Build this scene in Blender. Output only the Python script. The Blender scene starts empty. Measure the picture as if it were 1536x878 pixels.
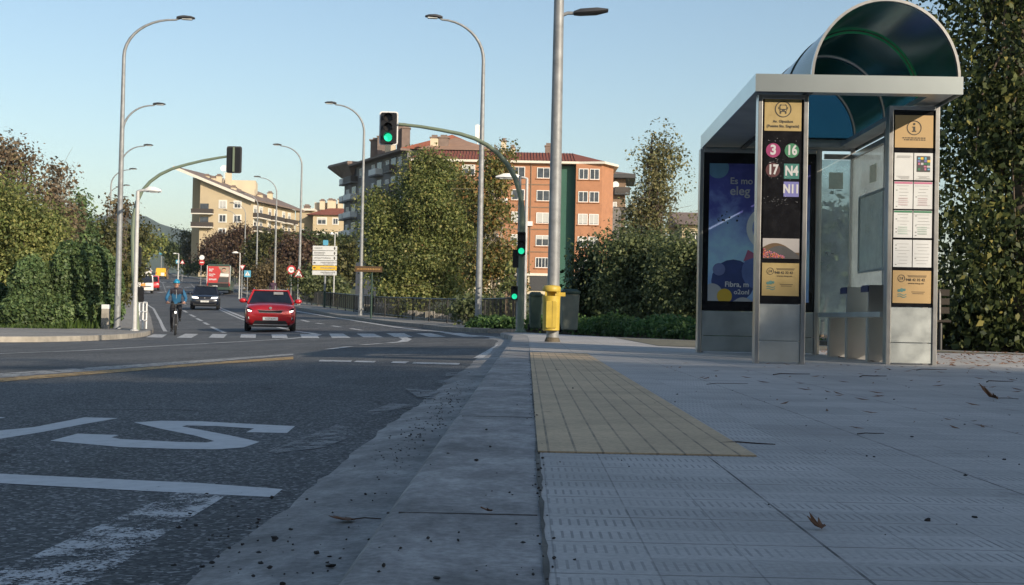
import bpy, bmesh, math, random
import numpy as np
from mathutils import Vector, Matrix
R = math.radians
random.seed(7)
scene = bpy.context.scene
COL = scene.collection
# ------------------------------------------------------------------ camera maths
H0, F, PITCH, ROLL = 0.38, 2000.0, math.atan(36.6/2000), R(1.15)
CP, SP, CR, SR = math.cos(PITCH), math.sin(PITCH), math.cos(ROLL), math.sin(ROLL)
def proj(X, Y, Z):
    z = Z-H0
    d = Y*CP+z*SP
    u, v = F*X/d, -F*(z*CP-Y*SP)/d
    return 768+u*CR-v*SR, 439+u*SR+v*CR
def at(px, py, D):
    """world point at depth Y = D that the photo shows at (px, py)"""
    u, v = px-768, py-439
    a, b = u*CR+v*SR, -u*SR+v*CR
    dx, dy, dz = a/F, CP+SP*b/F, SP-CP*b/F
    t = D/dy
    return Vector((dx*t, D, H0+dz*t))
# ------------------------------------------------------------------ terrain
_by = [-80, 46, 55, 69, 94, 119, 150, 200, 250, 300, 400, 600, 5000]
_bz = [-.12, -.12, -.05, .17, .8, 1.45, 2.4, 4.4, 6.4, 8.4, 11.5, 13, 13]
_ry = [-80, 30, 39, 50, 60, 69, 94, 119, 150, 200, 240, 277, 350, 450]
_rx = [-.15, -.15, -1.2, -3.3, -6.3, -9, -16, -22.5, -30.5, -43, -56, -70.5, -91, -114]
_ly = [29, 33, 45, 67, 88.8, 110, 150, 200, 277, 350, 450]
_lx = [-10, -10, -12.2, -18.1, -24.3, -31, -43, -57, -79, -96, -118]
def XR(y): return float(np.interp(y, _ry, _rx))
def XL(y): return float(np.interp(y, _ly, _lx))
def zr(x, y):
    b = float(np.interp(y, _by, _bz))
    u = min(max(0, XR(y)-x), 9)
    return b-.035*u*float(np.interp(y, [60, 120, 200], [1, .35, 0]))
def spot(px, D, dz=0.0):
    """ground point at depth D whose photo column is px"""
    X = (px-768)/F*D
    for _ in range(6):
        q = proj(X, D, zr(X, D)+dz)[0]
        X += (px-q)/F*D
    return Vector((X, D, zr(X, D)+dz))
def ghit(px, py, dz=0.0):
    """where the photo ray meets the road surface"""
    lo, hi = 1.0, 400.0
    D = lo
    prev = 1
    while D < hi:
        p = at(px, py, D)
        if p.z <= zr(p.x, p.y)+dz: break
        prev = D
        D *= 1.02
    a, b = prev, D
    for _ in range(30):
        m = (a+b)/2
        p = at(px, py, m)
        if p.z <= zr(p.x, p.y)+dz: b = m
        else: a = m
    return at(px, py, b)
# ------------------------------------------------------------------ materials
def newmat(name):
    m = bpy.data.materials.new(name); m.use_nodes = True
    nt = m.node_tree
    return m, nt, nt.nodes['Principled BSDF'], nt.nodes['Material Output']
def mth(nt, op, a, b=None, c=None):
    n = nt.nodes.new('ShaderNodeMath'); n.operation = op
    for i, v in enumerate((a, b, c)):
        if v is None: continue
        if hasattr(v, 'links') or hasattr(v, 'is_linked'): nt.links.new(v, n.inputs[i])
        else: n.inputs[i].default_value = v
    return n.outputs[0]
def coord(nt, kind='Object', scale=(1, 1, 1), rot=(0, 0, 0)):
    t = nt.nodes.new('ShaderNodeTexCoord'); mp = nt.nodes.new('ShaderNodeMapping')
    mp.inputs['Scale'].default_value = scale; mp.inputs['Rotation'].default_value = rot
    nt.links.new(t.outputs[kind], mp.inputs[0])
    return mp.outputs[0]
def noise(nt, vec, scale, detail=4, rough=.55):
    n = nt.nodes.new('ShaderNodeTexNoise')
    n.inputs['Scale'].default_value = scale; n.inputs['Detail'].default_value = detail
    n.inputs['Roughness'].default_value = rough
    nt.links.new(vec, n.inputs['Vector'])
    return n.outputs['Fac']
def ramp(nt, fac, stops):
    r = nt.nodes.new('ShaderNodeValToRGB')
    e = r.color_ramp.elements
    while len(e) < len(stops): e.new(.5)
    for i, (p, c) in enumerate(stops):
        e[i].position = p
        e[i].color = (c, c, c, 1) if not hasattr(c, '__len__') else (*c[:3], 1)
    nt.links.new(fac, r.inputs[0])
    return r.outputs[0]
def mixc(nt, fac, a, b, mode='MIX'):
    n = nt.nodes.new('ShaderNodeMix'); n.data_type = 'RGBA'; n.blend_type = mode
    for s, v in ((n.inputs['Factor'], fac), (n.inputs['A'], a), (n.inputs['B'], b)):
        if hasattr(v, 'is_linked'): nt.links.new(v, s)
        elif hasattr(v, '__len__'): s.default_value = (*v[:3], 1)
        else: s.default_value = v
    return n.outputs['Result']
def bump(nt, h, bsdf, strength=.3, dist=.01):
    b = nt.nodes.new('ShaderNodeBump'); b.inputs['Strength'].default_value = strength; b.inputs['Distance'].default_value = dist
    nt.links.new(h, b.inputs['Height']); nt.links.new(b.outputs[0], bsdf.inputs['Normal'])
def simple(name, col, rough=.6, metal=0.0, var=.18, scale=6, bmp=0.0, coat=0.0, kind='Object', emit=None, es=0, rv=.06):
    m, nt, b, o = newmat(name)
    v = coord(nt, kind)
    n = noise(nt, v, scale, 6, .6)
    dark = tuple(c*(1-var) for c in col); lite = tuple(min(1, c*(1+var)) for c in col)
    nt.links.new(ramp(nt, n, [(.3, dark), (.7, lite)]), b.inputs['Base Color'])
    n2 = noise(nt, v, scale*4, 3)
    nt.links.new(ramp(nt, n2, [(.3, max(.02, rough-rv)), (.7, min(1, rough+rv))]), b.inputs['Roughness'])
    b.inputs['Metallic'].default_value = metal
    if coat: b.inputs['Coat Weight'].default_value = coat; b.inputs['Coat Roughness'].default_value = .05
    if bmp: bump(nt, noise(nt, v, scale*8, 4), b, bmp, .01)
    if emit: b.inputs['Emission Color'].default_value = (*emit, 1); b.inputs['Emission Strength'].default_value = es
    return m
def mat_asphalt():
    m, nt, b, o = newmat('asphalt')
    v = coord(nt)
    vo = nt.nodes.new('ShaderNodeTexVoronoi'); vo.inputs['Scale'].default_value = 95; nt.links.new(v, vo.inputs['Vector'])
    vc = nt.nodes.new('ShaderNodeSeparateColor'); nt.links.new(vo.outputs['Color'], vc.inputs[0])
    speck = ramp(nt, vc.outputs[0], [(0, (.03, .033, .036)), (.5, (.068, .073, .077)), (.82, (.13, .134, .136)), (1, (.36, .36, .36))])
    big = noise(nt, v, .35, 5, .6)
    c = mixc(nt, 1.0, speck, ramp(nt, big, [(.3, .72), (.7, 1.12)]), 'MULTIPLY')
    vs = coord(nt, scale=(2.2, .25, 1))
    st = noise(nt, vs, 1.3, 4)
    c = mixc(nt, 1.0, c, ramp(nt, st, [(.35, .82), (.65, 1.08)]), 'MULTIPLY')
    vc2 = coord(nt); wv = nt.nodes.new('ShaderNodeTexNoise'); wv.inputs['Scale'].default_value = 1.2; wv.inputs['Detail'].default_value = 5; nt.links.new(vc2, wv.inputs['Vector'])
    dv = nt.nodes.new('ShaderNodeVectorMath'); dv.operation = 'MULTIPLY_ADD'; nt.links.new(wv.outputs['Color'], dv.inputs[0]); dv.inputs[1].default_value = (.9, .9, 0); nt.links.new(vc2, dv.inputs[2])
    cr = nt.nodes.new('ShaderNodeTexVoronoi'); cr.feature = 'DISTANCE_TO_EDGE'; cr.inputs['Scale'].default_value = .42; nt.links.new(dv.outputs[0], cr.inputs['Vector'])
    crack = mth(nt, 'MULTIPLY', mth(nt, 'LESS_THAN', cr.outputs['Distance'], .004), ramp(nt, noise(nt, vc2, .5, 2), [(.5, 0), (.56, .8)]))
    c = mixc(nt, crack, c, (.012, .012, .012))
    pt_ = ramp(nt, noise(nt, vc2, .17, 2, .4), [(.54, 1.0), (.545, .8)])
    c = mixc(nt, 1.0, c, pt_, 'MULTIPLY')
    nt.links.new(c, b.inputs['Base Color'])
    b.inputs['Roughness'].default_value = .82
    h = mth(nt, 'ADD', vo.outputs['Distance'], mth(nt, 'MULTIPLY', vc.outputs[0], .6))
    bump(nt, h, b, .55, .006)
    return m
def mat_concrete(name, col, joint=None, stain=.35):
    m, nt, b, o = newmat(name)
    v = coord(nt)
    n1 = noise(nt, v, 2.2, 8, .65); n2 = noise(nt, v, 55, 4, .7); n3 = noise(nt, v, .4, 3)
    c = mixc(nt, 1.0, col, ramp(nt, n1, [(.3, 1-stain), (.7, 1.15)]), 'MULTIPLY')
    c = mixc(nt, 1.0, c, ramp(nt, n2, [(.35, .78), (.65, 1.15)]), 'MULTIPLY')
    c = mixc(nt, 1.0, c, ramp(nt, n3, [(.3, .85), (.7, 1.1)]), 'MULTIPLY')
    n4 = noise(nt, coord(nt, scale=(1, .55, 1)), 11, 5, .7); c = mixc(nt, 1.0, c, ramp(nt, n4, [(.38, .72), (.62, 1.12)]), 'MULTIPLY')
    nt.links.new(c, b.inputs['Base Color']); b.inputs['Roughness'].default_value = .85
    bump(nt, mth(nt, 'ADD', n2, mth(nt, 'MULTIPLY', n1, .5)), b, .35, .006)
    return m
def mat_paving():
    m, nt, b, o = newmat('paving_tiles')
    v = coord(nt, rot=(0, 0, .0117))
    wob = noise(nt, v, 1.1, 2)
    s = nt.nodes.new('ShaderNodeSeparateXYZ'); nt.links.new(v, s.inputs[0])
    x, y = s.outputs[0], s.outputs[1]
    def cell(a, pitch, half):        # 1 on the joint
        f = mth(nt, 'FRACT', mth(nt, 'DIVIDE', a, pitch))
        d = mth(nt, 'ABSOLUTE', mth(nt, 'SUBTRACT', f, .5))
        return mth(nt, 'GREATER_THAN', d, .5-half/pitch)
    jx = mth(nt, 'MAXIMUM', cell(mth(nt, 'SUBTRACT', x, .515), .62, .0028), mth(nt, 'MULTIPLY', cell(mth(nt, 'SUBTRACT', x, .515), .155, .0016), .45)); jy = cell(y, .285, .0024)
    joint = mth(nt, 'MAXIMUM', jx, jy)
    # rows of short grooves pressed into each tile
    gx = mth(nt, 'FRACT', mth(nt, 'DIVIDE', x, .0168)); gy = mth(nt, 'FRACT', mth(nt, 'DIVIDE', y, .1425))
    g1 = mth(nt, 'LESS_THAN', gx, .3); g2 = mth(nt, 'LESS_THAN', mth(nt, 'ABSOLUTE', mth(nt, 'SUBTRACT', gy, .5)), .27)
    groove = mth(nt, 'MULTIPLY', g1, g2)
    # tile to tile variation
    cx = mth(nt, 'FLOOR', mth(nt, 'DIVIDE', mth(nt, 'SUBTRACT', x, .515+.31), .62)); cy = mth(nt, 'FLOOR', mth(nt, 'DIVIDE', mth(nt, 'ADD', y, .1425), .285))
    cb = nt.nodes.new('ShaderNodeCombineXYZ'); nt.links.new(cx, cb.inputs[0]); nt.links.new(cy, cb.inputs[1])
    wn = nt.nodes.new('ShaderNodeTexWhiteNoise'); wn.noise_dimensions = '2D'; nt.links.new(cb.outputs[0], wn.inputs['Vector'])
    n1 = noise(nt, v, 1.6, 8, .65); n2 = noise(nt, v, 70, 4, .7); n3 = noise(nt, v, .35, 3)
    c = mixc(nt, 1.0, (.47, .45, .425), ramp(nt, wn.outputs['Value'], [(0, .9), (1, 1.06)]), 'MULTIPLY')
    c = mixc(nt, 1.0, c, ramp(nt, n1, [(.3, .78), (.7, 1.13)]), 'MULTIPLY')
    c = mixc(nt, 1.0, c, ramp(nt, n2, [(.35, .86), (.65, 1.1)]), 'MULTIPLY')
    c = mixc(nt, 1.0, c, ramp(nt, n3, [(.3, .85), (.7, 1.08)]), 'MULTIPLY')
    st = noise(nt, coord(nt, scale=(1, 1, 1), rot=(0, 0, .4)), 2.7, 9, .75)
    c = mixc(nt, 1.0, c, ramp(nt, st, [(.30, .62), (.40, .93), (.62, 1.0), (.74, 1.16)]), 'MULTIPLY')
    gv = nt.nodes.new('ShaderNodeTexVoronoi'); gv.inputs['Scale'].default_value = 3.1; nt.links.new(v, gv.inputs['Vector'])
    gs = nt.nodes.new('ShaderNodeSeparateColor'); nt.links.new(gv.outputs['Color'], gs.inputs[0])
    gum = mth(nt, 'LESS_THAN', gv.outputs['Distance'], mth(nt, 'MULTIPLY', mth(nt, 'GREATER_THAN', gs.outputs[0], .72), mth(nt, 'MULTIPLY', gs.outputs[1], .075)))
    c = mixc(nt, mth(nt, 'MULTIPLY', gum, .55), c, (.09, .088, .085))
    wear = ramp(nt, noise(nt, v, 3.2, 3), [(.38, .15), (.6, .75)])
    c = mixc(nt, mth(nt, 'MULTIPLY', groove, wear), c, (.2, .195, .19))
    jw = ramp(nt, noise(nt, v, 4.5, 3), [(.35, .25), (.6, .95)])
    c = mixc(nt, mth(nt, 'MULTIPLY', joint, jw), c, (.045, .043, .04))
    nt.links.new(c, b.inputs['Base Color']); b.inputs['Roughness'].default_value = .8
    h = mth(nt, 'SUBTRACT', mth(nt, 'MULTIPLY', n2, .25), mth(nt, 'MAXIMUM', joint, mth(nt, 'MULTIPLY', groove, .7)))
    h = mth(nt, 'ADD', h, mth(nt, 'MULTIPLY', wn.outputs['Value'], .25))
    bump(nt, h, b, .5, .004)
    return m
def mat_tactile():
    m, nt, b, o = newmat('yellow_tactile_tiles')
    v = coord(nt, rot=(0, 0, .0117))
    s = nt.nodes.new('ShaderNodeSeparateXYZ'); nt.links.new(v, s.inputs[0])
    x, y = s.outputs[0], s.outputs[1]
    f = mth(nt, 'FRACT', mth(nt, 'DIVIDE', mth(nt, 'SUBTRACT', x, .068), .0768))
    d = mth(nt, 'ABSOLUTE', mth(nt, 'SUBTRACT', f, .5))
    rib = mth(nt, 'GREATER_THAN', d, .455)
    fy = mth(nt, 'FRACT', mth(nt, 'DIVIDE', y, .302)); jy = mth(nt, 'GREATER_THAN', mth(nt, 'ABSOLUTE', mth(nt, 'SUBTRACT', fy, .5)), .49)
    j = mth(nt, 'MAXIMUM', rib, mth(nt, 'MULTIPLY', jy, .35))
    n1 = noise(nt, v, 1.8, 8, .65); n2 = noise(nt, v, 60, 4, .7)
    c = mixc(nt, 1.0, (.56, .415, .255), ramp(nt, n1, [(.3, .7), (.7, 1.14)]), 'MULTIPLY')
    c = mixc(nt, 1.0, c, ramp(nt, n2, [(.35, .84), (.65, 1.12)]), 'MULTIPLY')
    jw = ramp(nt, noise(nt, v, 5, 3), [(.3, .2), (.65, .75)])
    c = mixc(nt, mth(nt, 'MULTIPLY', j, jw), c, (.1, .085, .065))
    nt.links.new(c, b.inputs['Base Color']); b.inputs['Roughness'].default_value = .82
    bump(nt, mth(nt, 'SUBTRACT', mth(nt, 'MULTIPLY', n2, .3), j), b, .6, .005)
    return m
def mat_paint(name, col, wear=.15, scale=9):
    """road paint, worn through to the asphalt"""
    m, nt, b, o = newmat(name)
    v = coord(nt)
    n1 = noise(nt, v, scale, 8, .75); n2 = noise(nt, v, 90, 3, .7)
    f = mth(nt, 'ADD', mth(nt, 'MULTIPLY', n1, .6), mth(nt, 'MULTIPLY', n2, .4))
    keep = mth(nt, 'GREATER_THAN', f, .30+.24*wear)
    c = mixc(nt, 1.0, col, ramp(nt, n1, [(.3, .78), (.7, 1.05)]), 'MULTIPLY')
    nt.links.new(c, b.inputs['Base Color']); b.inputs['Roughness'].default_value = .7
    tr = nt.nodes.new('ShaderNodeBsdfTransparent'); mx = nt.nodes.new('ShaderNodeMixShader')
    nt.links.new(keep, mx.inputs[0]); nt.links.new(tr.outputs[0], mx.inputs[1]); nt.links.new(b.outputs[0], mx.inputs[2])
    nt.links.new(mx.outputs[0], o.inputs['Surface'])
    return m
def mat_leaf(name, stops, trans=.42):
    m, nt, b, o = newmat(name)
    g = nt.nodes.new('ShaderNodeNewGeometry')
    c = ramp(nt, g.outputs['Random Per Island'], stops)
    v = coord(nt); n = noise(nt, v, .8, 3)
    c = mixc(nt, 1.0, c, ramp(nt, n, [(.3, .62), (.7, 1.25)]), 'MULTIPLY')
    nt.links.new(c, b.inputs['Base Color']); b.inputs['Roughness'].default_value = .5
    b.inputs['Specular IOR Level'].default_value = .3
    t = nt.nodes.new('ShaderNodeBsdfTranslucent'); nt.links.new(c, t.inputs['Color'])
    mx = nt.nodes.new('ShaderNodeMixShader'); mx.inputs[0].default_value = trans
    nt.links.new(b.outputs[0], mx.inputs[1]); nt.links.new(t.outputs[0], mx.inputs[2]); nt.links.new(mx.outputs[0], o.inputs['Surface'])
    return m
def mat_glass(name, tint, alpha=.35, haze=.0, rough=.03, hazecol=(.6, .65, .68)):
    """pane: tinted see-through + clear reflection + dust film"""
    m, nt, b, o = newmat(name)
    tr = nt.nodes.new('ShaderNodeBsdfTransparent'); tr.inputs[0].default_value = (*tint, 1)
    gl = nt.nodes.new('ShaderNodeBsdfGlossy'); gl.inputs['Roughness'].default_value = rough
    fr = nt.nodes.new('ShaderNodeLayerWeight'); fr.inputs['Blend'].default_value = alpha
    m1 = nt.nodes.new('ShaderNodeMixShader'); nt.links.new(fr.outputs['Fresnel'], m1.inputs[0])
    nt.links.new(tr.outputs[0], m1.inputs[1]); nt.links.new(gl.outputs[0], m1.inputs[2])
    df = nt.nodes.new('ShaderNodeBsdfDiffuse'); df.inputs[0].default_value = (*hazecol, 1)
    v = coord(nt); n = noise(nt, v, 2.5, 6, .7)
    tl = nt.nodes.new('ShaderNodeBsdfTranslucent'); tl.inputs[0].default_value = (*hazecol, 1); md = nt.nodes.new('ShaderNodeMixShader'); md.inputs[0].default_value = .5; nt.links.new(df.outputs[0], md.inputs[1]); nt.links.new(tl.outputs[0], md.inputs[2]); df = md
    m2 = nt.nodes.new('ShaderNodeMixShader')
    nt.links.new(ramp(nt, n, [(.3, haze*.5), (.7, min(1, haze*1.4))]), m2.inputs[0])
    nt.links.new(m1.outputs[0], m2.inputs[1]); nt.links.new(df.outputs[0], m2.inputs[2]); nt.links.new(m2.outputs[0], o.inputs['Surface'])
    return m
M = {}
def mk():
    M['asphalt'] = mat_asphalt()
    M['paving'] = mat_paving(); M['tactile'] = mat_tactile()
    M['kerb'] = mat_concrete('kerb_stone', (.38, .365, .35), stain=.5); M['gutter'] = mat_concrete('gutter_concrete', (.36, .35, .335), stain=.5)
    M['pave2'] = mat_concrete('far_pavement', (.30, .28, .25), stain=.2)
    M['joint'] = mat_concrete('joint_mortar', (.16, .15, .14)); M['crack'] = mat_concrete('crack_dirt', (.15, .14, .12), stain=.85); M['soil'] = mat_concrete('soil', (.12, .10, .07)); M['dryground'] = mat_concrete('dry_ground', (.2, .18, .12))
    M['grassland'] = simple('grassland', (.075, .09, .035), .9, var=.4, scale=.5)
    M['grass'] = mat_leaf('grass_blades', [(0, (.04, .08, .015)), (1, (.11, .17, .035))])
    M['paint'] = mat_paint('road_paint_white', (.54, .54, .53), .62); M['paint_new'] = mat_paint('road_paint_white_clean', (.58, .58, .58), .3, 14)
    M['paint_worn'] = mat_paint('road_paint_worn', (.52, .52, .52), .87, 6); M['paint_faded'] = mat_paint('road_paint_faded', (.24, .24, .238), .82, 7)
    M['paint_dull'] = mat_paint('road_paint_dull', (.4, .395, .38), .75, 8); M['paint_y'] = mat_paint('road_paint_yellow', (.5, .32, .12), .7)
    M['steel'] = simple('brushed_steel', (.58, .58, .57), .3, 1, .04, 3, rv=.015); M['steel_dull'] = simple('dull_steel', (.42, .45, .44), .42, .5, .2, 2.4, rv=.07)
    M['steel_roof'] = simple('roof_metal', (.52, .58, .59), .3, 1, .05, 2); _b = M['steel_roof'].node_tree.nodes['Principled BSDF']; M['steel_roof'].node_tree.links.remove(_b.inputs['Roughness'].links[0]); _b.inputs['Roughness'].default_value = .3
    M['galv'] = simple('galvanised_pole', (.27, .28, .285), .55, .3, .22, 7); M['galv_white'] = simple('light_grey_pole', (.5, .5, .49), .55, .1, .12, 5)
    M['green_pole'] = simple('green_grey_paint', (.16, .2, .14), .5, 0, .12, 4); M['dkgreen'] = simple('dark_green_paint', (.02, .05, .035), .45, 0, .15, 4)
    M['black'] = simple('black_plastic', (.012, .012, .013), .4, 0, .2, 8); M['blackpanel'] = simple('black_panel', (.01, .01, .012), .18, 0, .2, 4)
    M['dgrey'] = simple('dark_grey_plastic', (.05, .05, .052), .5); M['white'] = simple('white_paint', (.78, .78, .76), .5, 0, .05, 4)
    M['rubber'] = simple('rubber', (.018, .018, .018), .85); M['alu'] = simple('alloy_rim', (.45, .45, .46), .35, .9, .1)
    M['bin_yellow'] = simple('yellow_plastic', (.52, .37, .055), .45, 0, .14, 5); M['bin_green'] = simple('grey_green_plastic', (.17, .19, .155), .5, 0, .2, 3); M['bin_dark'] = simple('dark_green_plastic', (.03, .06, .045), .5)
    M['gold'] = simple('gold_sign', (.40, .30, .13), .42, .2, .08, 3); M['orange_sign'] = simple('ochre_sign', (.46, .31, .14), .5, .05, .06, 3)
    M['ink'] = simple('dark_print', (.045, .04, .03), .6); M['inkgrey'] = simple('grey_print', (.25, .25, .25), .7); M['inkblue'] = simple('teal_print', (.08, .2, .18), .6)
    M['notice'] = mat_glass('notice_paper', (.8, .8, .75), .1, .8, .3, (.85, .83, .74)); M['paper'] = simple('paper', (.62, .63, .62), .5, 0, .05, 5)
    for k, c in dict(magenta=(.27, .022, .11), green=(.028, .17, .08), maroon=(.065, .013, .016), teal=(.025, .15, .13), violet=(.15, .15, .38), red=(.45, .03, .03), orange=(.75, .28, .05), blue=(.05, .16, .5), cyan=(.1, .36, .52), yellow=(.75, .48, .05), pink=(.5, .15, .25), navy=(.012, .013, .07), brown=(.09, .05, .02)).items():
        M[k] = simple('print_'+k, c, .5, 0, .06, 3)
    M['edge_glow'] = simple('green_edge_glow', (.05, .6, .25), .4); M['letter'] = simple('pale_lettering', (.5, .5, .5), .5, 0, .03)
    M['vault_green'] = mat_glass('green_tinted_sheet', (.05, .2, .12), .3, .05, .16, (.008, .2, .09)); M['vault'] = mat_glass('tinted_vault_sheet', (.14, .28, .36), .32, .05, .13, (.012, .13, .075)); M['glass'] = mat_glass('dusty_glass', (.82, .9, .9), .25, .38, .04, (.75, .78, .77))
    M['glass2'] = mat_glass('clear_glass', (.85, .93, .92), .25, .12, .03)
    M['wglass'] = simple('window_glass', (.055, .065, .08), .08, 0, .5, 1.2); M['carglass'] = simple('car_glass', (.012, .016, .024), .05, 0, .4, 2)
    M['lens_green'] = simple('green_lens', (.02, .5, .3), .3, emit=(.02, .8, .4), es=.75); M['lens_off'] = simple('unlit_lens', (.03, .028, .026), .25)
    M['headlamp'] = simple('lit_headlamp', (.8, .8, .8), .15, emit=(1, .95, .85), es=2.2); M['lampglass'] = simple('lamp_cover', (.6, .62, .62), .2)
    M['tail'] = simple('tail_lamp', (.35, .015, .015), .2)
    M['bark'] = simple('bark', (.13, .10, .075), .9, 0, .4, 5, .5); M['bark_pale'] = simple('pale_bark', (.3, .26, .2), .9, 0, .3, 5, .4); M['dkwood'] = simple('dark_wood', (.05, .04, .03), .8); M['timber'] = simple('timber', (.3, .22, .14), .8)
    M['brick'] = simple('orange_brick', (.41, .195, .105), .85, 0, .1, 1.2); M['brick_dk'] = simple('brown_brick', (.22, .15, .10), .85, 0, .15, 1.5)
    M['render_green'] = simple('green_render', (.035, .115, .085), .8, 0, .06, .5); M['greywall'] = simple('grey_wall', (.19, .18, .175), .8, 0, .12, .6); M['stone'] = simple('stone_wall', (.36, .33, .28), .9, 0, .3, 3, .5)
    M['cream'] = simple('cream_render', (.5, .41, .27), .85, 0, .06, .5); M['cream_lt'] = simple('pale_render', (.62, .53, .38), .85, 0, .05, .5); M['trim'] = simple('white_trim', (.7, .66, .58), .7, 0, .05)
    M['roof_red'] = simple('red_tiles', (.24, .075, .045), .8, 0, .2, 1.5); M['roof_brown'] = simple('brown_tiles', (.2, .15, .125), .85, 0, .2, 1.2); M['roof_tan'] = simple('tan_tiles', (.33, .2, .135), .85, 0, .15, 1.2)
    M['shutter'] = simple('roller_shutter', (.5, .5, .48), .7, 0, .06); M['rail'] = simple('balcony_rail', (.055, .045, .038), .6)
    M['hill'] = simple('wooded_hill', (.05, .07, .035), .95, 0, .35, .004)
    M['carred'] = simple('red_car_paint', (.5, .015, .02), .28, .2, .01, 2, coat=1, rv=.005); M['carnavy'] = simple('dark_blue_car_paint', (.018, .024, .04), .28, .3, .01, 2, coat=1, rv=.005)
    M['vanwhite'] = simple('white_van_paint', (.7, .68, .63), .35, 0, .05, 2, coat=.6); M['vanyellow'] = simple('yellow_van_paint', (.72, .42, .02), .35, 0, .05, 2, coat=.6)
    M['busgreen'] = simple('grey_green_bus_paint', (.12, .16, .125), .35, 0, .1, 2, coat=.6)
    M['skin'] = simple('skin', (.45, .25, .18), .55); M['jacket_blue'] = simple('blue_jacket', (.02, .12, .24), .75); M['jacket_dark'] = simple('dark_jacket_yoke', (.03, .028, .04), .8); M['trousers'] = simple('black_trousers', (.014, .014, .017), .85); M['helmet'] = simple('blue_helmet', (.01, .25, .42), .35, coat=.5)
    M['purple_cloth'] = simple('dark_purple_coat', (.05, .025, .045), .85); M['denim'] = simple('grey_denim', (.08, .09, .12), .85); M['hair'] = simple('dark_hair', (.02, .014, .01), .7)
    M['lf_plane'] = mat_leaf('plane_leaves', [(0, (.08, .11, .034)), (.5, (.19, .225, .07)), (.9, (.33, .34, .115)), (1, (.46, .4, .15))])
    M['lf_planeR'] = mat_leaf('autumn_plane_leaves', [(0, (.07, .095, .03)), (.5, (.18, .19, .06)), (.85, (.32, .25, .08)), (1, (.36, .18, .07))])
    M['lf_yellow'] = mat_leaf('yellow_green_leaves', [(0, (.1, .14, .042)), (.5, (.24, .28, .09)), (1, (.42, .4, .14))])
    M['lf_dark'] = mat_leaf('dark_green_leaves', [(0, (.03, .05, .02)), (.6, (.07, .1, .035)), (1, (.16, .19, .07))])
    M['lf_ivy'] = mat_leaf('ivy_leaves', [(0, (.04, .075, .028)), (.6, (.095, .15, .054)), (1, (.18, .24, .09))], .15)
    M['lf_hedge'] = mat_leaf('hedge_leaves', [(0, (.045, .1, .03)), (.6, (.09, .17, .05)), (1, (.16, .25, .08))]); M['lf_shrub'] = mat_leaf('shrub_leaves', [(0, (.065, .09, .038)), (.6, (.165, .2, .083)), (1, (.3, .33, .15))])
    M['lf_red'] = mat_leaf('reddish_leaves', [(0, (.06, .04, .03)), (.5, (.13, .078, .055)), (1, (.2, .14, .075))])
    M['lf_rosy'] = mat_leaf('rosy_autumn_leaves', [(0, (.1, .085, .05)), (.5, (.22, .155, .1)), (1, (.34, .26, .15))]); M['lf_poplar'] = mat_leaf('poplar_leaves', [(0, (.1, .11, .05)), (.6, (.24, .24, .11)), (1, (.36, .31, .14))])
    M['lf_olive'] = mat_leaf('olive_leaves', [(0, (.045, .055, .02)), (.6, (.11, .115, .04)), (1, (.2, .18, .06))])
    M['lf_lime'] = mat_leaf('lime_tree_leaves', [(0, (.024, .042, .015)), (.6, (.07, .095, .032)), (.88, (.16, .19, .06)), (1, (.4, .34, .09))])  # yellow end of the ramp colours some leaves as if sunlit
    M['lf_brown'] = mat_leaf('dry_brush', [(0, (.09, .065, .035)), (.6, (.18, .14, .07)), (1, (.26, .2, .1))])
    M['deadleaf'] = simple('dead_leaf', (.16, .075, .035), .8, 0, .35, 30); M['grit'] = simple('dark_grit', (.035, .03, .027), .9, 0, .4, 40); M['twig'] = simple('twig_bark', (.05, .032, .022), .9)
mk()
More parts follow.
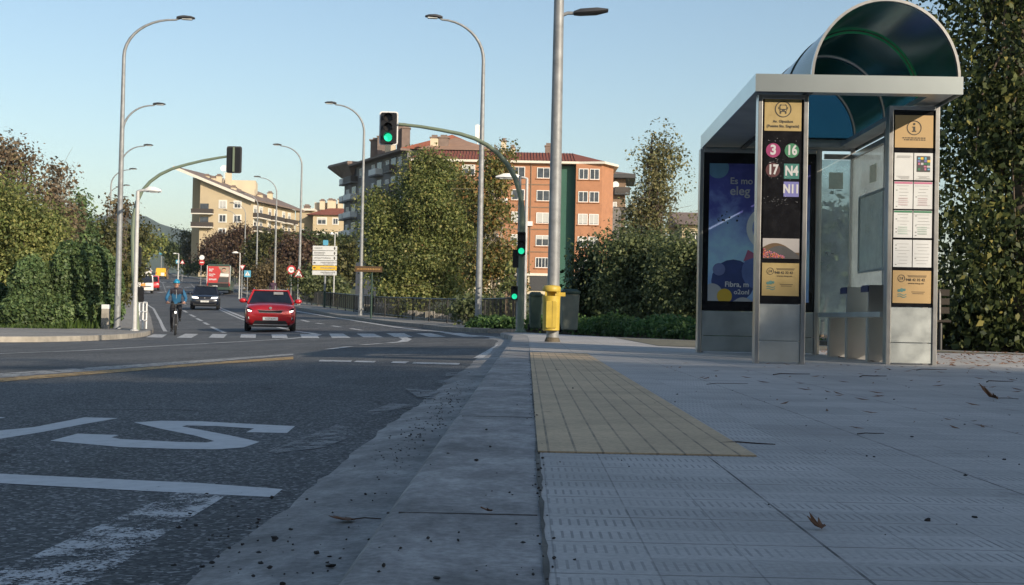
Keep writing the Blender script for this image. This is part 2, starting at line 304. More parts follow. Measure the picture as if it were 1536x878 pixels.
# ------------------------------------------------------------------ mesh builder
class MB:
    def __init__(s): s.v = []; s.f = []; s.mi = []
    def add(s, vs, fs, mi=0, T=None):
        o = len(s.v)
        if T is not None: vs = [T @ Vector(p) for p in vs]
        s.v += [tuple(p) for p in vs]
        s.f += [tuple(i+o for i in f) for f in fs]; s.mi += [mi]*len(fs)
        return s
    def box(s, c, d, mi=0, T=None, taper=1.0):
        x, y, z = c; a, b, h = d[0]/2, d[1]/2, d[2]/2
        vs = [(x-a, y-b, z-h), (x+a, y-b, z-h), (x+a, y+b, z-h), (x-a, y+b, z-h), (x-a*taper, y-b*taper, z+h), (x+a*taper, y-b*taper, z+h), (x+a*taper, y+b*taper, z+h), (x-a*taper, y+b*taper, z+h)]
        return s.add(vs, [(3, 2, 1, 0), (4, 5, 6, 7), (0, 1, 5, 4), (1, 2, 6, 5), (2, 3, 7, 6), (3, 0, 4, 7)], mi, T)
    def tube(s, pts, r, n=10, mi=0, caps=True, T=None):
        pts = [Vector(p) for p in pts]
        rs = r if hasattr(r, '__len__') else [r]*len(pts)
        vs = []; fs = []
        up = None
        for i, p in enumerate(pts):
            t = (pts[min(i+1, len(pts)-1)]-pts[max(i-1, 0)]).normalized()
            if up is None: up = Vector((0, 0, 1)) if abs(t.z) < .9 else Vector((1, 0, 0))
            a = t.cross(up)
            if a.length < 1e-5: a = t.cross(Vector((0, 1, 0)))
            a.normalize(); b = a.cross(t).normalized(); up = b
            for k in range(n):
                w = 2*math.pi*k/n
                vs.append(p+a*(rs[i]*math.cos(w))+b*(rs[i]*math.sin(w)))
        for i in range(len(pts)-1):
            for k in range(n):
                fs.append((i*n+k, i*n+(k+1) % n, (i+1)*n+(k+1) % n, (i+1)*n+k))
        if caps: fs += [tuple(reversed(range(n))), tuple(range((len(pts)-1)*n, len(pts)*n))]
        return s.add(vs, fs, mi, T)
    def lathe(s, prof, n=20, mi=0, T=None):
        vs = []; fs = []
        for r, z in prof:
            for k in range(n):
                w = 2*math.pi*k/n; vs.append((r*math.cos(w), r*math.sin(w), z))
        for i in range(len(prof)-1):
            for k in range(n): fs.append((i*n+k, i*n+(k+1) % n, (i+1)*n+(k+1) % n, (i+1)*n+k))
        fs += [tuple(reversed(range(n))), tuple(range((len(prof)-1)*n, len(prof)*n))]
        return s.add(vs, fs, mi, T)
    def prism(s, out, y0, y1, mi=0, T=None):
        """outline in x,z extruded along y"""
        n = len(out)
        vs = [(x, y0, z) for x, z in out]+[(x, y1, z) for x, z in out]
        fs = [tuple(range(n)), tuple(reversed(range(n, 2*n)))]+[(i, n+i, n+(i+1) % n, (i+1) % n) for i in range(n)]
        return s.add(vs, fs, mi, T)
    def slab(s, out, z0, z1, mi=0, T=None):
        """outline in x,y extruded along z"""
        n = len(out)
        vs = [(x, y, z0) for x, y in out]+[(x, y, z1) for x, y in out]
        fs = [tuple(reversed(range(n))), tuple(range(n, 2*n))]+[(i, (i+1) % n, n+(i+1) % n, n+i) for i in range(n)]
        return s.add(vs, fs, mi, T)
    def loft(s, secs, mi=0, T=None):
        n = len(secs[0]); vs = [p for q in secs for p in q]; fs = []
        for i in range(len(secs)-1):
            for k in range(n): fs.append((i*n+k, i*n+(k+1) % n, (i+1)*n+(k+1) % n, (i+1)*n+k))
        fs += [tuple(reversed(range(n))), tuple(range((len(secs)-1)*n, len(secs)*n))]
        return s.add(vs, fs, mi, T)
    def grid(s, rows, mi=0):
        n = len(rows[0]); vs = [p for q in rows for p in q]
        fs = [(i*n+k, i*n+k+1, (i+1)*n+k+1, (i+1)*n+k) for i in range(len(rows)-1) for k in range(n-1)]
        return s.add(vs, fs, mi)
    def ball(s, c, r, mi=0, nu=12, nv=8, T=None):
        rx, ry, rz = r if hasattr(r, '__len__') else (r, r, r)
        vs = [(c[0], c[1], c[2]-rz)]; fs = []
        for j in range(1, nv):
            a = -math.pi/2+math.pi*j/nv
            for k in range(nu):
                w = 2*math.pi*k/nu
                vs.append((c[0]+rx*math.cos(a)*math.cos(w), c[1]+ry*math.cos(a)*math.sin(w), c[2]+rz*math.sin(a)))
        vs.append((c[0], c[1], c[2]+rz)); L = len(vs)-1
        for k in range(nu): fs.append((0, 1+(k+1) % nu, 1+k)); fs.append((L, L-nu+k, L-nu+(k+1) % nu))
        for j in range(nv-2):
            for k in range(nu): fs.append((1+j*nu+k, 1+j*nu+(k+1) % nu, 1+(j+1)*nu+(k+1) % nu, 1+(j+1)*nu+k))
        return s.add(vs, fs, mi, T)
    def empty(s): return not s.v
def obj(name, mb, mats, parent=None, smooth=False, bevel=0, loc=None, rot=None):
    me = bpy.data.meshes.new(name); me.from_pydata(mb.v, [], mb.f)
    if not isinstance(mats, (list, tuple)): mats = [mats]
    for m in mats: me.materials.append(M[m] if isinstance(m, str) else m)
    if len(mats) > 1: me.polygons.foreach_set('material_index', mb.mi)
    if smooth: me.polygons.foreach_set('use_smooth', [True]*len(me.polygons))
    me.update()
    bm = bmesh.new(); bm.from_mesh(me); bmesh.ops.recalc_face_normals(bm, faces=bm.faces); bm.to_mesh(me); bm.free()
    o = bpy.data.objects.new(name, me); COL.objects.link(o)
    if parent: o.parent = parent
    if loc is not None: o.location = loc
    if rot is not None: o.rotation_euler = rot
    if bevel:
        b = o.modifiers.new('bevel', 'BEVEL'); b.width = bevel; b.segments = 2; b.limit_method = 'ANGLE'; b.angle_limit = R(40)
    if smooth:
        try: me.set_sharp_from_angle(angle=R(45))
        except Exception: pass
    return o
def tag(o, label=None, cat=None, group=None, kind=None):
    if label: o['label'] = label
    if cat: o['category'] = cat
    if group: o['group'] = group
    if kind: o['kind'] = kind
    return o
def thing(name, label, cat, loc=(0, 0, 0), rz=0, group=None):
    o = bpy.data.objects.new(name, None); COL.objects.link(o); o.empty_display_size = .2
    o.location = loc; o.rotation_euler = (0, 0, rz)
    return tag(o, label, cat, group)
def struct(name, mb, mats, parent=None, smooth=False):
    o = obj(name, mb, mats, parent, smooth)
    o['kind'] = 'structure'
    return o
def copy_tree(o, parent=None):
    c = o.copy(); COL.objects.link(c)
    if parent: c.parent = parent
    for ch in list(o.children): copy_tree(ch, c)
    return c
def text(s, size, mat, parent, loc, rot=(math.pi/2, 0, 0), name='lettering', align='CENTER', ext=.0015, bold=0.0, sx=1.0):
    cu = bpy.data.curves.new(name, 'FONT'); cu.body = s; cu.size = size; cu.align_x = align; cu.align_y = 'CENTER'; cu.extrude = ext; cu.offset = bold; cu.space_line = .85
    t = bpy.data.objects.new('tmp_text', cu); COL.objects.link(t)
    dg = bpy.context.evaluated_depsgraph_get(); me = bpy.data.meshes.new_from_object(t.evaluated_get(dg))
    bpy.data.objects.remove(t); bpy.data.curves.remove(cu)
    me.name = name; me.materials.clear(); me.materials.append(M[mat])
    if sx != 1:
        for v in me.vertices: v.co.x *= sx
    o = bpy.data.objects.new(name, me); COL.objects.link(o); o.parent = parent; o.location = loc; o.rotation_euler = rot
    return o
def circ(cx, cz, r, n=28, a0=0, a1=2*math.pi):
    full = abs(a1-a0-2*math.pi) < 1e-6
    return [(cx+r*math.cos(a0+(a1-a0)*i/(n if full else n-1)), cz+r*math.sin(a0+(a1-a0)*i/(n if full else n-1))) for i in range(n)]
def rrect(cx, cz, w, h, r, n=4):
    o = []
    for sx, sz, a in ((1, 1, 0), (-1, 1, 90), (-1, -1, 180), (1, -1, 270)):
        for i in range(n+1):
            w_ = R(a+90*i/n); o.append((cx+sx*(w/2-r)+r*math.cos(w_), cz+sz*(h/2-r)+r*math.sin(w_)))
    return o
def ring(mb, cx, cz, r0, r1, y0, y1, n=32, mi=0, T=None):
    for i in range(n):
        a, b = 2*math.pi*i/n, 2*math.pi*(i+1)/n
        q = [(cx+r*math.cos(w), cz+r*math.sin(w)) for r, w in ((r0, a), (r1, a), (r1, b), (r0, b))]
        mb.prism(q, y0, y1, mi, T)
    return mb
_ly = [29, 33.5, 37, 41, 47, 67, 88.8, 110, 150, 200, 277, 350, 450]
_lx = [-11.5, -10.6, -10.6, -11.2, -12.6, -18.1, -24.3, -31, -43, -57, -79, -96, -118]
# ------------------------------------------------------------------ ground, road, pavements
def build_ground():
    ys = [-80, -40, -14]+[y for y in range(-10, 120, 5)]+list(range(120, 460, 10))+[500, 600, 900, 1500, 2500, 4500]
    xs = [-4000, -1500, -600, -300, -180]+list(range(-140, 41, 4))+[60, 100, 200, 400, 1000, 3000]
    mb = MB(); mb.grid([[(x, y, zr(x, y)-.09) for x in xs] for y in ys])
    struct('ground', mb, 'grassland')
    rows = sorted(set(list(range(-14, 46, 2))+[30, 39]+[46]+list(np.arange(46, 130, 3))+list(range(130, 460, 5))+[50, 55, 60, 69, 94, 119, 150, 200, 250, 277, 300, 350, 400]))
    mb = MB()
    near = [y for y in rows if y <= 46]; far = [y for y in rows if y >= 46]
    us = [24, 8, 2, 0, -1, -2, -3, -4, -5, -6, -7, -8, -9, -10, -14, -25, -60]
    mb.grid([[(XR(y)+u, y, zr(XR(y)+u, y)) for u in us] for y in near])
    def fr(y):
        w = XR(y)-XL(y)
        return [1.3]+[-k for k in range(0, 9)]+[-min(9, w), -w-1.2]
    mb.grid([[(XR(y)+u, y, zr(XR(y)+u, y)) for u in fr(y)] for y in far])
    road = struct('road', mb, 'asphalt')
    # ---- painted markings
    def poly(name, pts, mat, kind='ghit', dz=.005):
        vs = [ghit(*p) for p in pts] if kind == 'ghit' else [Vector((p[0], p[1], 0)) for p in pts]
        near_ = all(v.y < 9 for v in vs)
        mb = MB(); mb.add([(v.x, v.y, zr(v.x, v.y)+(dz*.3 if near_ else dz)) for v in vs], [tuple(range(len(vs)))])
        o = obj(name, mb, mat, road); o['kind'] = 'structure'
        return o
    def strip(name, pts, w, mat, world=False, dz=.006):
        ws = [Vector((p[0], p[1], 0)) for p in pts] if world else [ghit(*p) for p in pts]
        ps = []
        for a, b in zip(ws, ws[1:]):
            n = max(1, int((b-a).length/1.2))
            ps += [a.lerp(b, i/n) for i in range(n)]
        ps.append(ws[-1]); rowsv = []
        for i, p in enumerate(ps):
            t = (ps[min(i+1, len(ps)-1)]-ps[max(0, i-1)]); t.z = 0; t.normalize()
            nrm = Vector((-t.y, t.x, 0))
            rowsv.append([(q.x, q.y, zr(q.x, q.y)+dz) for q in (p-nrm*w/2, p+nrm*w/2)])
        mb = MB(); mb.grid(rowsv)
        o = obj(name, mb, mat, road); o['kind'] = 'structure'
    def z1(pts): return [(x/2.323, 500+y/2.323) for x, y in pts]
    def z2(pts): return [(480+x/2.263, 490+y/2.263) for x, y in pts]
    S = [(467,312),(560,306),(700,308),(870,317),(1028,325),(1000,349),(858,346),(885,333),(760,325),(650,322),(634,326),(700,338),(800,357),(905,380),(850,399),(760,406),(600,404),(420,398),(175,376),(270,351),(415,356),(388,364),(420,370),(500,374),(620,380),(720,382),(747,377),(680,358),(560,334)]
    poly('lane_letter', z1(S), 'paint_new')
    poly('lane_letter', z1([(-60,352),(0,340),(120,328),(295,294),(412,297),(290,318),(150,345),(0,369),(-80,386),(-200,384),(-330,372),(-420,350),(-260,318),(-90,290),(20,294),(-120,318),(-250,345),(-160,360)]), 'paint_new')
    poly('stop_bar', z1([(-500,474),(0,491),(400,510),(700,524),(985,545),(950,573),(700,561),(400,546),(0,524),(-500,500)]), 'paint_new')
    poly('worn_marking', [(-60,890),(0,858),(130,797),(267,739),(340,744),(240,806),(120,890)], 'paint_worn')
    poly('worn_marking', z1([(930,415),(1170,322),(1208,330),(1208,368),(1130,400),(960,420)]), 'paint_faded', dz=.009)
    for q in ([(290,215),(405,222),(385,250),(330,245)], [(145,295),(240,262),(330,268),(170,302)], [(390,190),(445,180),(465,190),(420,200)], [(430,160),(495,157),(480,172),(425,172)]):
        poly('worn_marking', z2(q), 'paint_faded', dz=.009)
    poly('lane_line', [(-900,626),(-300,582),(0,561),(300,541),(440,531),(440,533.2),(300,545),(0,567.5),(-300,592),(-900,646)], 'paint_dull')
    poly('lane_line', [(-900,648),(-300,592.6),(0,568),(300,545.6),(440,535.6),(440,539.8),(330,546.5),(0,573.6),(-300,602),(-900,668)], 'paint_y')
    for a in ([(480,540.6),(528,541.5),(526,543.8),(478,542.9)], [(535,541.8),(564,542.5),(561,544.8),(530,544)], [(590,542.8),(614,543.2),(608,546),(586,545.2)], [(621,543.8),(690,545.6),(688,548),(618,546.3)]):
        poly('stop_dash', a, 'paint')
    strip('lane_line', [(-500,560),(-200,541),(0,531),(120,526.5),(250,519),(350,513.5),(430,509),(470,505),(478,502.6),(466,500),(443,497),(405,487.5),(372,478.5),(328,461.5)], .2, 'paint')
    strip('lane_line', [(370,481.5),(326,463.2)], .14, 'paint')
    for a, b in (((317,490.5),(337,499.4)), ((306,484),(312.6,487.6)), ((295,478),(302.7,481.6)), ((285,472),(292.7,476)), ((275,466),(280.5,469)), ((452,480),(463,483)), ((474,485),(485,486.5)), ((498,489),(511,491)), ((526,493),(543,496)), ((493,524.5),(524,520.5)), ((543,518),(572,515.7))):
        strip('lane_dash', [a, b], .16, 'paint')
    strip('lane_line', [(584,515),(604,513),(610.5,509.5),(604,506.5)], .22, 'paint')
    strip('edge_line', [(724,537.5),(745,524),(762,512.5),(757,508.5),(735,505.5),(701,503),(658,497.7),(571,487.5),(506,477.2),(441,466.5)], .22, 'paint')
    st = [((218.6,506.5),(243,507),(250.7,502),(230.7,501.6)), ((265,507),(287,507.5),(297.6,501.4),(278,501)), ((313,507),(335.5,507.5),(341,501.6),(319,501.4)), ((360,507),(383.5,507.5),(384,501.8),(361.8,501.8)), ((408.5,507.6),(431.7,507.6),(429.5,502),(407,502)), ((453,507.6),(479,507.6),(474,501.6),(450,501.8)), ((498,507.5),(526,507.5),(515,501),(493.6,501)), ((545.5,506.6),(574.8,506.6),(560.7,501),(534.7,501)), ((592,506),(619,506),(606,500.4),(579,500.4)), ((644,505.8),(669,505.8),(647,500.4),(624.5,500.4)), ((695,505.6),(721,505.8),(690.6,500),(664.6,500))]
    for q in st: poly('crosswalk_stripe', q, 'paint', dz=.007)
    # lane lines running away with the road
    for u, a, b, d, g in ((4.1, 118, 330, 3, 5.5), (7.4, 100, 260, 2, 4)):
        y = a
        while y < b:
            yy = [y, y+d]; strip('lane_dash', [(XR(t)-u*(XR(t)-XL(t))/11, t) for t in yy], .16, 'paint', True); y += d+g
    strip('edge_line', [(XL(t)+.45, t) for t in (49, 55, 61, 67, 75, 88.8, 100, 110, 130, 150, 175, 200)], .14, 'paint', True)
    for t in (150, 176, 205):
        for k in range(7):
            x0 = XL(t)+.8+k*1.3
            poly('crosswalk_stripe', [(x0, t-1.6), (x0+.55, t-1.6), (x0+.3, t+1.6), (x0-.25, t+1.6)], 'paint', 'w', .02)
    # ---- near pavement, kerb, gutter
    K = [(y, -.25+.0117*(y-2.45)) for y in (-6, -3, 0, 1, 2, 3, 4, 5, 6, 8, 10, 12, 14, 16, 18, 20, 22, 23)]+[(25, .0), (27, .02), (29, -.06), (30.6, -.2), (31.8, -.26), (32.6, -.16), (33.0, .2)]
    def off(d):
        o = []
        for i, (y, x) in enumerate(K):
            a, b = K[max(0, i-1)], K[min(len(K)-1, i+1)]
            t = Vector((b[1]-a[1], b[0]-a[0])).normalized()
            o.append((x+t.y*d, y-t.x*d))
        return o
    inner = off(.3155)
    pv = MB()
    out = inner+[(1.0, 31.2), (1.9, 28.5), (3.6, 25.7), (6, 21.6), (9, 17.6), (14, 12), (16, 4), (16, -6)]
    pv.slab(out, -.14, 0)
    pave = struct('pavement', pv, 'paving')
    kb = MB()
    prof = [(.314, -.14), (.314, -.003), (.05, -.002), (.022, -.006), (.006, -.022), (-.008, -.16)]
    lines = [off(d) for d, z in prof]
    kb.grid([[(lines[j][i][0], lines[j][i][1], prof[j][1]) for j in range(len(prof))] for i in range(len(K))])
    kerb = struct('kerb', kb, 'kerb', smooth=False)
    # joints between the kerb stones and the dirt filled gap beside the paving
    jb = MB()
    for y in (1.55, 2.585, 5.1):
        x = -.25+.0117*(y-2.45); jb.box((x+.172, y, -.0065), (.268, .006, .0112))
    struct('kerb_joint', jb, 'joint', kerb)
    cb = MB(); rr = random.Random(3); pl = []; pr = []
    for i in range(240):
        y = -4+i*.075; x = .064+.0117*(y-2.45); w = max(.0008, .001+.006*rr.random()*(1 if y < 4 else .5)+.003*math.sin(y*2.3)+(.003 if y < 2.8 else 0))
        pl.append((x-w*.6, y, .001)); pr.append((x+w, y, .0015))
    cb.grid([[a, b] for a, b in zip(pl, pr)])
    struct('paving_gap', cb, 'crack', pave)
    tb = MB(); t0, t1 = 3.76, 14.4
    ta = [(.067+.0117*(t0-2.45), t0), (.682+.0117*(t0-2.45), t0), (.682+.0117*(t1-2.45), t1), (.067+.0117*(t1-2.45), t1)]
    tb.slab(ta, .0005, .005)
    struct('tactile_strip', tb, 'tactile', pave)
    gb = MB(); rr = random.Random(5)
    rows_ = []
    A, Bo = off(-.006), off(-1.0)
    for i in range(len(K)-1):
        n = max(1, int(abs(K[i+1][0]-K[i][0])/.12))
        for q in range(n):
            t = q/n; a = (A[i][0]+(A[i+1][0]-A[i][0])*t, A[i][1]+(A[i+1][1]-A[i][1])*t); o = (Bo[i][0]+(Bo[i+1][0]-Bo[i][0])*t-a[0], Bo[i][1]+(Bo[i+1][1]-Bo[i][1])*t-a[1])
            y = a[1]; w = .37*(1-.25*min(1, max(0, y)/20))+.012*math.sin(y*1.3)+.006*math.sin(y*6.3+1)+rr.uniform(-.008, .008)
            p_ = [(a[0]+o[0]*d, a[1]+o[1]*d) for d in (0, w*.55, w)]
            rows_.append([(*p_[0], zr(*p_[0])+.014), (*p_[1], zr(*p_[1])+.012), (*p_[2], zr(*p_[2])+.0012)])
    gb.grid(rows_)
    struct('gutter', gb, 'gutter')
    db = MB(); db.add([(x, y, .006) for x, y in ((2.1, 27.2), (2.15, 19.5), (3.0, 18.4), (5, 18.6), (7.4, 18.4), (5.6, 21.6), (3.4, 25.4))], [tuple(range(7))])
    struct('dry_verge', db, 'dryground')
    # ---- far pavements: raised strips with a stone edge
    def pavement(edge, width, name, side, mat='pave2'):
        # edge: list of (x,y) along the kerb, side +1 = pavement lies to the right
        rows_ = []
        kr = []
        for i, (x, y) in enumerate(edge):
            a, b = edge[max(0, i-1)], edge[min(len(edge)-1, i+1)]
            t = Vector((b[0]-a[0], b[1]-a[1])).normalized(); n = Vector((t.y, -t.x))*side
            w = width(y) if callable(width) else width
            zt = zr(x, y)+.13
            q = [(x, y, zt-.2), (x, y, zt), (x+n.x*.2, y+n.y*.2, zt+.002)]
            kr.append(q); rows_.append([(x+n.x*d, y+n.y*d, zt) for d in (.2, w)]+[(x+n.x*w, y+n.y*w, zt-.3)])
        mb = MB(); mb.grid(rows_); p = struct(name, mb, mat)
        mb = MB(); mb.grid(kr); struct('kerb', mb, 'pave2', p)
    er = [(1.2, 40.6), (.0, 39.9), (-.7, 40.0), (-1.2, 40.8), (-1.6, 42)]+[(XR(y), y) for y in (45, 48, 50, 53, 57, 60, 65, 69, 75, 82, 88, 94, 101, 110, 119, 130, 140, 150, 165, 180, 200, 220, 250, 277, 300, 330)]
    pavement(er, lambda y: 2.3, 'far_pavement', 1)
    el = [(-40, 27.2), (-25, 28.4), (-16, 29.2), (-13, 29.6), (-11.9, 30.2), (-11.1, 31.3), (-10.65, 33), (-10.55, 35), (-10.6, 37), (-10.85, 39), (-11.2, 41), (-12, 44.5)]+[(XL(y), y) for y in (47, 52, 57, 62, 67, 75, 82, 88.8, 100, 110, 120, 130, 140, 150, 165, 180, 200, 230, 260, 277, 320)]
    mb = MB()
    lw = []
    for (x, y) in el: lw.append((x, y))
    back = [(-14.4, 44), (-40, 41)]
    idx = 12
    corner = lw[:idx]
    zc = -.305
    mb.add([(x, y, zr(x, y)+.13) for x, y in corner]+[(x, y, zr(x, y)+.13) for x, y in back], [tuple(range(len(corner)+2))])
    left = struct('pavement', mb, 'pave2')
    mb = MB(); mb.grid([[(x, y, zr(x, y)-.1), (x, y, zr(x, y)+.13), (x-.0, y+.16, zr(x, y)+.134)] for x, y in corner[:5]]+[[(x, y, zr(x, y)-.1), (x, y, zr(x, y)+.13), (x-.16, y+.03, zr(x, y)+.134)] for x, y in corner[5:]])
    struct('kerb', mb, 'stone', left)
    pavement(lw[idx-1:], lambda y: 2.6, 'far_pavement', -1)
    # grass verge before the ivy on the left, and the lane verge on the right
    mb = MB(); rr = random.Random(11)
    def blades(poly_pts, n, h, z):
        xs = [p[0] for p in poly_pts]; ys = [p[1] for p in poly_pts]; k = 0
        while k < n:
            x, y = rr.uniform(min(xs), max(xs)), rr.uniform(min(ys), max(ys))
            ins = False
            for i in range(len(poly_pts)):
                (x1, y1), (x2, y2) = poly_pts[i], poly_pts[i-1]
                if (y1 > y) != (y2 > y) and x < (x2-x1)*(y-y1)/(y2-y1)+x1: ins = not ins
            if not ins: continue
            k += 1
            a = rr.uniform(0, 6.28); w = .02+.03*rr.random(); hh = h*rr.uniform(.4, 1.3); zz = z(x, y)
            mb.add([(x-w*math.cos(a), y-w*math.sin(a), zz), (x+w*math.cos(a), y+w*math.sin(a), zz), (x+rr.uniform(-.08, .08), y+rr.uniform(-.08, .08), zz+hh)], [(0, 1, 2)])
    blades([(-30, 40.2), (-15.2, 43.2), (-14.9, 46), (-30, 44)], 5000, .2, lambda x, y: zr(x, y)+.05)
    blades([(-15, 44.5), (-13.9, 45.2), (-14.3, 47.2), (-15.4, 46.8)], 350, .3, lambda x, y: zr(x, y)+.1)
    tag(obj('grass', mb, 'grass'), None, None, None, 'stuff')
    mb = MB(); mb.grid([[(x, y, zr(x, y)+.06) for x in (-40, -32, -25, -20, -15.2)] for y in (41.2, 44, 48, 54)])
    struct('verge', mb, 'grassland')
    mb = MB(); mb.slab([(.4, 40.2), (2.0, 38.4), (4.3, 31.2), (7.4, 23.4), (10.5, 20.4), (30, 12), (40, 40), (20, 60), (2, 60), (.2, 46)], -.3, .02)
    struct('verge', mb, 'soil')
    # hills on the horizon
    px = [-400, -100, 60, 130, 165, 200, 225, 256, 300, 420, 560, 760, 1000, 1500]
    py = [345, 338, 333, 331, 323, 321, 328, 341, 352, 372, 395, 418, 436, 450]
    rng = random.Random(2); rows_ = [[] for _ in range(6)]
    for k in range(96):
        a = -400+1900*k/95; b = float(np.interp(a, px, py))+1.6*math.sin(a*.11)+rng.uniform(-.6, .6)
        top = at(a, b, 3000)
        for r, (f, yy, zz) in enumerate(((.7, 2000, 8), (.78, 2300, top.z*.3), (.87, 2600, top.z*.66), (.95, 2850, top.z*.93), (1, 3000, top.z), (1.3, 3900, 0))): rows_[r].append((top.x*f, yy, zz))
    mb = MB(); mb.grid(rows_)
    struct('hills', mb, 'hill', smooth=True)
build_ground()
# ------------------------------------------------------------------ bus shelter (local x = across, y = away, z = up)
def build_shelter():
    sh = thing('bus_shelter', 'steel bus shelter with a tinted barrel vault roof and timetable panels on the near pavement', 'bus shelter', (2.17, 12.05, 0), -.022)
    W, Lh, z0, z1 = 1.87, 4.15, 2.47, 2.63
    # roof: fascia ring, flat left strip, vault hoops and sheets
    mb = MB(); t = .012
    mb.box((W/2, t/2, (z0+z1)/2), (W, t, z1-z0)); mb.box((W/2, Lh-t/2, (z0+z1)/2), (W, t, z1-z0))
    mb.box((t/2, Lh/2, (z0+z1)/2), (t, Lh-2*t-.002, z1-z0)); mb.box((W-t/2, Lh/2, (z0+z1)/2), (t, Lh-2*t-.002, z1-z0))
    roof = obj('roof', mb, 'steel_roof', sh)
    mb = MB(); mb.box((.25, Lh/2, z0+.05), (.465, Lh-.04, .05)); mb.box((.25, Lh/2, z1-.01), (.47, Lh-.05, .012))
    mb.box((W-.13, Lh/2, z0+.05), (.2, Lh-.04, .05)); mb.box((W/2+.15, .14, z0+.04), (W-.66, .2, .05)); mb.box((W/2+.15, Lh-.16, z0+.04), (W-.66, .2, .05))
    obj('roof_panel', mb, 'steel_dull', roof)
    mb = MB(); mb.box((.51, Lh/2, z0+.06), (.06, Lh-.05, .1)); obj('roof_beam', mb, 'dgrey', roof)
    cx, rx, rz = 1.185, .675, .735
    ysh = [.06, 1.38, 2.7, Lh-.06]
    def arc(n, y, k=1.0): return [(cx-rx*k*math.cos(math.pi*i/n), y, z1-.02+rz*k*math.sin(math.pi*i/n)) for i in range(n+1)]
    for i, y in enumerate(ysh):
        mb = MB(); p = arc(32, y); q = arc(32, y, .965)
        for j in range(32):
            a, b, c, d = p[j], p[j+1], q[j+1], q[j]; w = .022
            mb.add([(v[0], v[1]-w, v[2]) for v in (a, b, c, d)]+[(v[0], v[1]+w, v[2]) for v in (a, b, c, d)], [(0, 1, 2, 3), (7, 6, 5, 4), (0, 4, 5, 1), (2, 6, 7, 3)])
        obj('vault_hoop', mb, 'steel' if i != 1 else 'dkgreen', sh, True)
        if i == 1:
            mb = MB(); mb.tube([(v[0], v[1]-.024, v[2]) for v in arc(32, y, .96)], .012, 5); obj('sheet_edge_glow', mb, 'edge_glow', sh)  # bright green stands in for light glowing along the tinted sheet's edge
    for i in range(3):
        mb = MB(); a, b = ysh[i]+.023, ysh[i+1]-.023
        mb.grid([arc(40, y, .985) for y in (a, (a+b)/2, b)]); obj('vault_sheet', mb, 'vault_green' if i == 0 else 'vault', sh, True)
    mb = MB(); mb.prism([(v[0], v[2]) for v in arc(40, 0, .98)], Lh-.035, Lh-.03); obj('vault_end', mb, 'vault', sh)
    # posts and back wall
    def post(x, y, w=.055, d=.055, zt=z0+.03):
        mb = MB(); mb.box((x, y, zt/2), (w, d, zt)); obj('post', mb, 'steel', sh, bevel=.004)
    post(W-.05, .95); post(W-.05, 2.45); post(W-.05, Lh-.1); post(.03, Lh-.1); post(1.42, Lh-.1)
    def pane(name, x0, y0, x1, y1, za, zb, m='glass', th=.012):
        v = Vector((x1-x0, y1-y0, 0)); n = Vector((-v.y, v.x, 0)).normalized()*th/2
        mb = MB(); o = [(x0+n.x, y0+n.y), (x1+n.x, y1+n.y), (x1-n.x, y1-n.y), (x0-n.x, y0-n.y)]
        mb.slab(o, za, zb); return obj(name, mb, m, sh)
    xb = W-.05
    pane('back_pane', xb, .99, xb, 2.42, .24, z0-.12, 'glass'); pane('back_pane', xb, 2.48, xb, Lh-.13, .24, z0-.12, 'glass')
    pane('end_pane', 1.45, Lh-.1, xb-.03, Lh-.1, .24, z0-.12, 'glass')
    for c, d in (((xb, (Lh+.9)/2, z0-.08), (.04, Lh-1.05, .06)), ((xb, (Lh+.9)/2, .2), (.04, Lh-1.05, .05)), (((1.45+xb)/2, Lh-.1, z0-.08), (xb-1.5, .04, .06))): obj('pane_rail', MB().box(c, d), 'steel', sh)
    # frame for a map on the back glass, notices on the end glass
    mb = MB(); ya, yb, za, zb = 1.9, 3.55, .98, 1.85
    for c, d in (((xb-.03, (ya+yb)/2, za), (.02, yb-ya, .025)), ((xb-.03, (ya+yb)/2, zb), (.02, yb-ya, .025)), ((xb-.03, ya, (za+zb)/2), (.02, .025, zb-za-.03)), ((xb-.03, yb, (za+zb)/2), (.02, .025, zb-za-.03))): mb.box(c, d)
    fr = obj('map_frame', mb, 'steel_dull', sh)
    mb = MB(); mb.box((xb-.022, (ya+yb)/2, (za+zb)/2), (.006, yb-ya-.03, zb-za-.03)); obj('map_sheet', mb, mat_glass('map_sheet', (.8, .88, .88), .25, .42, .1, (.72, .75, .74)), fr)
    for (x, z, w, h) in ((1.62, 2.1, .17, .2),):
        mb = MB(); mb.box((x, Lh-.114, z), (w, .004, h)); obj('notice', mb, 'notice', sh)
    mb = MB(); mb.box((xb-.012, 3.0, 2.08), (.004, .3, .2)); obj('notice', mb, 'notice', sh)
    # bench along the back
    bn = obj('bench', MB().box((1.58, 2.37, .475), (.4, 2.9, .055)), 'steel_dull', sh, bevel=.006)
    for y in (1.5, 2.42, 3.3):
        mb = MB(); mb.box((1.59, y, .222), (.38, .03, .445)); obj('bench_support', mb, 'steel', bn)
        mb = MB(); mb.box((1.4, y-.03, .222), (.02, .06, .444)); obj('bench_leg', mb, 'steel_dull', bn)
    for y in (1.45, 2.4):
        mb = MB(); mb.box((1.59, y, .64), (.38, .025, .27)); a = obj('arm_panel', mb, 'steel', bn)
        mb = MB(); mb.box((1.59, y+.14, .765), (.382, .3, .022)); mb.box((1.4, y+.14, .735), (.02, .3, .06)); obj('arm_cap', mb, 'navy', a)
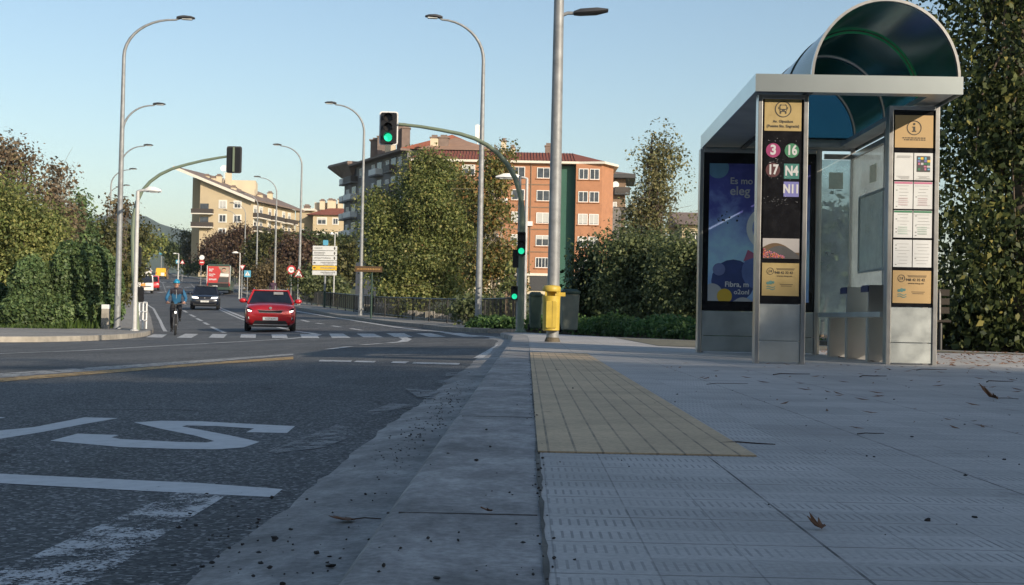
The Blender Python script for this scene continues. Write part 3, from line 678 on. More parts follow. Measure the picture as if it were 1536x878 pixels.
    # ---- totems
    def totem(name, x0, y, w, zt, dep=.13):
        mb = MB(); bw = .042
        mb.box((x0+bw/2, y+dep/2, zt/2), (bw, dep, zt)); mb.box((x0+w-bw/2, y+dep/2, zt/2), (bw, dep, zt)); mb.box((x0+w/2, y+dep/2, zt-.02), (w-2*bw-.001, dep, .04))
        tt = obj(name, mb, 'steel', sh, bevel=.004)
        x, iw = x0+w/2, w-2*bw-.004
        for za, zb in ((.015, .205), (.212, .545)):
            mb = MB(); mb.box((x, y+dep/2, (za+zb)/2), (iw, dep-.03, zb-za)); obj('kick_panel', mb, 'steel_dull', tt, bevel=.003)
        mb = MB(); mb.box((x, y+dep/2+.004, (.55+zt-.042)/2), (iw, dep-.03, zt-.042-.55)); obj('black_board', mb, 'blackpanel', tt)
        return tt, x, iw, y+.017
    def plate(p, name, x, y, z, w, h, m, th=.004):
        mb = MB(); mb.box((x, y-th/2, z), (w, th, h)); return obj(name, mb, m, p)
    def gold(p, x, y, z, w, h, m, k=1.0):
        g = plate(p, 'contact_sign', x, y, z, w, h, m); yy = y-.0055
        s = w/.34
        mb = MB(); ring(mb, x-.095*s, z+.075*s, .028*s, .033*s, yy-.001, yy, 28); mb.prism(rrect(x-.105*s, z+.075*s, .006*s, .03*s, .003*s), yy-.001, yy); mb.prism(rrect(x-.086*s, z+.075*s, .012*s, .022*s, .005*s), yy-.001, yy)
        obj('phone_symbol', mb, 'ink', g)
        text('948 42 32 42', .032*s, 'ink', g, (x+.03*s, yy, z+.062*s), bold=.0006); text('www.mcp.es', .022*s, 'ink', g, (x+.035*s, yy, z+.032*s), sx=1.25)
        mb = MB()
        for r_, zz, ww in ((0, .1, .17), (1, .09, .16), (2, -.045, .12), (3, -.06, .10)):
            mb.prism(rrect(x+.045*s if r_ < 2 else x+.055*s, z+zz*s, ww*s, .0045*s, .001), yy-.001, yy)
        obj('small_print', mb, 'inkgrey' if False else 'ink', g)
        mb = MB()      # emblem: three treetops over two waves
        for cx_, cz_, r_ in ((-.115, -.035, .014), (-.09, -.03, .018), (-.066, -.028, .012)):
            mb.prism(circ(x+cx_*s, z+cz_*s, r_*s, 14), yy-.001, yy)
        for dz in (-.066, -.085):
            n = 16; top = [(x+(-.128+.08*i/n)*s, z+(dz+.006*math.sin(i/n*2*math.pi*1.1))*s) for i in range(n+1)]
            mb.prism(top+[(a, b-.008*s) for a, b in reversed(top)], yy-.001, yy)
        obj('emblem', mb, 'inkblue', g)
        return g
    # left totem: stop name, route numbers, contact sign
    tt, x, iw, yf = totem('route_totem', .05, .14, .46, z0-.003)
    sw = iw-.035
    g = plate(tt, 'stop_name_sign', x, yf, 2.285, sw, .3, 'gold'); yy = yf-.0055
    mb = MB(); ring(mb, x, 2.335, .067, .076, yy-.001, yy, 40)
    mb.prism(rrect(x, 2.345, .066, .07, .014), yy-.001, yy); mb.prism(rrect(x-.024, 2.303, .014, .022, .004), yy-.001, yy); mb.prism(rrect(x+.024, 2.303, .014, .022, .004), yy-.001, yy)
    mb.prism(rrect(x-.04, 2.345, .006, .022, .002), yy-.001, yy); mb.prism(rrect(x+.04, 2.345, .006, .022, .002), yy-.001, yy)
    sy = obj('bus_symbol', mb, 'ink', g)
    mb = MB(); mb.prism(rrect(x, 2.352, .052, .03, .008), yy-.002, yy-.0011); mb.prism(rrect(x, 2.374, .034, .006, .002), yy-.002, yy-.0011); mb.prism(circ(x-.02, 2.323, .006, 10), yy-.002, yy-.0011); mb.prism(circ(x+.02, 2.323, .006, 10), yy-.002, yy-.0011)
    obj('symbol_window', mb, 'gold', sy)
    text('Av. Gipuzkoa', .034, 'ink', g, (x, yy, 2.222), bold=.0008); text('(Puente Sta. Engracia)', .034, 'ink', g, (x, yy, 2.178), bold=.0008)
    pn = plate(tt, 'route_panel', x, yf, 1.52, sw, 1.12, 'blackpanel'); yy = yf-.0055
    r_ = .066
    for s_, dx, z, shp, m in (('3', -.085, 1.955, 'c', 'magenta'), ('16', .085, 1.955, 'c', 'green'), ('17', -.085, 1.775, 'c', 'maroon'), ('N4', .085, 1.765, 's', 'teal'), ('N11', .085, 1.6, 's', 'violet')):
        mb = MB(); mb.prism(circ(x+dx, z, r_, 32) if shp == 'c' else rrect(x+dx, z, .138, .138, .003), yy-.0015, yy)
        b = obj('route_badge', mb, m, pn)
        text(s_, .122 if len(s_) < 3 else .108, 'letter', b, (x+dx, yy-.0022, z), bold=.0045, sx=.78 if len(s_) > 1 else .95)
    # picture at the foot of the route panel: pale sky, hill arc, pink flowers
    mb = MB(); mb.box((x, yy-.001, 1.055), (sw-.004, .002, .185)); ph = obj('photo_print', mb, simple('photo_sky', (.34, .32, .31), .5, 0, .1, 3), pn)
    def below(pts, zb=.965): return pts+[(pts[-1][0], zb), (pts[0][0], zb)]
    a = [(x-.165+.33*i/16, 1.02+.085*math.sin(math.pi*min(1, (i+3)/17))) for i in range(17)]
    mb = MB(); mb.prism(below(a), yy-.004, yy-.0025); obj('photo_hill', mb, 'brown', ph)
    a = [(x-.165+.33*i/16, .99+.09*math.sin(math.pi*min(1, (i+1)/17))) for i in range(17)]
    mb = MB(); mb.prism(below(a), yy-.006, yy-.0045); obj('photo_slope', mb, 'dgrey', ph)
    mb = MB(); rr = random.Random(4)
    for i in range(150):
        u = rr.random()**1.6; mb.prism(circ(x-.16+.19*u, .968+rr.random()*.085*(1-u*.8), rr.uniform(.003, .006), 6), yy-.008, yy-.0065, rr.choice((0, 0, 1, 2)))
    obj('photo_flowers', mb, ['pink', 'orange', 'red'], ph)
    mb = MB()
    for i in range(70):
        mb.prism(circ(x+rr.gauss(-.02, .08), rr.choice((1.48, 1.5, 1.72, 2.06, 1.86))+rr.gauss(0, .025), rr.uniform(.0008, .0028), 6), yy-.0035, yy-.0025)
    obj('paint_specks', mb, 'letter', pn)['kind'] = 'stuff'
    gold(tt, x, yf, .772, sw, .3, 'gold')
    # right totem: information sign, timetables, contact sign
    tt, x, iw, yf = totem('timetable_totem', 1.38, .66, .48, z0-.003)
    sw = iw-.03
    g = plate(tt, 'information_sign', x, yf, 2.225, sw, .31, 'orange_sign'); yy = yf-.0055
    mb = MB(); ring(mb, x, 2.26, .062, .07, yy-.001, yy, 40); mb.prism(circ(x, 2.296, .0115, 14), yy-.001, yy)
    mb.prism([(x-.018, 2.272), (x+.01, 2.272), (x+.01, 2.232), (x+.02, 2.232), (x+.02, 2.222), (x-.02, 2.222), (x-.02, 2.232), (x-.009, 2.232), (x-.009, 2.262), (x-.018, 2.262)], yy-.001, yy); obj('information_symbol', mb, 'ink', g)
    mb = MB()
    for zz, ww in ((2.163, .22), (2.145, .19)):
        xx = x-ww/2
        while xx < x+ww/2:
            l = rr.uniform(.012, .03); mb.prism(rrect(xx+l/2, zz, l, .009, .001), yy-.001, yy); xx += l+.006
    obj('small_print', mb, 'ink', g)
    tops = [2.02, 1.745, 1.47, 1.19]; hh = .26; cw = sw/2-.004
    for i, zt in enumerate(tops):
        for j, dx in enumerate((-(cw/2+.004), cw/2+.004)):
            p = plate(tt, 'timetable_sheet', x+dx, yf, zt-hh/2, cw, hh, 'paper'); y3 = yf-.0048
            zc = zt-hh/2
            if i in (1, 2):
                mb = MB(); mb.prism(rrect(x+dx, zt-.012, cw-.006, .018, .001), y3-.001, y3); obj('header_band', mb, 'pink' if i == 1 else 'green', p)
            if i == 0 and j == 1:
                mb = MB(); mb.prism(rrect(x+dx, zc+.025, cw*.72, hh*.58, .002), y3-.001, y3); mp = obj('map_ground', mb, 'dgrey', p)
                mb = MB()
                for a in range(4):
                    for b in range(5):
                        if rr.random() < .8: mb.prism(rrect(x+dx-.045+.03*a+rr.uniform(0, .006), zc-.025+.026*b, rr.uniform(.016, .03), rr.uniform(.014, .024), .001), y3-.0025, y3-.0012, rr.randrange(6))
                obj('map_blocks', mb, ['yellow', 'cyan', 'pink', 'green', 'letter', 'violet'], mp)
            mb = MB()
            for k in range(7):
                z_ = zt-.04-k*.031
                if i == 0: z_ = zt-.03-k*.008 if k < 3 else zt-hh+.012+(k-3)*.008
                ww = cw*rr.uniform(.35, .85); mb.prism(rrect(x+dx+rr.uniform(-.01, .01), z_, ww, .0028, .0005), y3-.001, y3)
                if i and rr.random() < .35: mb.prism(rrect(x+dx-cw*.36, z_-.012, .014, .009, .0005), y3-.001, y3)
            obj('small_print', mb, 'inkgrey', p)
            if i in (1, 2):
                mb = MB()
                for k in range(4): mb.prism(rrect(x+dx-cw*.02, zc-.03-.02*k, cw*.5, .011, .0005), y3-.001, y3)
                obj('table_block', mb, simple('pale_pink_print', (.5, .42, .43), .6) if i == 1 else simple('pale_green_print', (.42, .5, .45), .6), p)
    gold(tt, x, yf, .742, sw, .31, 'orange_sign')
    # ---- end wall advertisement
    ye = Lh-.25; x0, x1 = -.03, 1.4
    mb = MB(); zt = z0-.03
    mb.box((x0+.02, ye+.07, zt/2), (.045, .16, zt)); mb.box((x1-.02, ye+.07, zt/2), (.045, .16, zt)); mb.box(((x0+x1)/2, ye+.07, zt-.02), (x1-x0-.092, .16, .04))
    ad = obj('advert_case', mb, 'steel', sh, bevel=.004)
    xc, iw = (x0+x1)/2, x1-x0-.095
    for za, zb in ((.015, .2), (.207, .5)):
        mb = MB(); mb.box((xc, ye+.07, (za+zb)/2), (iw, .12, zb-za)); obj('kick_panel', mb, 'steel_dull', ad, bevel=.003)
    mb = MB(); mb.box((xc, ye+.075, (.505+zt-.042)/2), (iw, .12, zt-.042-.505)); obj('black_board', mb, 'blackpanel', ad)
    m, nt, b, o = newmat('advert_print')
    v = coord(nt, 'Object'); sp = nt.nodes.new('ShaderNodeSeparateXYZ'); nt.links.new(v, sp.inputs[0])
    n = noise(nt, v, 2.6, 7, .62)
    f = mth(nt, 'ADD', mth(nt, 'MULTIPLY', mth(nt, 'SUBTRACT', 2.25, sp.outputs[2]), .52), mth(nt, 'MULTIPLY', mth(nt, 'SUBTRACT', n, .5), .75))
    c = ramp(nt, f, [(.0, (.05, .05, .22)), (.18, (.1, .11, .4)), (.36, (.32, .44, .76)), (.58, (.48, .76, .9)), (.8, (.3, .48, .8)), (1, (.12, .17, .5))])  # printed blues, brightened below the top to stand in for sun on the poster
    nt.links.new(c, b.inputs['Base Color']); b.inputs['Roughness'].default_value = .35
    pa, pb, qa, qb = x0+.115, x1-.11, .62, 2.27
    mb = MB(); mb.box(((pa+pb)/2, ye+.013, (qa+qb)/2), (pb-pa, .004, qb-qa)); pr = obj('advert_print', mb, m, ad)
    yy = ye+.0098
    def fig(name, out, m, d=0): mb = MB(); mb.prism(out, yy-.001-d, yy-d); return obj(name, mb, m, pr)
    def clip(o): return [(min(max(a, pa), pb), min(max(b, qa), qb)) for a, b in o]
    fig('planet_disc', clip(circ(pa+.1, qb-.05, .13, 28)), simple('planet_print', (.12, .25, .36), .5))
    text('Es mo', .11, 'letter', pr, (pa+.245, yy-.002, 2.06), bold=.0015, align='LEFT'); text('eleg', .15, 'letter', pr, (pa+.245, yy-.002, 1.94), bold=.002, align='LEFT')
    mb = MB(); ring(mb, pa+.72, 1.5, .2, .27, yy-.002, yy-.001, 36); obj('letter_ring', mb, 'white', pr)
    fig('furry_back', clip(circ(pa+.3, .86, .26, 20)), simple('fur_print', (.05, .075, .22), .6), .001); fig('furry_head', clip(circ(pa+.62, .98, .22, 20)), simple('fur_print_light', (.13, .19, .42), .6), .0025)
    fig('pink_ear', [(pa+.42, 1.1), (pa+.47, 1.24), (pa+.6, 1.17)], 'pink', .004); fig('dark_nose', circ(pa+.62, 1.02, .05, 14), 'black', .004)
    fig('light_ball', circ(pa+.13, 1.0, .075, 18), simple('ball_print', (.2, .24, .45), .5), .002)
    fig('white_bubble', clip(circ(pa+.05, qa+.08, .13, 24)), 'letter', .004); fig('yellow_bubble', clip(circ(pa+.2, qa+.06, .09, 24)), 'yellow', .006); fig('white_bubble', clip(circ(pa+.42, qa-.09, .14, 24)), 'letter', .007)
    text('Fibra, m', .088, 'white', pr, (pa+.2, yy-.012, .82), bold=.0015, align='LEFT'); text('o2onl', .08, 'white', pr, (pa+.31, yy-.012, .73), bold=.001, align='LEFT')
    mb = MB(); rr = random.Random(8)
    for k in range(14): mb.prism(circ(pa+.1+rr.random()*.25, 1.62+rr.gauss(0, .05), rr.uniform(.004, .014), 6), yy-.002, yy-.001)
    obj('dark_specks', mb, 'black', pr)
build_shelter()
# ------------------------------------------------------------------ street lamps
def lamp_parts(root, H, arm, side, r0, r1, headlen, n=10):
    """pole + curved arm along local x, head at the tip"""
    ra, rh = arm*.72, 1.35
    pole = MB(); pole.tube([(0, 0, 0), (0, 0, .5), (0, 0, H*.5), (0, 0, H-rh)], [r0, r0*.97, (r0+r1)/2, r1], n)
    po = obj('pole', pole, 'galv', root, True)
    base = MB(); base.lathe([(r0*1.9, 0), (r0*1.9, .02), (r0*1.15, .03), (r0*1.1, .1), (r0*1.02, .11)], 12); obj('base_flange', base, 'galv', po)
    dr = MB(); dr.box((0, -r0*.93, 1.0), (r0*.9, .03, .32)); obj('hatch', dr, 'galv', po)
    a = MB(); pts = [(side*ra*(1-math.cos(t)), 0, H-rh+rh*math.sin(t)) for t in [math.pi/2*i/10 for i in range(11)]]+[(side*(arm-headlen*.8), 0, H+.06)]
    a.tube(pts, [r1*(1-.045*i) for i in range(len(pts))], n); obj('arm', a, 'galv', root, True)
    h = MB(); x0, x1 = side*(arm-headlen), side*arm
    secs = []
    for t, w, hh in ((0, .06, .05), (.15, .1, .08), (.4, .15, .1), (.8, .14, .07), (1, .07, .025)):
        x = x0+(x1-x0)*t; z = H+.07+.02*t
        secs.append([(x, -w, z), (x, -w*.7, z+hh*.8), (x, w*.7, z+hh*.8), (x, w, z), (x, w*.7, z-.03), (x, -w*.7, z-.03)])
    h.loft(secs); hd = obj('lamp_head', h, 'dgrey', root, True)
    g = MB(); g.box(((x0+x1)/2+side*.05, 0, H+.038), (headlen*.55, .17, .03)); obj('lamp_glass', g, 'lampglass', hd)
yaw = .28
order = ['nearest', 'second', 'third', 'fourth', 'fifth', 'sixth', 'seventh']
for i, D in enumerate((45.7, 67, 88.8, 110, 132, 155, 180)):
    x = XL(D)-(1.2, 1.65, 1.95, 2.3, 2.6, 2.6, 2.6)[i]; z = zr(x, D)+.1
    if i == 0: x = spot(175.5, D, .13).x
    t = thing('street_lamp', f'tall grey curved street lamp on the left pavement, {order[i]} along the road', 'street lamp', (x, D, z), yaw*.5, 'lamps along the left pavement')
    lamp_parts(t, 10.75, 2.35 if i == 0 else 2.05, 1, .115, .06, .62, 10 if i < 3 else 6)
for i, D in enumerate((46, 69, 94, 119, 144, 170, 196)):
    x = XR(D)+1.3; z = zr(x, D)+.1
    if i == 0: x = spot(717, D, .1).x
    if i == 1: x = spot(540, D, .1).x
    if i == 2: x = spot(448, D, .1).x
    t = thing('street_lamp', f'tall grey curved street lamp beside the right hand railing, {order[i]} along the road', 'street lamp', (x, D, z), yaw*.5, 'lamps along the right pavement')
    lamp_parts(t, (10.6, 10.9, 11.2, 10.8, 10.8, 10.8, 10.8)[i], 2.05, -1, .11 if i else .125, .06, .6, 10 if i < 3 else 6)
# foreground lamp with the bin
p = spot(828.5, 21, .12); p.z = 0
t = thing('street_lamp', 'large galvanised street lamp column on the near pavement carrying the yellow litter bin', 'street lamp', p)
mb = MB(); mb.tube([(0, 0, 0), (0, 0, .3), (0, 0, 2.4), (0, 0, 10.5)], [.098, .098, .094, .055], 18); po = obj('pole', mb, 'galv', t, True)
mb = MB(); mb.lathe([(.125, 0), (.12, .03), (.105, .06), (.1, .07)], 18); obj('base_collar', mb, 'soil', po)
mb = MB(); mb.tube([(.05, 0, 5.16), (.14, 0, 5.2), (.3, 0, 5.2)], .028, 8); obj('arm', mb, 'galv', t, True)
mb = MB(); mb.loft([[(x, -w, z), (x, -w*.7, z+h_), (x, w*.7, z+h_), (x, w, z), (x, w*.6, z-.03), (x, -w*.6, z-.03)] for x, w, z, h_ in ((.24, .05, 5.2, .03), (.34, .11, 5.2, .06), (.6, .13, 5.22, .06), (.78, .06, 5.26, .015))]); obj('lamp_head', mb, 'dgrey', t, True)
mb = MB(); mb.tube([(0, 0, 10.3), (-.3, 0, 11.2), (-1.2, 0, 11.6), (-2.2, 0, 11.65)], [.055, .05, .045, .04], 12); obj('road_arm', mb, 'galv', t, True)
mb = MB(); mb.loft([[(x, -w, z), (x, -w*.7, z+h_), (x, w*.7, z+h_), (x, w, z)] for x, w, z, h_ in ((-2.0, .05, 11.62, .03), (-2.2, .14, 11.62, .1), (-2.6, .13, 11.63, .08), (-2.8, .06, 11.64, .02))]); obj('road_lamp_head', mb, 'dgrey', t, True)
# litter bin
b = thing('litter_bin', 'yellow plastic litter bin clamped to the large lamp column', 'litter bin', (p.x, p.y, 0))
cx, cy = -.03, -.12
prof = [(.145, .175), (.15, .19), (.152, .68), (.152, .71)]
mb = MB(); mb.lathe([(.118, .175), (.132, .185), (.138, .66), (.141, .72)], 24, T=Matrix.Translation((cx, cy, 0))); body = obj('bin_body', mb, 'bin_yellow', b, True)
mb = MB(); mb.prism(rrect(cx+.0, .43, .17, .42, .02), cy-.149, cy-.12); obj('front_panel', mb, 'bin_yellow', body, bevel=.006)
mb = MB(); mb.box((cx+.012, cy-.1495, .44), (.004, .004, .4)); obj('panel_seam', mb, 'brown', body)
mb = MB(); mb.box((cx-.09, cy-.07, .745), (.03, .05, .11)); mb.box((cx+.09, cy-.07, .745), (.03, .05, .11)); mb.box((cx, cy+.09, .745), (.1, .04, .11)); obj('lid_post', mb, 'bin_yellow', b)
mb = MB(); mb.lathe([(.138, .79), (.143, .8), (.141, .86), (.12, .88), (.05, .89)], 24, T=Matrix.Translation((cx, cy, 0))); obj('lid', mb, 'bin_yellow', b, True)
mb = MB(); mb.lathe([(.105, .0), (.115, .01), (.115, .07), (.105, .08)], 18, T=Matrix.Translation((0, 0, .72))); mb.box((.14, -.03, .75), (.1, .05, .06)); obj('clamp', mb, 'bin_yellow', b)
# ------------------------------------------------------------------ traffic lights
def signal_head(root, name, c, w, h, faces='front', border=True, lit=2, visor=True, n=3):
    """lamp box facing local -y (front) or +y (back seen)"""
    s = -1 if faces == 'front' else 1
    x, y, z = c; d = .16
    hd = obj(name, MB().prism(rrect(x, z, w*.82, h*.9, w*.1), y-d/2, y+d/2), 'black', root)
    if border:
        mb = MB(); mb.prism(rrect(x, z, w, h, w*.14), y-.012-s*.03, y+.012-s*.03); pl = obj('backing_board', mb, 'dgrey' if s > 0 else 'black', hd)
        o, i = rrect(x, z, w, h, w*.14), rrect(x, z, w*.87, h*.93, w*.09)
        mb = MB(); N = len(o)
        for k in range(N):
            mb.prism([o[k], o[(k+1) % N], i[(k+1) % N], i[k]], y+s*.015-s*.03, y+s*.0125-s*.03)
        obj('white_border', mb, 'white', pl)
    pitch = h*.86/n; r = min(w*.3, pitch*.42)
    for k in range(n):
        zz = z+h*.43-pitch*(k+.5)
        mb = MB(); yy = y+s*(d/2+.004); mb.prism(circ(x, zz, r, 22), yy-.006, yy+.006)
        obj('lens', mb, 'lens_green' if k == lit else 'lens_off', hd)
        mb = MB()
        m = 14
        for q in range(m):
            a0, a1 = math.pi*(-.1+1.2*q/m), math.pi*(-.1+1.2*(q+1)/m)
            def P(a, rr_, y_): return (x+rr_*math.cos(a), y_, zz+rr_*math.sin(a))
            y0, y1 = y+s*d/2, y+s*(d/2+r*1.5)
            mb.add([P(a0, r*1.1, y0), P(a1, r*1.1, y0), P(a1, r*1.1, y1), P(a0, r*1.1, y1), P(a0, r*1.17, y0), P(a1, r*1.17, y0), P(a1, r*1.17, y1), P(a0, r*1.17, y1)], [(0, 1, 2, 3), (7, 6, 5, 4), (3, 2, 6, 7), (0, 4, 5, 1)])
        obj('visor', mb, 'black', hd)
    return hd
D = 33.2; b0 = at(780.5, 499, D); b0.z = 0
t = thing('traffic_light', 'green grey arched traffic light showing green over the road and on its post', 'traffic light', b0)
pts = [b0]+[at(px, py, D) for px, py in ((783.5, 330), (783, 312), (780, 290), (773, 268), (762, 248), (748, 231), (731, 218), (712, 208), (690, 201), (660, 195), (630, 190), (598, 186.5))]
pts = [q-b0 for q in pts]
mb = MB(); mb.tube(pts, [.088, .075]+[.07-.0032*i for i in range(len(pts)-2)], 14); obj('mast', mb, 'green_pole', t, True)
mb = MB(); mb.lathe([(.15, 0), (.15, .03), (.1, .05), (.095, .1)], 14); obj('base_plate', mb, 'green_pole', t)
c = at(583, 192.5, D)-b0; signal_head(t, 'signal_head', (c.x, 0, c.z), .47, .84)
c2 = at(782, 366.5, D)-b0; signal_head(t, 'repeater_head', (c2.x, -.18, c2.z), .25, .64, border=False)
mb = MB(); mb.box((c2.x, -.09, c2.z+.2), (.05, .09, .04)); mb.box((c2.x, -.09, c2.z-.2), (.05, .09, .04)); obj('bracket', mb, 'black', t)
c3 = at(775, 388, D)-b0; signal_head(t, 'walker_head', (c3.x, .1, c3.z), .24, .5, faces='back', border=False, n=2, lit=9)
D2 = 43.5; b1 = at(206, 497, D2); b1.z = zr(b1.x, b1.y)+.13
t = thing('traffic_light', 'green grey arched traffic light seen from behind on the left pavement', 'traffic light', b1)
pts = [b1]+[at(px, py, D2) for px, py in ((200, 400), (199, 350), (200.5, 325), (205, 304), (213, 287), (225, 273), (240, 262), (258, 253.5), (280, 247), (305, 241), (330, 236.5), (341, 235))]
pts = [q-b1 for q in pts]
mb = MB(); mb.tube(pts, [.088, .075]+[.068-.003*i for i in range(len(pts)-2)], 12); obj('mast', mb, 'green_pole', t, True)
c = at(351.5, 240, D2)-b1; hd = signal_head(t, 'signal_head', (c.x, 0, c.z), .5, .88, faces='back', lit=9)
mb = MB(); mb.box((c.x, -.11, c.z), (.06, .05, .8)); obj('head_bracket', mb, 'green_pole', hd)
c = at(206.5, 385, D2)-b1; signal_head(t, 'repeater_head', (c.x-.05, .16, c.z), .26, .75, faces='back', border=False, lit=9)
c = at(210, 442, D2)-b1; signal_head(t, 'walker_head', (c.x-.03, .1, c.z), .26, .55, faces='back', border=False, n=2, lit=9)
# post with the small walkers' signal behind the right mast
D3 = 36; q = spot(775.5, D3, .05); q.z = 0
t = thing('crossing_signal', 'thin grey post with a small green walking signal behind the arched light', 'crossing signal', q)
top = at(778, 400, D3).z
mb = MB(); mb.tube([(0, 0, 0), (0, 0, 4.2)], [.045, .04], 10); obj('post', mb, 'galv', t, True)
z = at(771, 440, D3).z; signal_head(t, 'signal_head', (-.09, -.08, z), .24, .42, border=False, n=2, lit=1)
# ------------------------------------------------------------------ low lamps
def low_lamp(px, py, D, label, zoff, ht_py, side, L=.75, r=.06, hl=.5, group='low pavement lamps'):
    q = spot(px, D, zoff); z1 = at(px, ht_py, D).z; H = z1-q.z
    t = thing('low_street_lamp', label, 'street lamp', q, 0, group)
    mb = MB(); mb.tube([(0, 0, 0), (0, 0, H*.5), (0, 0, H)], [r, r*.9, r*.8], 10); po = obj('pole', mb, 'galv_white', t, True)
    mb = MB(); mb.lathe([(r*1.8, 0), (r*1.8, .03), (r*1.1, .05)], 10); obj('base_plate', mb, 'galv_white', po)
    mb = MB(); mb.tube([(0, 0, H-.12), (0, 0, H), (side*.12, 0, H+.03), (side*(L-hl*.8), 0, H+.05)], r*.62, 8); obj('bracket', mb, 'galv_white', t, True)
    mb = MB(); secs = []
    for u, w, hh in ((0, .07, .07), (.25, .14, .13), (.65, .16, .11), (1, .06, .03)):
        x = side*(L-hl+hl*u); z = H+.02; secs.append([(x, -w, z), (x, -w*.75, z+hh), (x, w*.75, z+hh), (x, w, z), (x, w*.6, z-.04), (x, -w*.6, z-.04)])
    mb.loft(secs); hd = obj('lamp_head', mb, 'white', t, True)
    mb = MB(); mb.box((side*(L-hl*.45), 0, H-.022), (hl*.55, .18, .02)); obj('lamp_glass', mb, 'lampglass', hd)
low_lamp(201.5, 496, 42.6, 'short white lamp with a square head in front of the left traffic mast', .13, 287, 1, .75, .075)
low_lamp(786, 499, 40.2, 'short white lamp with its head behind the right traffic mast arch', .02, 268, -1, .95, .055, .72)
low_lamp(358.5, 442, 117, 'small white lamp rising beside the yield sign near the bus', .13, 380, -1, .7, .055)
low_lamp(267, 414, 215, 'small white lamp on the far traffic island past the yellow van', .1, 381, -1, .9, .12)
low_lamp(500, 452, 90, 'thin plain lamp post standing behind the direction boards', .1, 352, -1, .35, .05, .25)
low_lamp(544, 470, 72, 'short lamp post beside the brown sign at the railing', .1, 392, 1, .25, .06, .2)
# ------------------------------------------------------------------ signs
def sign_post(name, px, D, label, top_py, r=.035, zoff=.12, m='galv', cat='road sign', grp=None):
    q = spot(px, D, zoff); t = thing(name, label, cat, q, 0, grp)
    H = at(px, top_py, D).z-q.z
    mb = MB(); mb.tube([(0, 0, 0), (0, 0, H)], r, 8); obj('post', mb, m, t, True)
    return t, H, q
def tri(x, z, s, down=False):
    h = s*.866; k = -1 if down else 1
    return [(x-s/2, z-k*h/3), (x+s/2, z-k*h/3), (x, z+k*2*h/3)]
def face(root, name, out, y, m): return obj(name, MB().prism(out, y-.012, y), m, root)
t, H, q = sign_post('speed_sign', 436, 100, 'round red bordered speed limit sign beside the railing', 398, .04)
f = face(t, 'sign_face', circ(0, H-.35, .34, 28), -.045, 'red'); w = face(f, 'white_disc', circ(0, H-.35, .22, 28), -.059, 'white'); text('50', .2, 'ink', w, (0, -.075, H-.35), bold=.004)
t, H, q = sign_post('warning_sign', 446.2, 93.2, 'red triangle bump warning sign beside the third right street lamp', 400, .03)
f = face(t, 'sign_face', tri(.05, H-.55, .72), -.05, 'red'); w = face(f, 'white_triangle', tri(.05, H-.56, .5), -.064, 'white')
mb = MB(); mb.prism([(.05-.16, H-.66), (.05-.1, H-.6), (.05-.04, H-.64), (.05+.04, H-.64), (.05+.1, H-.6), (.05+.16, H-.66), (.05+.16, H-.7), (.05-.16, H-.7)], -.08, -.066); obj('bump_symbol', mb, 'ink', w)
t, H, q = sign_post('yield_sign', 362.2, 120, 'red and white yield triangle pointing down near the bus', 397, .05)
f = face(t, 'sign_face', tri(.02, H-.22, .58, True), -.06, 'red'); face(f, 'white_triangle', tri(.02, H-.21, .38, True), -.074, 'white')
t, H, q = sign_post('crossing_sign', 370.5, 124, 'square blue crosswalk sign right of the yield triangle', 406, .035)
f = face(t, 'sign_face', rrect(0, H-.3, .62, .62, .04), -.045, 'cyan'); w = face(f, 'white_triangle', tri(0, H-.33, .46), -.06, 'white')
mb = MB(); mb.tube([(-.06, -.078, H-.42), (0, -.078, H-.32), (.06, -.078, H-.43)], .015, 5); mb.tube([(0, -.078, H-.32), (0, -.078, H-.2)], .018, 5); mb.ball((0, -.078, H-.17), .025, 0, 8, 5); obj('walker_symbol', mb, 'ink', w)
t, H, q = sign_post('no_entry_sign', 301, 190, 'no entry sign with a white disc above it at the far junction', 386, .05, .0)
face(t, 'sign_face', circ(.1, H-.75, .4, 24), -.06, 'red'); face(t, 'upper_disc', circ(.1, H-.05, .36, 24), -.06, 'white'); mb = MB(); mb.box((.1, -.08, H-.75), (.5, .012, .13)); obj('white_bar', mb, 'white', t)
t, H, q = sign_post('direction_sign', 187.5, 125, 'blue disc arrow sign on the left pavement beside the road', 412, .07, .12, 'white')
face(t, 'sign_face', circ(0, H-.1, .28, 24), -.08, 'cyan'); mb = MB(); mb.prism([(-.02, H-.28), (.03, H-.28), (.03, H-.1), (.1, H-.1), (.005, H+.06), (-.09, H-.1), (-.02, H-.1)], -.105, -.094); obj('arrow', mb, 'white', t)
t, H, q = sign_post('warning_sign', 209.5, 195, 'far red triangle warning sign above the white truck', 398, .05)
f = face(t, 'sign_face', tri(0, H-.35, .85), -.06, 'red'); face(f, 'white_triangle', tri(0, H-.36, .56), -.074, 'white')
t, H, q = sign_post('warning_sign', 273, 218, 'red triangle warning sign on the far island right of the yellow van', 391, .06, .1)
f = face(t, 'sign_face', tri(0, H-.3, .85), -.07, 'red'); face(f, 'white_triangle', tri(0, H-.31, .56), -.084, 'white')
t, H, q = sign_post('crossing_sign', 266, 219, 'faded blue square sign below the small far island lamp', 390, .05, .1)
f = face(t, 'sign_face', rrect(0, H-.3, .6, .6, .04), -.07, 'cyan'); face(f, 'white_triangle', tri(0, H-.33, .42), -.085, 'white')
t, H, q = sign_post('direction_sign', 241.5, 290, 'blue round sign in front of the distant pale statue', 378, .09, .1)
face(t, 'sign_face', circ(0, H-.3, .42, 24), -.1, 'cyan')
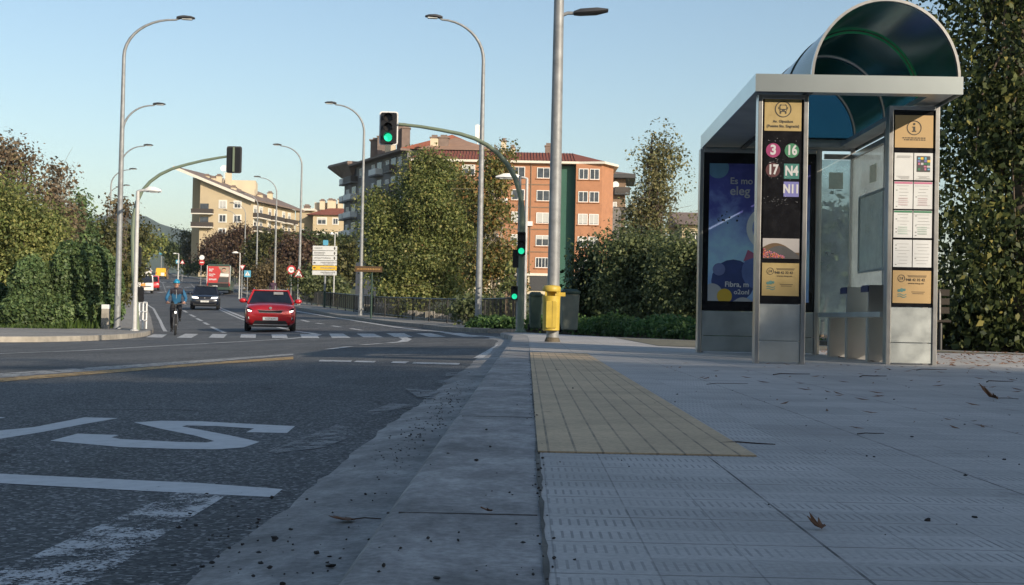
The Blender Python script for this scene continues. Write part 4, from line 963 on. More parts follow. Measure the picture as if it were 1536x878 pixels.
# big direction boards
D = 85; q = spot(486.5, D, .12); t = thing('direction_boards', 'stack of six white and yellow direction boards with arrows on one post', 'direction sign', q)
zt = at(485, 369, D).z-q.z; H = zt+.35
mb = MB(); mb.tube([(0, 0, 0), (0, 0, H)], .065, 10); obj('post', mb, 'galv', t, True)
mb = MB(); mb.tube([(0, 0, .05), (0, 0, 1.1)], .07, 10); obj('post_sleeve', mb, 'dkgreen', t, True)
rr = random.Random(9)
for i in range(6):
    z = zt-.15-i*.315; x = -.03
    b = obj('sign_board', MB().prism(rrect(x, z, 1.55, .285, .02), -.11, -.08), 'paper' if i not in (4,) else 'yellow', t)
    mb = MB()
    ax = .62 if i < 3 else -.66
    if i < 5:
        if i < 3: mb.prism([(x+ax-.07, z-.02), (x+ax+.07, z-.02), (x+ax, z+.11)], -.118, -.112); mb.box((x+ax, -.115, z-.06), (.045, .006, .09))
        else: mb.prism([(x+ax+.02, z-.07), (x+ax+.02, z+.07), (x+ax-.08, z)], -.118, -.112); mb.box((x+ax+.06, -.115, z), (.1, .006, .045))
        obj('arrow', mb, 'ink', b)
    mb = MB(); xx = -.7 if i < 3 else -.28; end = xx+(.5, .7, 1.05, .98, .85, .9)[i]; y0 = z+(.03 if i in (1, 3, 5) else 0)
    while xx < end: l = rr.uniform(.03, .07); mb.box((xx+l/2, -.114, y0+rr.uniform(-.01, .01)), (l, .004, rr.uniform(.06, .1))); xx += l+.02
    if i in (1, 3, 5):
        xx = -.7 if i < 3 else -.1
        for k in range(9): mb.box((xx+.03, -.114, z-.07), (.05, .004, .05)); xx += .07
    obj('print', mb, 'inkgrey', b)
obj('round_emblem', MB().prism(rrect(0, zt+.2, .33, .33, .06), -.1, -.07), 'cyan', t)
# brown sign board at the railing
D = 61; q = spot(556.5, D, .12); t = thing('brown_sign', 'long brown and orange sign board on a dark green post before the big tree', 'direction sign', q)
z = at(552, 404, D).z-q.z; zt = at(557, 398, D).z-q.z
mb = MB(); mb.tube([(0, 0, 0), (0, 0, zt)], .045, 10); obj('post', mb, 'dkgreen', t, True)
b = obj('sign_board', MB().prism(rrect(-.15, z, 1.25, .26, .02), -.09, -.06), 'brown', t)
mb = MB(); xx = -.68
while xx < .35: l = rr.uniform(.03, .07); mb.box((xx+l/2, -.094, z), (l, .004, .07)); xx += l+.02
obj('print', mb, simple('orange_print', (.35, .2, .06), .6), b)
# ------------------------------------------------------------------ railings and barrier, post, bins, bench
ft = thing('railing', 'long dark metal railing with thin upright bars edging the right pavement', 'fence')
edge = []
y = 41.8
while y < 112: edge.append((XR(y)+1.95, y)); y += 3.1
for i, (a, b) in enumerate(zip(edge, edge[1:])):
    za, zb = zr(*a)+.13, zr(*b)+.13; h = .98
    mb = MB(); mb.tube([(a[0], a[1], za), (a[0], a[1], za+h+.03)], .035, 6); obj('post', mb, 'black', ft)
    mb = MB(); A, B = Vector((a[0], a[1], za)), Vector((b[0], b[1], zb))
    for hh, r in ((h, .03), (.12, .02)): mb.tube([A+Vector((0, 0, hh)), B+Vector((0, 0, hh))], r, 6)
    for k in range(1, 12):
        p_ = A.lerp(B, k/12); mb.tube([p_+Vector((0, 0, .12)), p_+Vector((0, 0, h))], .014 if k % 3 else .022, 4, caps=False)
    obj('bar_panel', mb, 'black', ft)
q = spot(211, 45.2, .14); g = thing('pedestrian_barrier', 'low white tubular barrier along the left kerb near the cyclist', 'barrier', q, .13)
mb = MB()
for y0 in (-1.3, -.45, .45, 1.3): mb.tube([(0, y0, 0), (0, y0, .92)], .028, 8)
obj('upright', mb, 'white', g); mb = MB()
for z in (.3, .6, .92): mb.tube([(0, -1.33, z), (0, 1.33, z)], .026, 8)
obj('rail', mb, 'white', g)
q = spot(158, 46, .12); s = thing('stone_marker', 'pale stone post with a whitewashed top at the foot of the ivy', 'stone post', q)
H = at(158, 457, 46).z-q.z
mb = MB(); mb.box((0, 0, H/2-.08), (.26, .2, H-.16), taper=.95); obj('shaft', mb, 'stone', s, bevel=.012); mb = MB(); mb.box((0, 0, H-.08), (.265, .205, .16)); obj('cap', mb, 'white', s, bevel=.02)
def wheelie(px, D, label, m1, m2, w, h):
    q = spot(px, D, 0); q.z = .0; b = thing('wheelie_bin', label, 'rubbish bin', q, .1)
    mb = MB(); mb.box((0, 0, .06+(h-.06)/2), (w*.8, w*.85, h-.06)); body = obj('bin_body', mb, m1, b, bevel=.03)
    for v in body.data.vertices:
        k = 1+.22*max(0, v.co.z)/h; v.co.x *= k; v.co.y *= k
    mb = MB(); mb.box((0, -.02, h+.04), (w*1.04, w*1.1, .08)); mb.box((0, .0, h+.1), (w*.9, w*.95, .06), taper=.8); obj('lid', mb, m2, b, bevel=.02)
    for sx in (-1, 1):
        mb = MB(); mb.tube([(sx*w*.42-.03, w*.36, .1), (sx*w*.42+.03, w*.36, .1)], .1, 14); obj('wheel', mb, 'rubber', b)
    mb = MB(); mb.tube([(-w*.35, w*.58, h+.02), (w*.35, w*.58, h+.02)], .02, 6); obj('handle', mb, m2, b)
wheelie(853, 35.5, 'grey green wheeled rubbish bin with a dark lid beside the yellow bin', 'bin_green', 'bin_dark', .5, 1.02)
wheelie(802, 38.2, 'dark green wheeled rubbish bin behind the traffic mast', 'bin_dark', 'bin_dark', .36, .98)
q = Vector((6.12, 21.0, 0)); b = thing('park_bench', 'dark park bench under the trees right of the shelter', 'bench', q, -.25)
for i, (y, z) in enumerate(((-.15, .45), (-.02, .45), (.11, .45))):
    mb = MB(); mb.box((0, y, z), (1.5, .11, .035)); obj('seat_slat', mb, 'dkwood', b)
for z in (.62, .76, .9): mb = MB(); mb.box((0, .2+.1*(z-.6), z), (1.5, .03, .1)); obj('back_slat', mb, 'dkwood', b)
for x in (-.6, .6):
    mb = MB(); mb.tube([(x, -.18, 0), (x, -.16, .42), (x, .15, .43), (x, .24, .95)], .025, 6); mb.tube([(x, .14, .43), (x, .22, 0)], .025, 6); obj('leg_frame', mb, 'black', b)
# ------------------------------------------------------------------ vehicles (front towards local -y)
def wheel(root, x, y, r, w, m='alu'):
    mb = MB(); mb.lathe([(r*.6, -w/2), (r*.93, -w/2), (r, -w*.32), (r, w*.32), (r*.93, w/2), (r*.6, w/2)], 24, T=Matrix.Translation((x, y, r)) @ Matrix.Rotation(math.pi/2, 4, 'Y'))
    ty = obj('wheel', mb, 'rubber', root, True)
    mb = MB(); s = 1 if x > 0 else -1
    T = Matrix.Translation((x+s*(w/2-.03), y, r)) @ Matrix.Rotation(math.pi/2, 4, 'Y')
    mb.lathe([(r*.62, -.02), (r*.62, .028), (r*.52, .02), (r*.1, .012), (.01, .02)], 20, T=T)
    for k in range(5):
        a = 2*math.pi*k/5; mb.box((r*.32*math.cos(a), r*.32*math.sin(a), .025), (.06, .06, .012), T=T)
    obj('rim', mb, m, ty)
def car(name, label, cat, loc, rz, paint, W=1.78, L=4.15, H=1.5, kind='suv', front=True):
    t = thing(name, label, cat, loc, rz)
    w = W/2; hb = .93 if kind == 'suv' else .86
    def sec(y, hw, zb, zt, cr=.03):
        return [(0, y, zb), (hw*.8, y, zb), (hw*.97, y, zb+.12), (hw, y, zb+(zt-zb)*.5), (hw*.975, y, zt-.13), (hw*.88, y, zt-.02), (hw*.5, y, zt+cr*.7), (0, y, zt+cr), (-hw*.5, y, zt+cr*.7), (-hw*.88, y, zt-.02), (-hw*.975, y, zt-.13), (-hw, y, zt-(zt-zb)*.5), (-hw*.97, y, zb+.12), (-hw*.8, y, zb)]
    y0 = -L/2
    st = [(y0, .80, .33, hb-.2, .0), (y0+.06, .89, .24, hb-.1, .02), (y0+.2, .96, .2, hb-.02, .035), (y0+.55, 1, .19, hb+.02, .04), (y0+1.15, 1, .19, hb+.08, .03), (0, 1, .19, hb+.09, .0), (L*.3, 1, .19, hb+.1, .0), (L/2-.35, .99, .2, hb+.1, .0), (L/2-.1, .93, .27, hb+.06, .0), (L/2, .86, .36, hb-.02, .0)]
    mb = MB(); mb.loft([sec(y, k*w, a, b, c) for y, k, a, b, c in st]); body = obj('body', mb, paint, t, True)
    # glasshouse
    zb, zt = hb+.06, H-.035; fb, ft_, rt, rb = y0+1.1, y0+1.78, L/2-.75, L/2-.22
    wb, wt = w*.9, w*.69
    V = [(-wb, fb, zb), (wb, fb, zb), (wb, rb, zb), (-wb, rb, zb), (-wt, ft_, zt), (wt, ft_, zt), (wt, rt, zt), (-wt, rt, zt)]
    mb = MB(); mb.add(V, [(3, 2, 1, 0), (4, 5, 6, 7), (0, 1, 5, 4), (1, 2, 6, 5), (2, 3, 7, 6), (3, 0, 4, 7)]); obj('windows', mb, 'carglass', t, bevel=.03)
    mb = MB(); mb.loft([[(-wt*k, y, zt-.02), (wt*k, y, zt-.02), (wt*k*.99, y, zt+.015), (wt*.6*k, y, zt+.04-d), (-wt*.6*k, y, zt+.04-d), (-wt*k*.99, y, zt+.015)] for y, k, d in ((ft_-.06, 1.0, .03), (ft_+.3, 1.03, .0), (rt-.2, 1.03, 0), (rt+.12, 1.0, .02))]); obj('roof', mb, paint, t, True)
    for s in (-1, 1):
        ym = (fb+rb)/2+.1
        for a, b, r_ in (((s*wb, fb-.02, zb), (s*wt, ft_, zt), .04), ((s*wb, rb, zb), (s*wt, rt, zt), .07), ((s*wb, ym, zb), (s*wt*1.01, ym-.02, zt), .04)): obj('roof_pillar', MB().tube([a, b], r_, 6), paint, t, True)
    if kind == 'suv':
        for s in (-1, 1): mb = MB(); mb.tube([(s*wt*.97, ft_+.1, zt+.02), (s*wt*.97, ft_+.22, zt+.075), (s*wt*.97, rt-.1, zt+.075), (s*wt*.97, rt+.02, zt+.02)], .02, 6); obj('roof_rail', mb, 'alu', t, True)
    for s in (-1, 1):
        mb = MB(); mb.ball((s*(w+.09), fb+.28, zb+.09), (.13, .07, .085), 0, 10, 7); mi = obj('mirror', mb, paint, t, True)
        mb = MB(); mb.tube([(s*(w*.88), fb+.3, zb+.04), (s*(w+.03), fb+.28, zb+.05)], .03, 6); obj('mirror_arm', mb, 'black', mi)
    for y in (y0+.78, L/2-.75):
        for s in (-1, 1): wheel(t, s*(w-.1), y, .32 if kind != 'van' else .33, .2)
    for y in (y0+.78, L/2-.75):
        for s in (-1, 1):
            mb = MB()
            for k in range(14):
                a0, a1 = math.pi*k/14, math.pi*(k+1)/14; x = s*(w+.003)
                q = [(x, y+r_*math.cos(a), .33+r_*math.sin(a)) for r_, a in ((.35, a0), (.42, a0), (.42, a1), (.35, a1))]
                mb.add(q+[(x-s*.06, b, c) for a, b, c in q], [(0, 1, 2, 3), (7, 6, 5, 4), (0, 4, 5, 1), (2, 6, 7, 3)])
            obj('arch_trim', mb, 'black', t)
    return t, body, y0, w, hb
def fr(root, name, out, y, d, m, **k): return obj(name, MB().prism(out, y-d, y+.1), m, root, **k)
# red car
p = spot(405, 48.6, 0)
rcar, body, y0, w, hb = car('hatchback', 'red hatchback with lit headlamps driving over the crosswalk towards the camera', 'car', p, .18, 'carred')
f = y0+.01
for s in (-1, 1):
    h = fr(rcar, 'headlight', [(s*.5, .66), (s*.56, .63), (s*.78, .7), (s*.83, .83), (s*.74, .82), (s*.6, .74)], f+.05, .04, 'blackpanel'); fr(h, 'lit_lamp', [(s*.52, .67), (s*.57, .645), (s*.77, .7), (s*.79, .76), (s*.68, .73), (s*.6, .72)], f+.05, .05, 'headlamp')
    g = fr(rcar, 'fog_pocket', [(s*.64, .52), (s*.78, .54), (s*.8, .42), (s*.72, .36), (s*.66, .42)], f+.055, .03, 'black'); fr(g, 'fog_lamp', circ(s*.715, .475, .045, 14), f+.055, .045, 'lampglass')
fr(rcar, 'grille', [(-.42, .73), (-.38, .675), (.38, .675), (.42, .73), (.2, .715), (-.2, .715)], f, .03, 'black')
fr(rcar, 'grille_trim', [(-.44, .745), (-.2, .728), (.2, .728), (.44, .745), (.44, .757), (.2, .742), (-.2, .742), (-.44, .757)], f, .04, 'alu'); fr(rcar, 'grille_trim', [(-.4, .672), (.4, .672), (.38, .655), (-.38, .655)], f, .04, 'alu')
fr(rcar, 'emblem', circ(0, .82, .05, 14), f+.02, .03, 'alu')
pl = fr(rcar, 'number_plate', rrect(0, .45, .52, .115, .008), f, .035, 'white'); text('8227 KXR', .085, 'inkgrey', pl, (0, f-.038, .45), bold=.001)
fr(rcar, 'lower_intake', [(-.52, .38), (.52, .38), (.6, .27), (-.6, .27)], f+.01, .03, 'black'); fr(rcar, 'skid_trim', [(-.6, .255), (.6, .255), (.58, .22), (-.58, .22)], f+.02, .05, 'alu')
fr(rcar, 'lower_bumper', [(-.74, .215), (.74, .215), (.68, .16), (-.68, .16)], f+.03, .03, 'black')
mb = MB(); mb.add([(.2, -.86, 1.3), (.48, -.86, 1.3), (.48, -.9, 1.2), (.2, -.9, 1.2)], [(0, 1, 2, 3)]); 
mb = MB(); fb_, ft2 = y0+1.1, y0+1.78; k = .78; yv = fb_+(ft2-fb_)*k; zv = hb+.06+(1.5-.035-hb-.06)*k
T = Matrix.Translation((.27, yv-.05, zv)) @ Matrix.Rotation(-math.atan2(ft2-fb_, 1.5-.035-hb-.06), 4, 'X'); mb.box((0, 0, 0), (.34, .012, .15), T=T); obj('sun_strip', mb, 'inkgrey', rcar)
# dark car
p = spot(308, 87, 0)
dcar, body, y0, w, hb = car('compact_car', 'dark blue compact car with bright headlamps following the red car', 'car', p, .2, 'carnavy', 1.82, 4.15, 1.53, 'hatch')
f = y0+.01
for s in (-1, 1): h = fr(dcar, 'headlight', [(s*.38, .68), (s*.76, .7), (s*.8, .79), (s*.42, .77)], f+.03, .05, 'headlamp')
fr(dcar, 'grille', [(-.38, .77), (.38, .77), (.38, .69), (-.38, .69)], f, .03, 'black'); fr(dcar, 'emblem', circ(.0, .72, .04, 12), f, .045, 'alu')
fr(dcar, 'front_band', [(-.6, .6), (.6, .6), (.5, .5), (-.5, .5)], f, .02, 'dgrey'); pl = fr(dcar, 'number_plate', rrect(0, .5, .52, .11, .008), f, .04, 'paper'); text('4127 LMD', .08, 'inkgrey', pl, (0, f-.043, .5))
fr(dcar, 'lower_intake', [(-.75, .42), (.75, .42), (.7, .25), (-.7, .25)], f+.02, .03, 'black')
# white cab-over truck
def box_vehicle(name, label, cat, loc, rz, paint, W, L, H, slope=.25):
    t = thing(name, label, cat, loc, rz); w = W/2; y0 = -L/2
    def sec(y, hw, zb, zt): return [(-hw, y, zb+.1), (-hw*.92, y, zb), (hw*.92, y, zb), (hw, y, zb+.1), (hw*.98, y, zt*.55), (hw*.9, y, zt-.08), (hw*.8, y, zt), (-hw*.8, y, zt), (-hw*.9, y, zt-.08), (-hw*.98, y, zt*.55)]
    mb = MB(); mb.loft([sec(y, k*w, a, b) for y, k, a, b in ((y0, .95, .32, H*.52), (y0+.06, .98, .28, H*.56), (y0+slope, 1, .28, H*.96), (y0+slope+.3, 1, .28, H), (L/2-.1, 1, .28, H), (L/2, .96, .32, H-.06))]); b = obj('body', mb, paint, t, True)
    for y in (y0+.6, L/2-.9):
        for s in (-1, 1): wheel(t, s*(w-.1), y, .33, .2, 'dgrey')
    return t, y0, w
p = spot(216.5, 143, 0)
tr, y0, w = box_vehicle('van', 'small white van with a dark windscreen and an orange stripe coming down the road', 'van', p, .3, 'vanwhite', 1.75, 4.4, 1.98)
mb = MB(); sl = .25; a = math.atan2(sl, .8)
mb.add([(-.74, y0+.055, 1.12), (.74, y0+.055, 1.12), (.68, y0+.255, 1.85), (-.68, y0+.255, 1.85)], [(0, 1, 2, 3)]+[]); ws = obj('windscreen', mb, 'carglass', tr); ws.location.y = -.03
mo = ws.modifiers.new('thick', 'SOLIDIFY'); mo.thickness = .03
fr(tr, 'orange_stripe', [(-.45, 1.02), (.02, 1.02), (.02, .62), (-.45, .62)], y0, .03, 'orange'); fr(tr, 'grille', [(-.5, .74), (.6, .8), (.6, .7), (-.5, .64)], y0, .04, 'dgrey')
fr(tr, 'bumper', rrect(0, .42, 1.66, .2, .05), y0-.01, .06, 'vanwhite')
for s in (-1, 1): fr(tr, 'headlight', rrect(s*.66, .72, .22, .16, .03), y0, .035, 'lampglass'); mb = MB(); mb.box((s*.98, y0+.3, 1.35), (.12, .08, .28)); obj('mirror', mb, 'black', tr, bevel=.02)
p = spot(226.5, 158, 0)
rv, y0, w = box_vehicle('van', 'red van half hidden behind the small white van', 'van', p, .28, 'carred', 1.85, 4.6, 1.75)
ws = obj('windscreen', MB().add([(-.76, y0+.055, 1.0), (.76, y0+.055, 1.0), (.7, y0+.255, 1.62), (-.7, y0+.255, 1.62)], [(0, 1, 2, 3)]), 'carglass', rv); ws.location.y = -.03
for s in (-1, 1): fr(rv, 'headlight', rrect(s*.68, .74, .24, .16, .03), y0, .035, 'lampglass')
# yellow van, white car and white van seen from behind
p = spot(241, 240, 0)
yv, y0, w = box_vehicle('delivery_van', 'yellow delivery van with a pale rear door patch driving away uphill', 'van', p, math.pi+.26, 'vanyellow', 1.9, 4.4, 1.85)
r0 = y0
L2 = 2.2
def rear(root, name, out, y, d, m): return obj(name, MB().prism(out, y-.08, y+d), m, root)
p = spot(220.5, 277, 0)
wc, body, y0b, wb_, hbb = car('hatchback', 'white hatchback seen from behind, driving away at the far left', 'car', p, math.pi+.28, 'vanwhite', 1.8, 4.2, 1.55, 'hatch')
for s in (-1, 1): rear(wc, 'tail_light', rrect(s*.72, .82, .22, .16, .03), 2.08, .03, 'tail')
rear(wc, 'number_plate', rrect(0, .62, .52, .11, .01), 2.09, .03, 'paper')
p = spot(212, 330, 0)
wv, y0, w = box_vehicle('van', 'distant white van highest up the hill above the white hatchback', 'van', p, math.pi+.25, 'vanwhite', 2.0, 5.2, 2.3)
rear(wv, 'rear_window', rrect(0, 1.55, 1.3, .45, .06), 2.6, .02, 'carglass')
for root, L_, z in ((yv, 2.2, .95), (wv, 2.6, .9)):
    for s in (-1, 1): rear(root, 'tail_light', rrect(s*.8, z, .12, .34, .03), L_-.02, .03, 'tail')
rear(yv, 'door_patch', rrect(-.3, .75, .6, .55, .02), 2.18, .03, 'paper'); rear(yv, 'rear_window', rrect(-.0, 1.42, 1.2, .34, .05), 2.18, .022, 'vanyellow'); rear(yv, 'door_seam', rrect(0, 1.0, .02, 1.4, .005), 2.18, .026, 'brown')
rear(yv, 'bumper', rrect(0, .34, 1.8, .16, .04), 2.18, .06, 'black')
# bus
p = spot(331, 147, 0)
bus = thing('city_bus', 'city bus with a red poster on its back driving away uphill', 'bus', p, .17)
W, L, H = 2.5, 11.5, 3.05
def bsec(y, k, zt): w_ = W/2*k; return [(-w_, y, .35), (w_, y, .35), (w_*1.0, y, zt*.6), (w_*.97, y, zt-.2), (w_*.86, y, zt), (-w_*.86, y, zt), (-w_*.97, y, zt-.2), (-w_, y, zt*.6)]
mb = MB(); mb.loft([bsec(y, k, z) for y, k, z in ((-L/2, .96, H-.12), (-L/2+.15, 1, H), (L/2-.2, 1, H), (L/2, .95, H-.15))]); bb = obj('body', mb, 'busgreen', bus, True)
for y in range(-5, 5):
    for s in (-1, 1): mb = MB(); mb.box((s*(W/2+.004), y+.55, 1.85), (.02, .88, .95)); obj('side_window', mb, 'carglass', bus)
f = -L/2
fr(bus, 'green_visor', rrect(0, 2.93, 2.3, .16, .05), f, .02, 'dkgreen')
ps = fr(bus, 'rear_poster', rrect(-.02, 1.95, 2.26, 1.76, .03), f, .012, 'red'); pf = f
def on(root, name, out, d, m): return obj(name, MB().prism(out, pf-d-.004, pf-d), m, root)
on(ps, 'poster_photo', [(-.05, 2.8), (1.08, 2.8), (1.08, 1.1), (.35, 1.1), (.1, 1.9), (.25, 2.3)], .012, simple('poster_photo', (.3, .24, .18), .5, 0, .5, 2.5))
on(ps, 'poster_face', circ(.55, 2.42, .2, 18), .018, 'skin'); on(ps, 'poster_hair', [(.34, 2.45), (.36, 2.62), (.55, 2.7), (.74, 2.62), (.76, 2.45), (.66, 2.56), (.45, 2.56)], .023, 'hair'); on(ps, 'poster_shirt', [(.2, 2.1), (1.06, 2.05), (1.06, 1.75), (.1, 1.78)], .018, 'paper'); on(ps, 'poster_dark', [(.1, 1.7), (1.06, 1.7), (1.06, 1.1), (-.1, 1.1), (-.05, 1.4)], .019, 'dgrey')
mb = MB(); rr = random.Random(6)
for z, n_, s_ in ((2.5, 4, .13), (2.33, 3, .13), (1.98, 5, .1), (1.82, 4, .1), (1.42, 6, .16)):
    x = -1.0
    for k in range(n_): l = rr.uniform(.06, .13); mb.box((x+l/2, pf-.016, z+rr.uniform(-.03, .03)), (l, .004, s_)); x += l+.03
obj('poster_print', mb, 'letter', ps)
fr(bus, 'rear_grille', rrect(0, .82, 2.3, .44, .04), f, .014, 'black'); fr(bus, 'rear_bumper', rrect(0, .5, 2.44, .24, .05), f, .05, 'dkgreen'); fr(bus, 'number_plate', rrect(-.35, .72, .52, .12, .01), f, .03, 'paper')
for s in (-1, 1): fr(bus, 'tail_light', rrect(s*1.13, .95, .12, .4, .03), f, .03, 'tail')
for x in (-1.19, 1.19): fr(bus, 'corner_trim', rrect(x, 1.95, .06, 1.9, .02), f, .03, 'paper')
for y in (-L/2+3, L/2-2.6):
    for s in (-1, 1): wheel(bus, s*1.08, y, .48, .28)
# ------------------------------------------------------------------ people
def skinned(root, name, joints, bones, classify, mats, sub=2, extra=None):
    """joints: name -> (x,y,z,r); one skinned surface, materials by nearest bone"""
    names = list(joints); idx = {n: i for i, n in enumerate(names)}
    me = bpy.data.meshes.new(name); me.from_pydata([joints[n][:3] for n in names], [(idx[a], idx[b]) for a, b in bones], [])
    o = bpy.data.objects.new(name, me); COL.objects.link(o)
    sk = o.modifiers.new('skin', 'SKIN'); sk.use_smooth_shade = True
    for i, n in enumerate(names):
        r = joints[n][3]; r = r if hasattr(r, '__len__') else (r, r)
        me.skin_vertices[0].data[i].radius = r; me.skin_vertices[0].data[i].use_root = (i == 0)
    sb = o.modifiers.new('sub', 'SUBSURF'); sb.levels = sub; sb.render_levels = sub
    dg = bpy.context.evaluated_depsgraph_get(); m2 = bpy.data.meshes.new_from_object(o.evaluated_get(dg)); bpy.data.objects.remove(o)
    m2.name = name
    if extra:
        bm = bmesh.new(); bm.from_mesh(m2)
        for mb in extra:
            vs = [bm.verts.new(v) for v in mb.v]
            for f_ in mb.f:
                try: bm.faces.new([vs[i] for i in f_])
                except ValueError: pass
        bmesh.ops.recalc_face_normals(bm, faces=bm.faces); bm.to_mesh(m2); bm.free()
    m2.materials.clear()
    for m in mats: m2.materials.append(M[m])
    segs = [(Vector(joints[a][:3]), Vector(joints[b][:3]), a, b) for a, b in bones]
    for pg in m2.polygons:
        c = pg.center; best = None
        for a, b, na, nb in segs:
            t = max(0, min(1, (c-a).dot(b-a)/max(1e-9, (b-a).length_squared))); d = (c-a.lerp(b, t)).length
            if best is None or d < best[0]: best = (d, na, nb, t)
        pg.material_index = classify(best[1], best[2], best[3], c); pg.use_smooth = True
    o = bpy.data.objects.new(name, m2); COL.objects.link(o); o.parent = root
    return o
# cyclist faces local -y; wheel contact line along y
cp = spot(263, 43.3, 0)
bk = thing('bicycle', 'dark bicycle with a small front lamp ridden by the cyclist in blue', 'bicycle', cp, .22)
rw = .345
def bwheel(y):
    mb = MB(); n = 40
    ptsw = [(0, y+(rw-.02)*math.cos(2*math.pi*i/n), rw+(rw-.02)*math.sin(2*math.pi*i/n)) for i in range(n+1)]
    mb.tube(ptsw, .02, 8, caps=False); o = obj('wheel', mb, 'rubber', bk, True)
    mb = MB()
    for k in range(18): a = 2*math.pi*k/18; mb.tube([(0, y, rw), (0, y+(rw-.03)*math.cos(a), rw+(rw-.03)*math.sin(a))], .002, 3, caps=False)
    mb.tube([(-.04, y, rw), (.04, y, rw)], .02, 8); obj('spokes', mb, 'alu', o)
bwheel(-.53); bwheel(.53)
mb = MB(); BB = (0, .08, .29); HT, HB = (0, -.36, .86), (0, -.4, .7); ST = (0, .25, .82)
for a, b, r in ((HB, BB, .02), (HT, ST, .018), (BB, (0, .28, .92), .018), (HT, HB, .022), ((.02, .53, rw), BB, .01), ((-.02, .53, rw), BB, .01), ((.02, .53, rw), ST, .009), ((-.02, .53, rw), ST, .009)): mb.tube([a, b], r, 8)
obj('frame', mb, 'dgrey', bk, True)
mb = MB()
for s in (-1, 1): mb.tube([(s*.055, -.43, .66), (s*.06, -.53, rw)], .014, 8)
mb.tube([(-.06, -.43, .67), (.06, -.43, .67)], .018, 8); mb.tube([(0, -.42, .7), (0, -.335, .97)], .016, 8); obj('fork', mb, 'dgrey', bk, True)
mb = MB(); mb.tube([(-.3, -.27, 1.04), (-.2, -.3, 1.02), (0, -.36, 1.0), (.2, -.3, 1.02), (.3, -.27, 1.04)], .013, 8); hb_ = obj('handlebar', mb, 'dgrey', bk, True)
for s in (-1, 1): mb = MB(); mb.tube([(s*.2, -.3, 1.02), (s*.31, -.265, 1.042)], .018, 8); obj('grip', mb, 'black', hb_, True)
mb = MB(); mb.loft([[(-.02, .08, .93), (.02, .08, .93), (.02, .08, .96), (-.02, .08, .96)], [(-.07, .3, .93), (.07, .3, .93), (.08, .3, .98), (-.08, .3, .98)], [(-.06, .36, .94), (.06, .36, .94), (.06, .36, .98), (-.06, .36, .98)]]); obj('saddle', mb, 'black', bk, bevel=.01)
mb = MB(); mb.prism(circ(0, .74, .035, 14), -.5, -.44); obj('front_lamp', mb, 'headlamp', bk)
mb = MB(); mb.tube([(.05, .08, .29), (.05, .08-.0, .29)], .01, 6) if False else mb.lathe([(.09, -.004), (.09, .004)], 20, T=Matrix.Translation((.05, .08, .29)) @ Matrix.Rotation(math.pi/2, 4, 'Y')); obj('chainring', mb, 'alu', bk)
PR, PL = (.13, .06, .46), (-.13, .1, .12)
mb = MB()
for s, P_ in ((1, PR), (-1, PL)): mb.tube([(s*.06, .08, .29), (s*.08, P_[1], P_[2]-.0)], .009, 6); mb.box((s*.13, P_[1], P_[2]), (.1, .09, .02))
obj('pedals', mb, 'black', bk)
cy = thing('person', 'cyclist in a blue and dark jacket with a blue helmet riding towards the camera', 'person', cp, .22)
J = {'hip': (0, .26, 1.0, (.15, .12)), 'waist': (0, .2, 1.16, (.145, .11)), 'chest': (0, .08, 1.36, (.175, .125)), 'neckb': (0, -.01, 1.5, (.085, .08)), 'neck': (0, -.04, 1.56, .06), 'head': (0, -.07, 1.66, (.085, .1)), 'crown': (0, -.06, 1.74, (.075, .09))}
B = [('hip', 'waist'), ('waist', 'chest'), ('chest', 'neckb'), ('neckb', 'neck'), ('neck', 'head'), ('head', 'crown')]
for s, n_, P_ in ((1, 'R', PR), (-1, 'L', PL)):
    knee = (s*.13, -.2, .84) if n_ == 'R' else (s*.12, -.08, .6)
    ank = (s*.12, P_[1]+.05, P_[2]+.1)
    J.update({n_+'hipj': (s*.1, .22, .96, .1), n_+'thigh': (s*.115, (.22+knee[1])/2, (.96+knee[2])/2, .085), n_+'knee': knee+(.066,), n_+'calf': (s*.125, (knee[1]+ank[1])/2+.03, (knee[2]+ank[2])/2, .06), n_+'ankle': ank+(.043,), n_+'heel': (s*.125, P_[1]+.02, P_[2]+.055, .042), n_+'toe': (s*.135, P_[1]-.13, P_[2]+.04, .034)})
    B += [('hip', n_+'hipj'), (n_+'hipj', n_+'thigh'), (n_+'thigh', n_+'knee'), (n_+'knee', n_+'calf'), (n_+'calf', n_+'ankle'), (n_+'ankle', n_+'heel'), (n_+'heel', n_+'toe')]
    J.update({n_+'sh': (s*.2, .04, 1.43, .075), n_+'uarm': (s*.27, -.0, 1.29, .062), n_+'elb': (s*.31, -.04, 1.18, .054), n_+'farm': (s*.285, -.16, 1.12, .048), n_+'wrist': (s*.262, -.245, 1.075, .034), n_+'palm': (s*.258, -.275, 1.065, (.04, .022))})
    B += [('chest', n_+'sh'), (n_+'sh', n_+'uarm'), (n_+'uarm', n_+'elb'), (n_+'elb', n_+'farm'), (n_+'farm', n_+'wrist'), (n_+'wrist', n_+'palm')]
def cls(a, b, t, c):
    k = a+b
    if 'head' in k or 'crown' in k: return 0
    if 'palm' in k: return 0
    if 'heel' in k or 'toe' in k: return 4
    if any(q in k for q in ('hipj', 'thigh', 'knee', 'calf', 'ankle')): return 3
    if c.z > 1.33 and abs(c.x) < .21: return 2
    return 1
ex = []
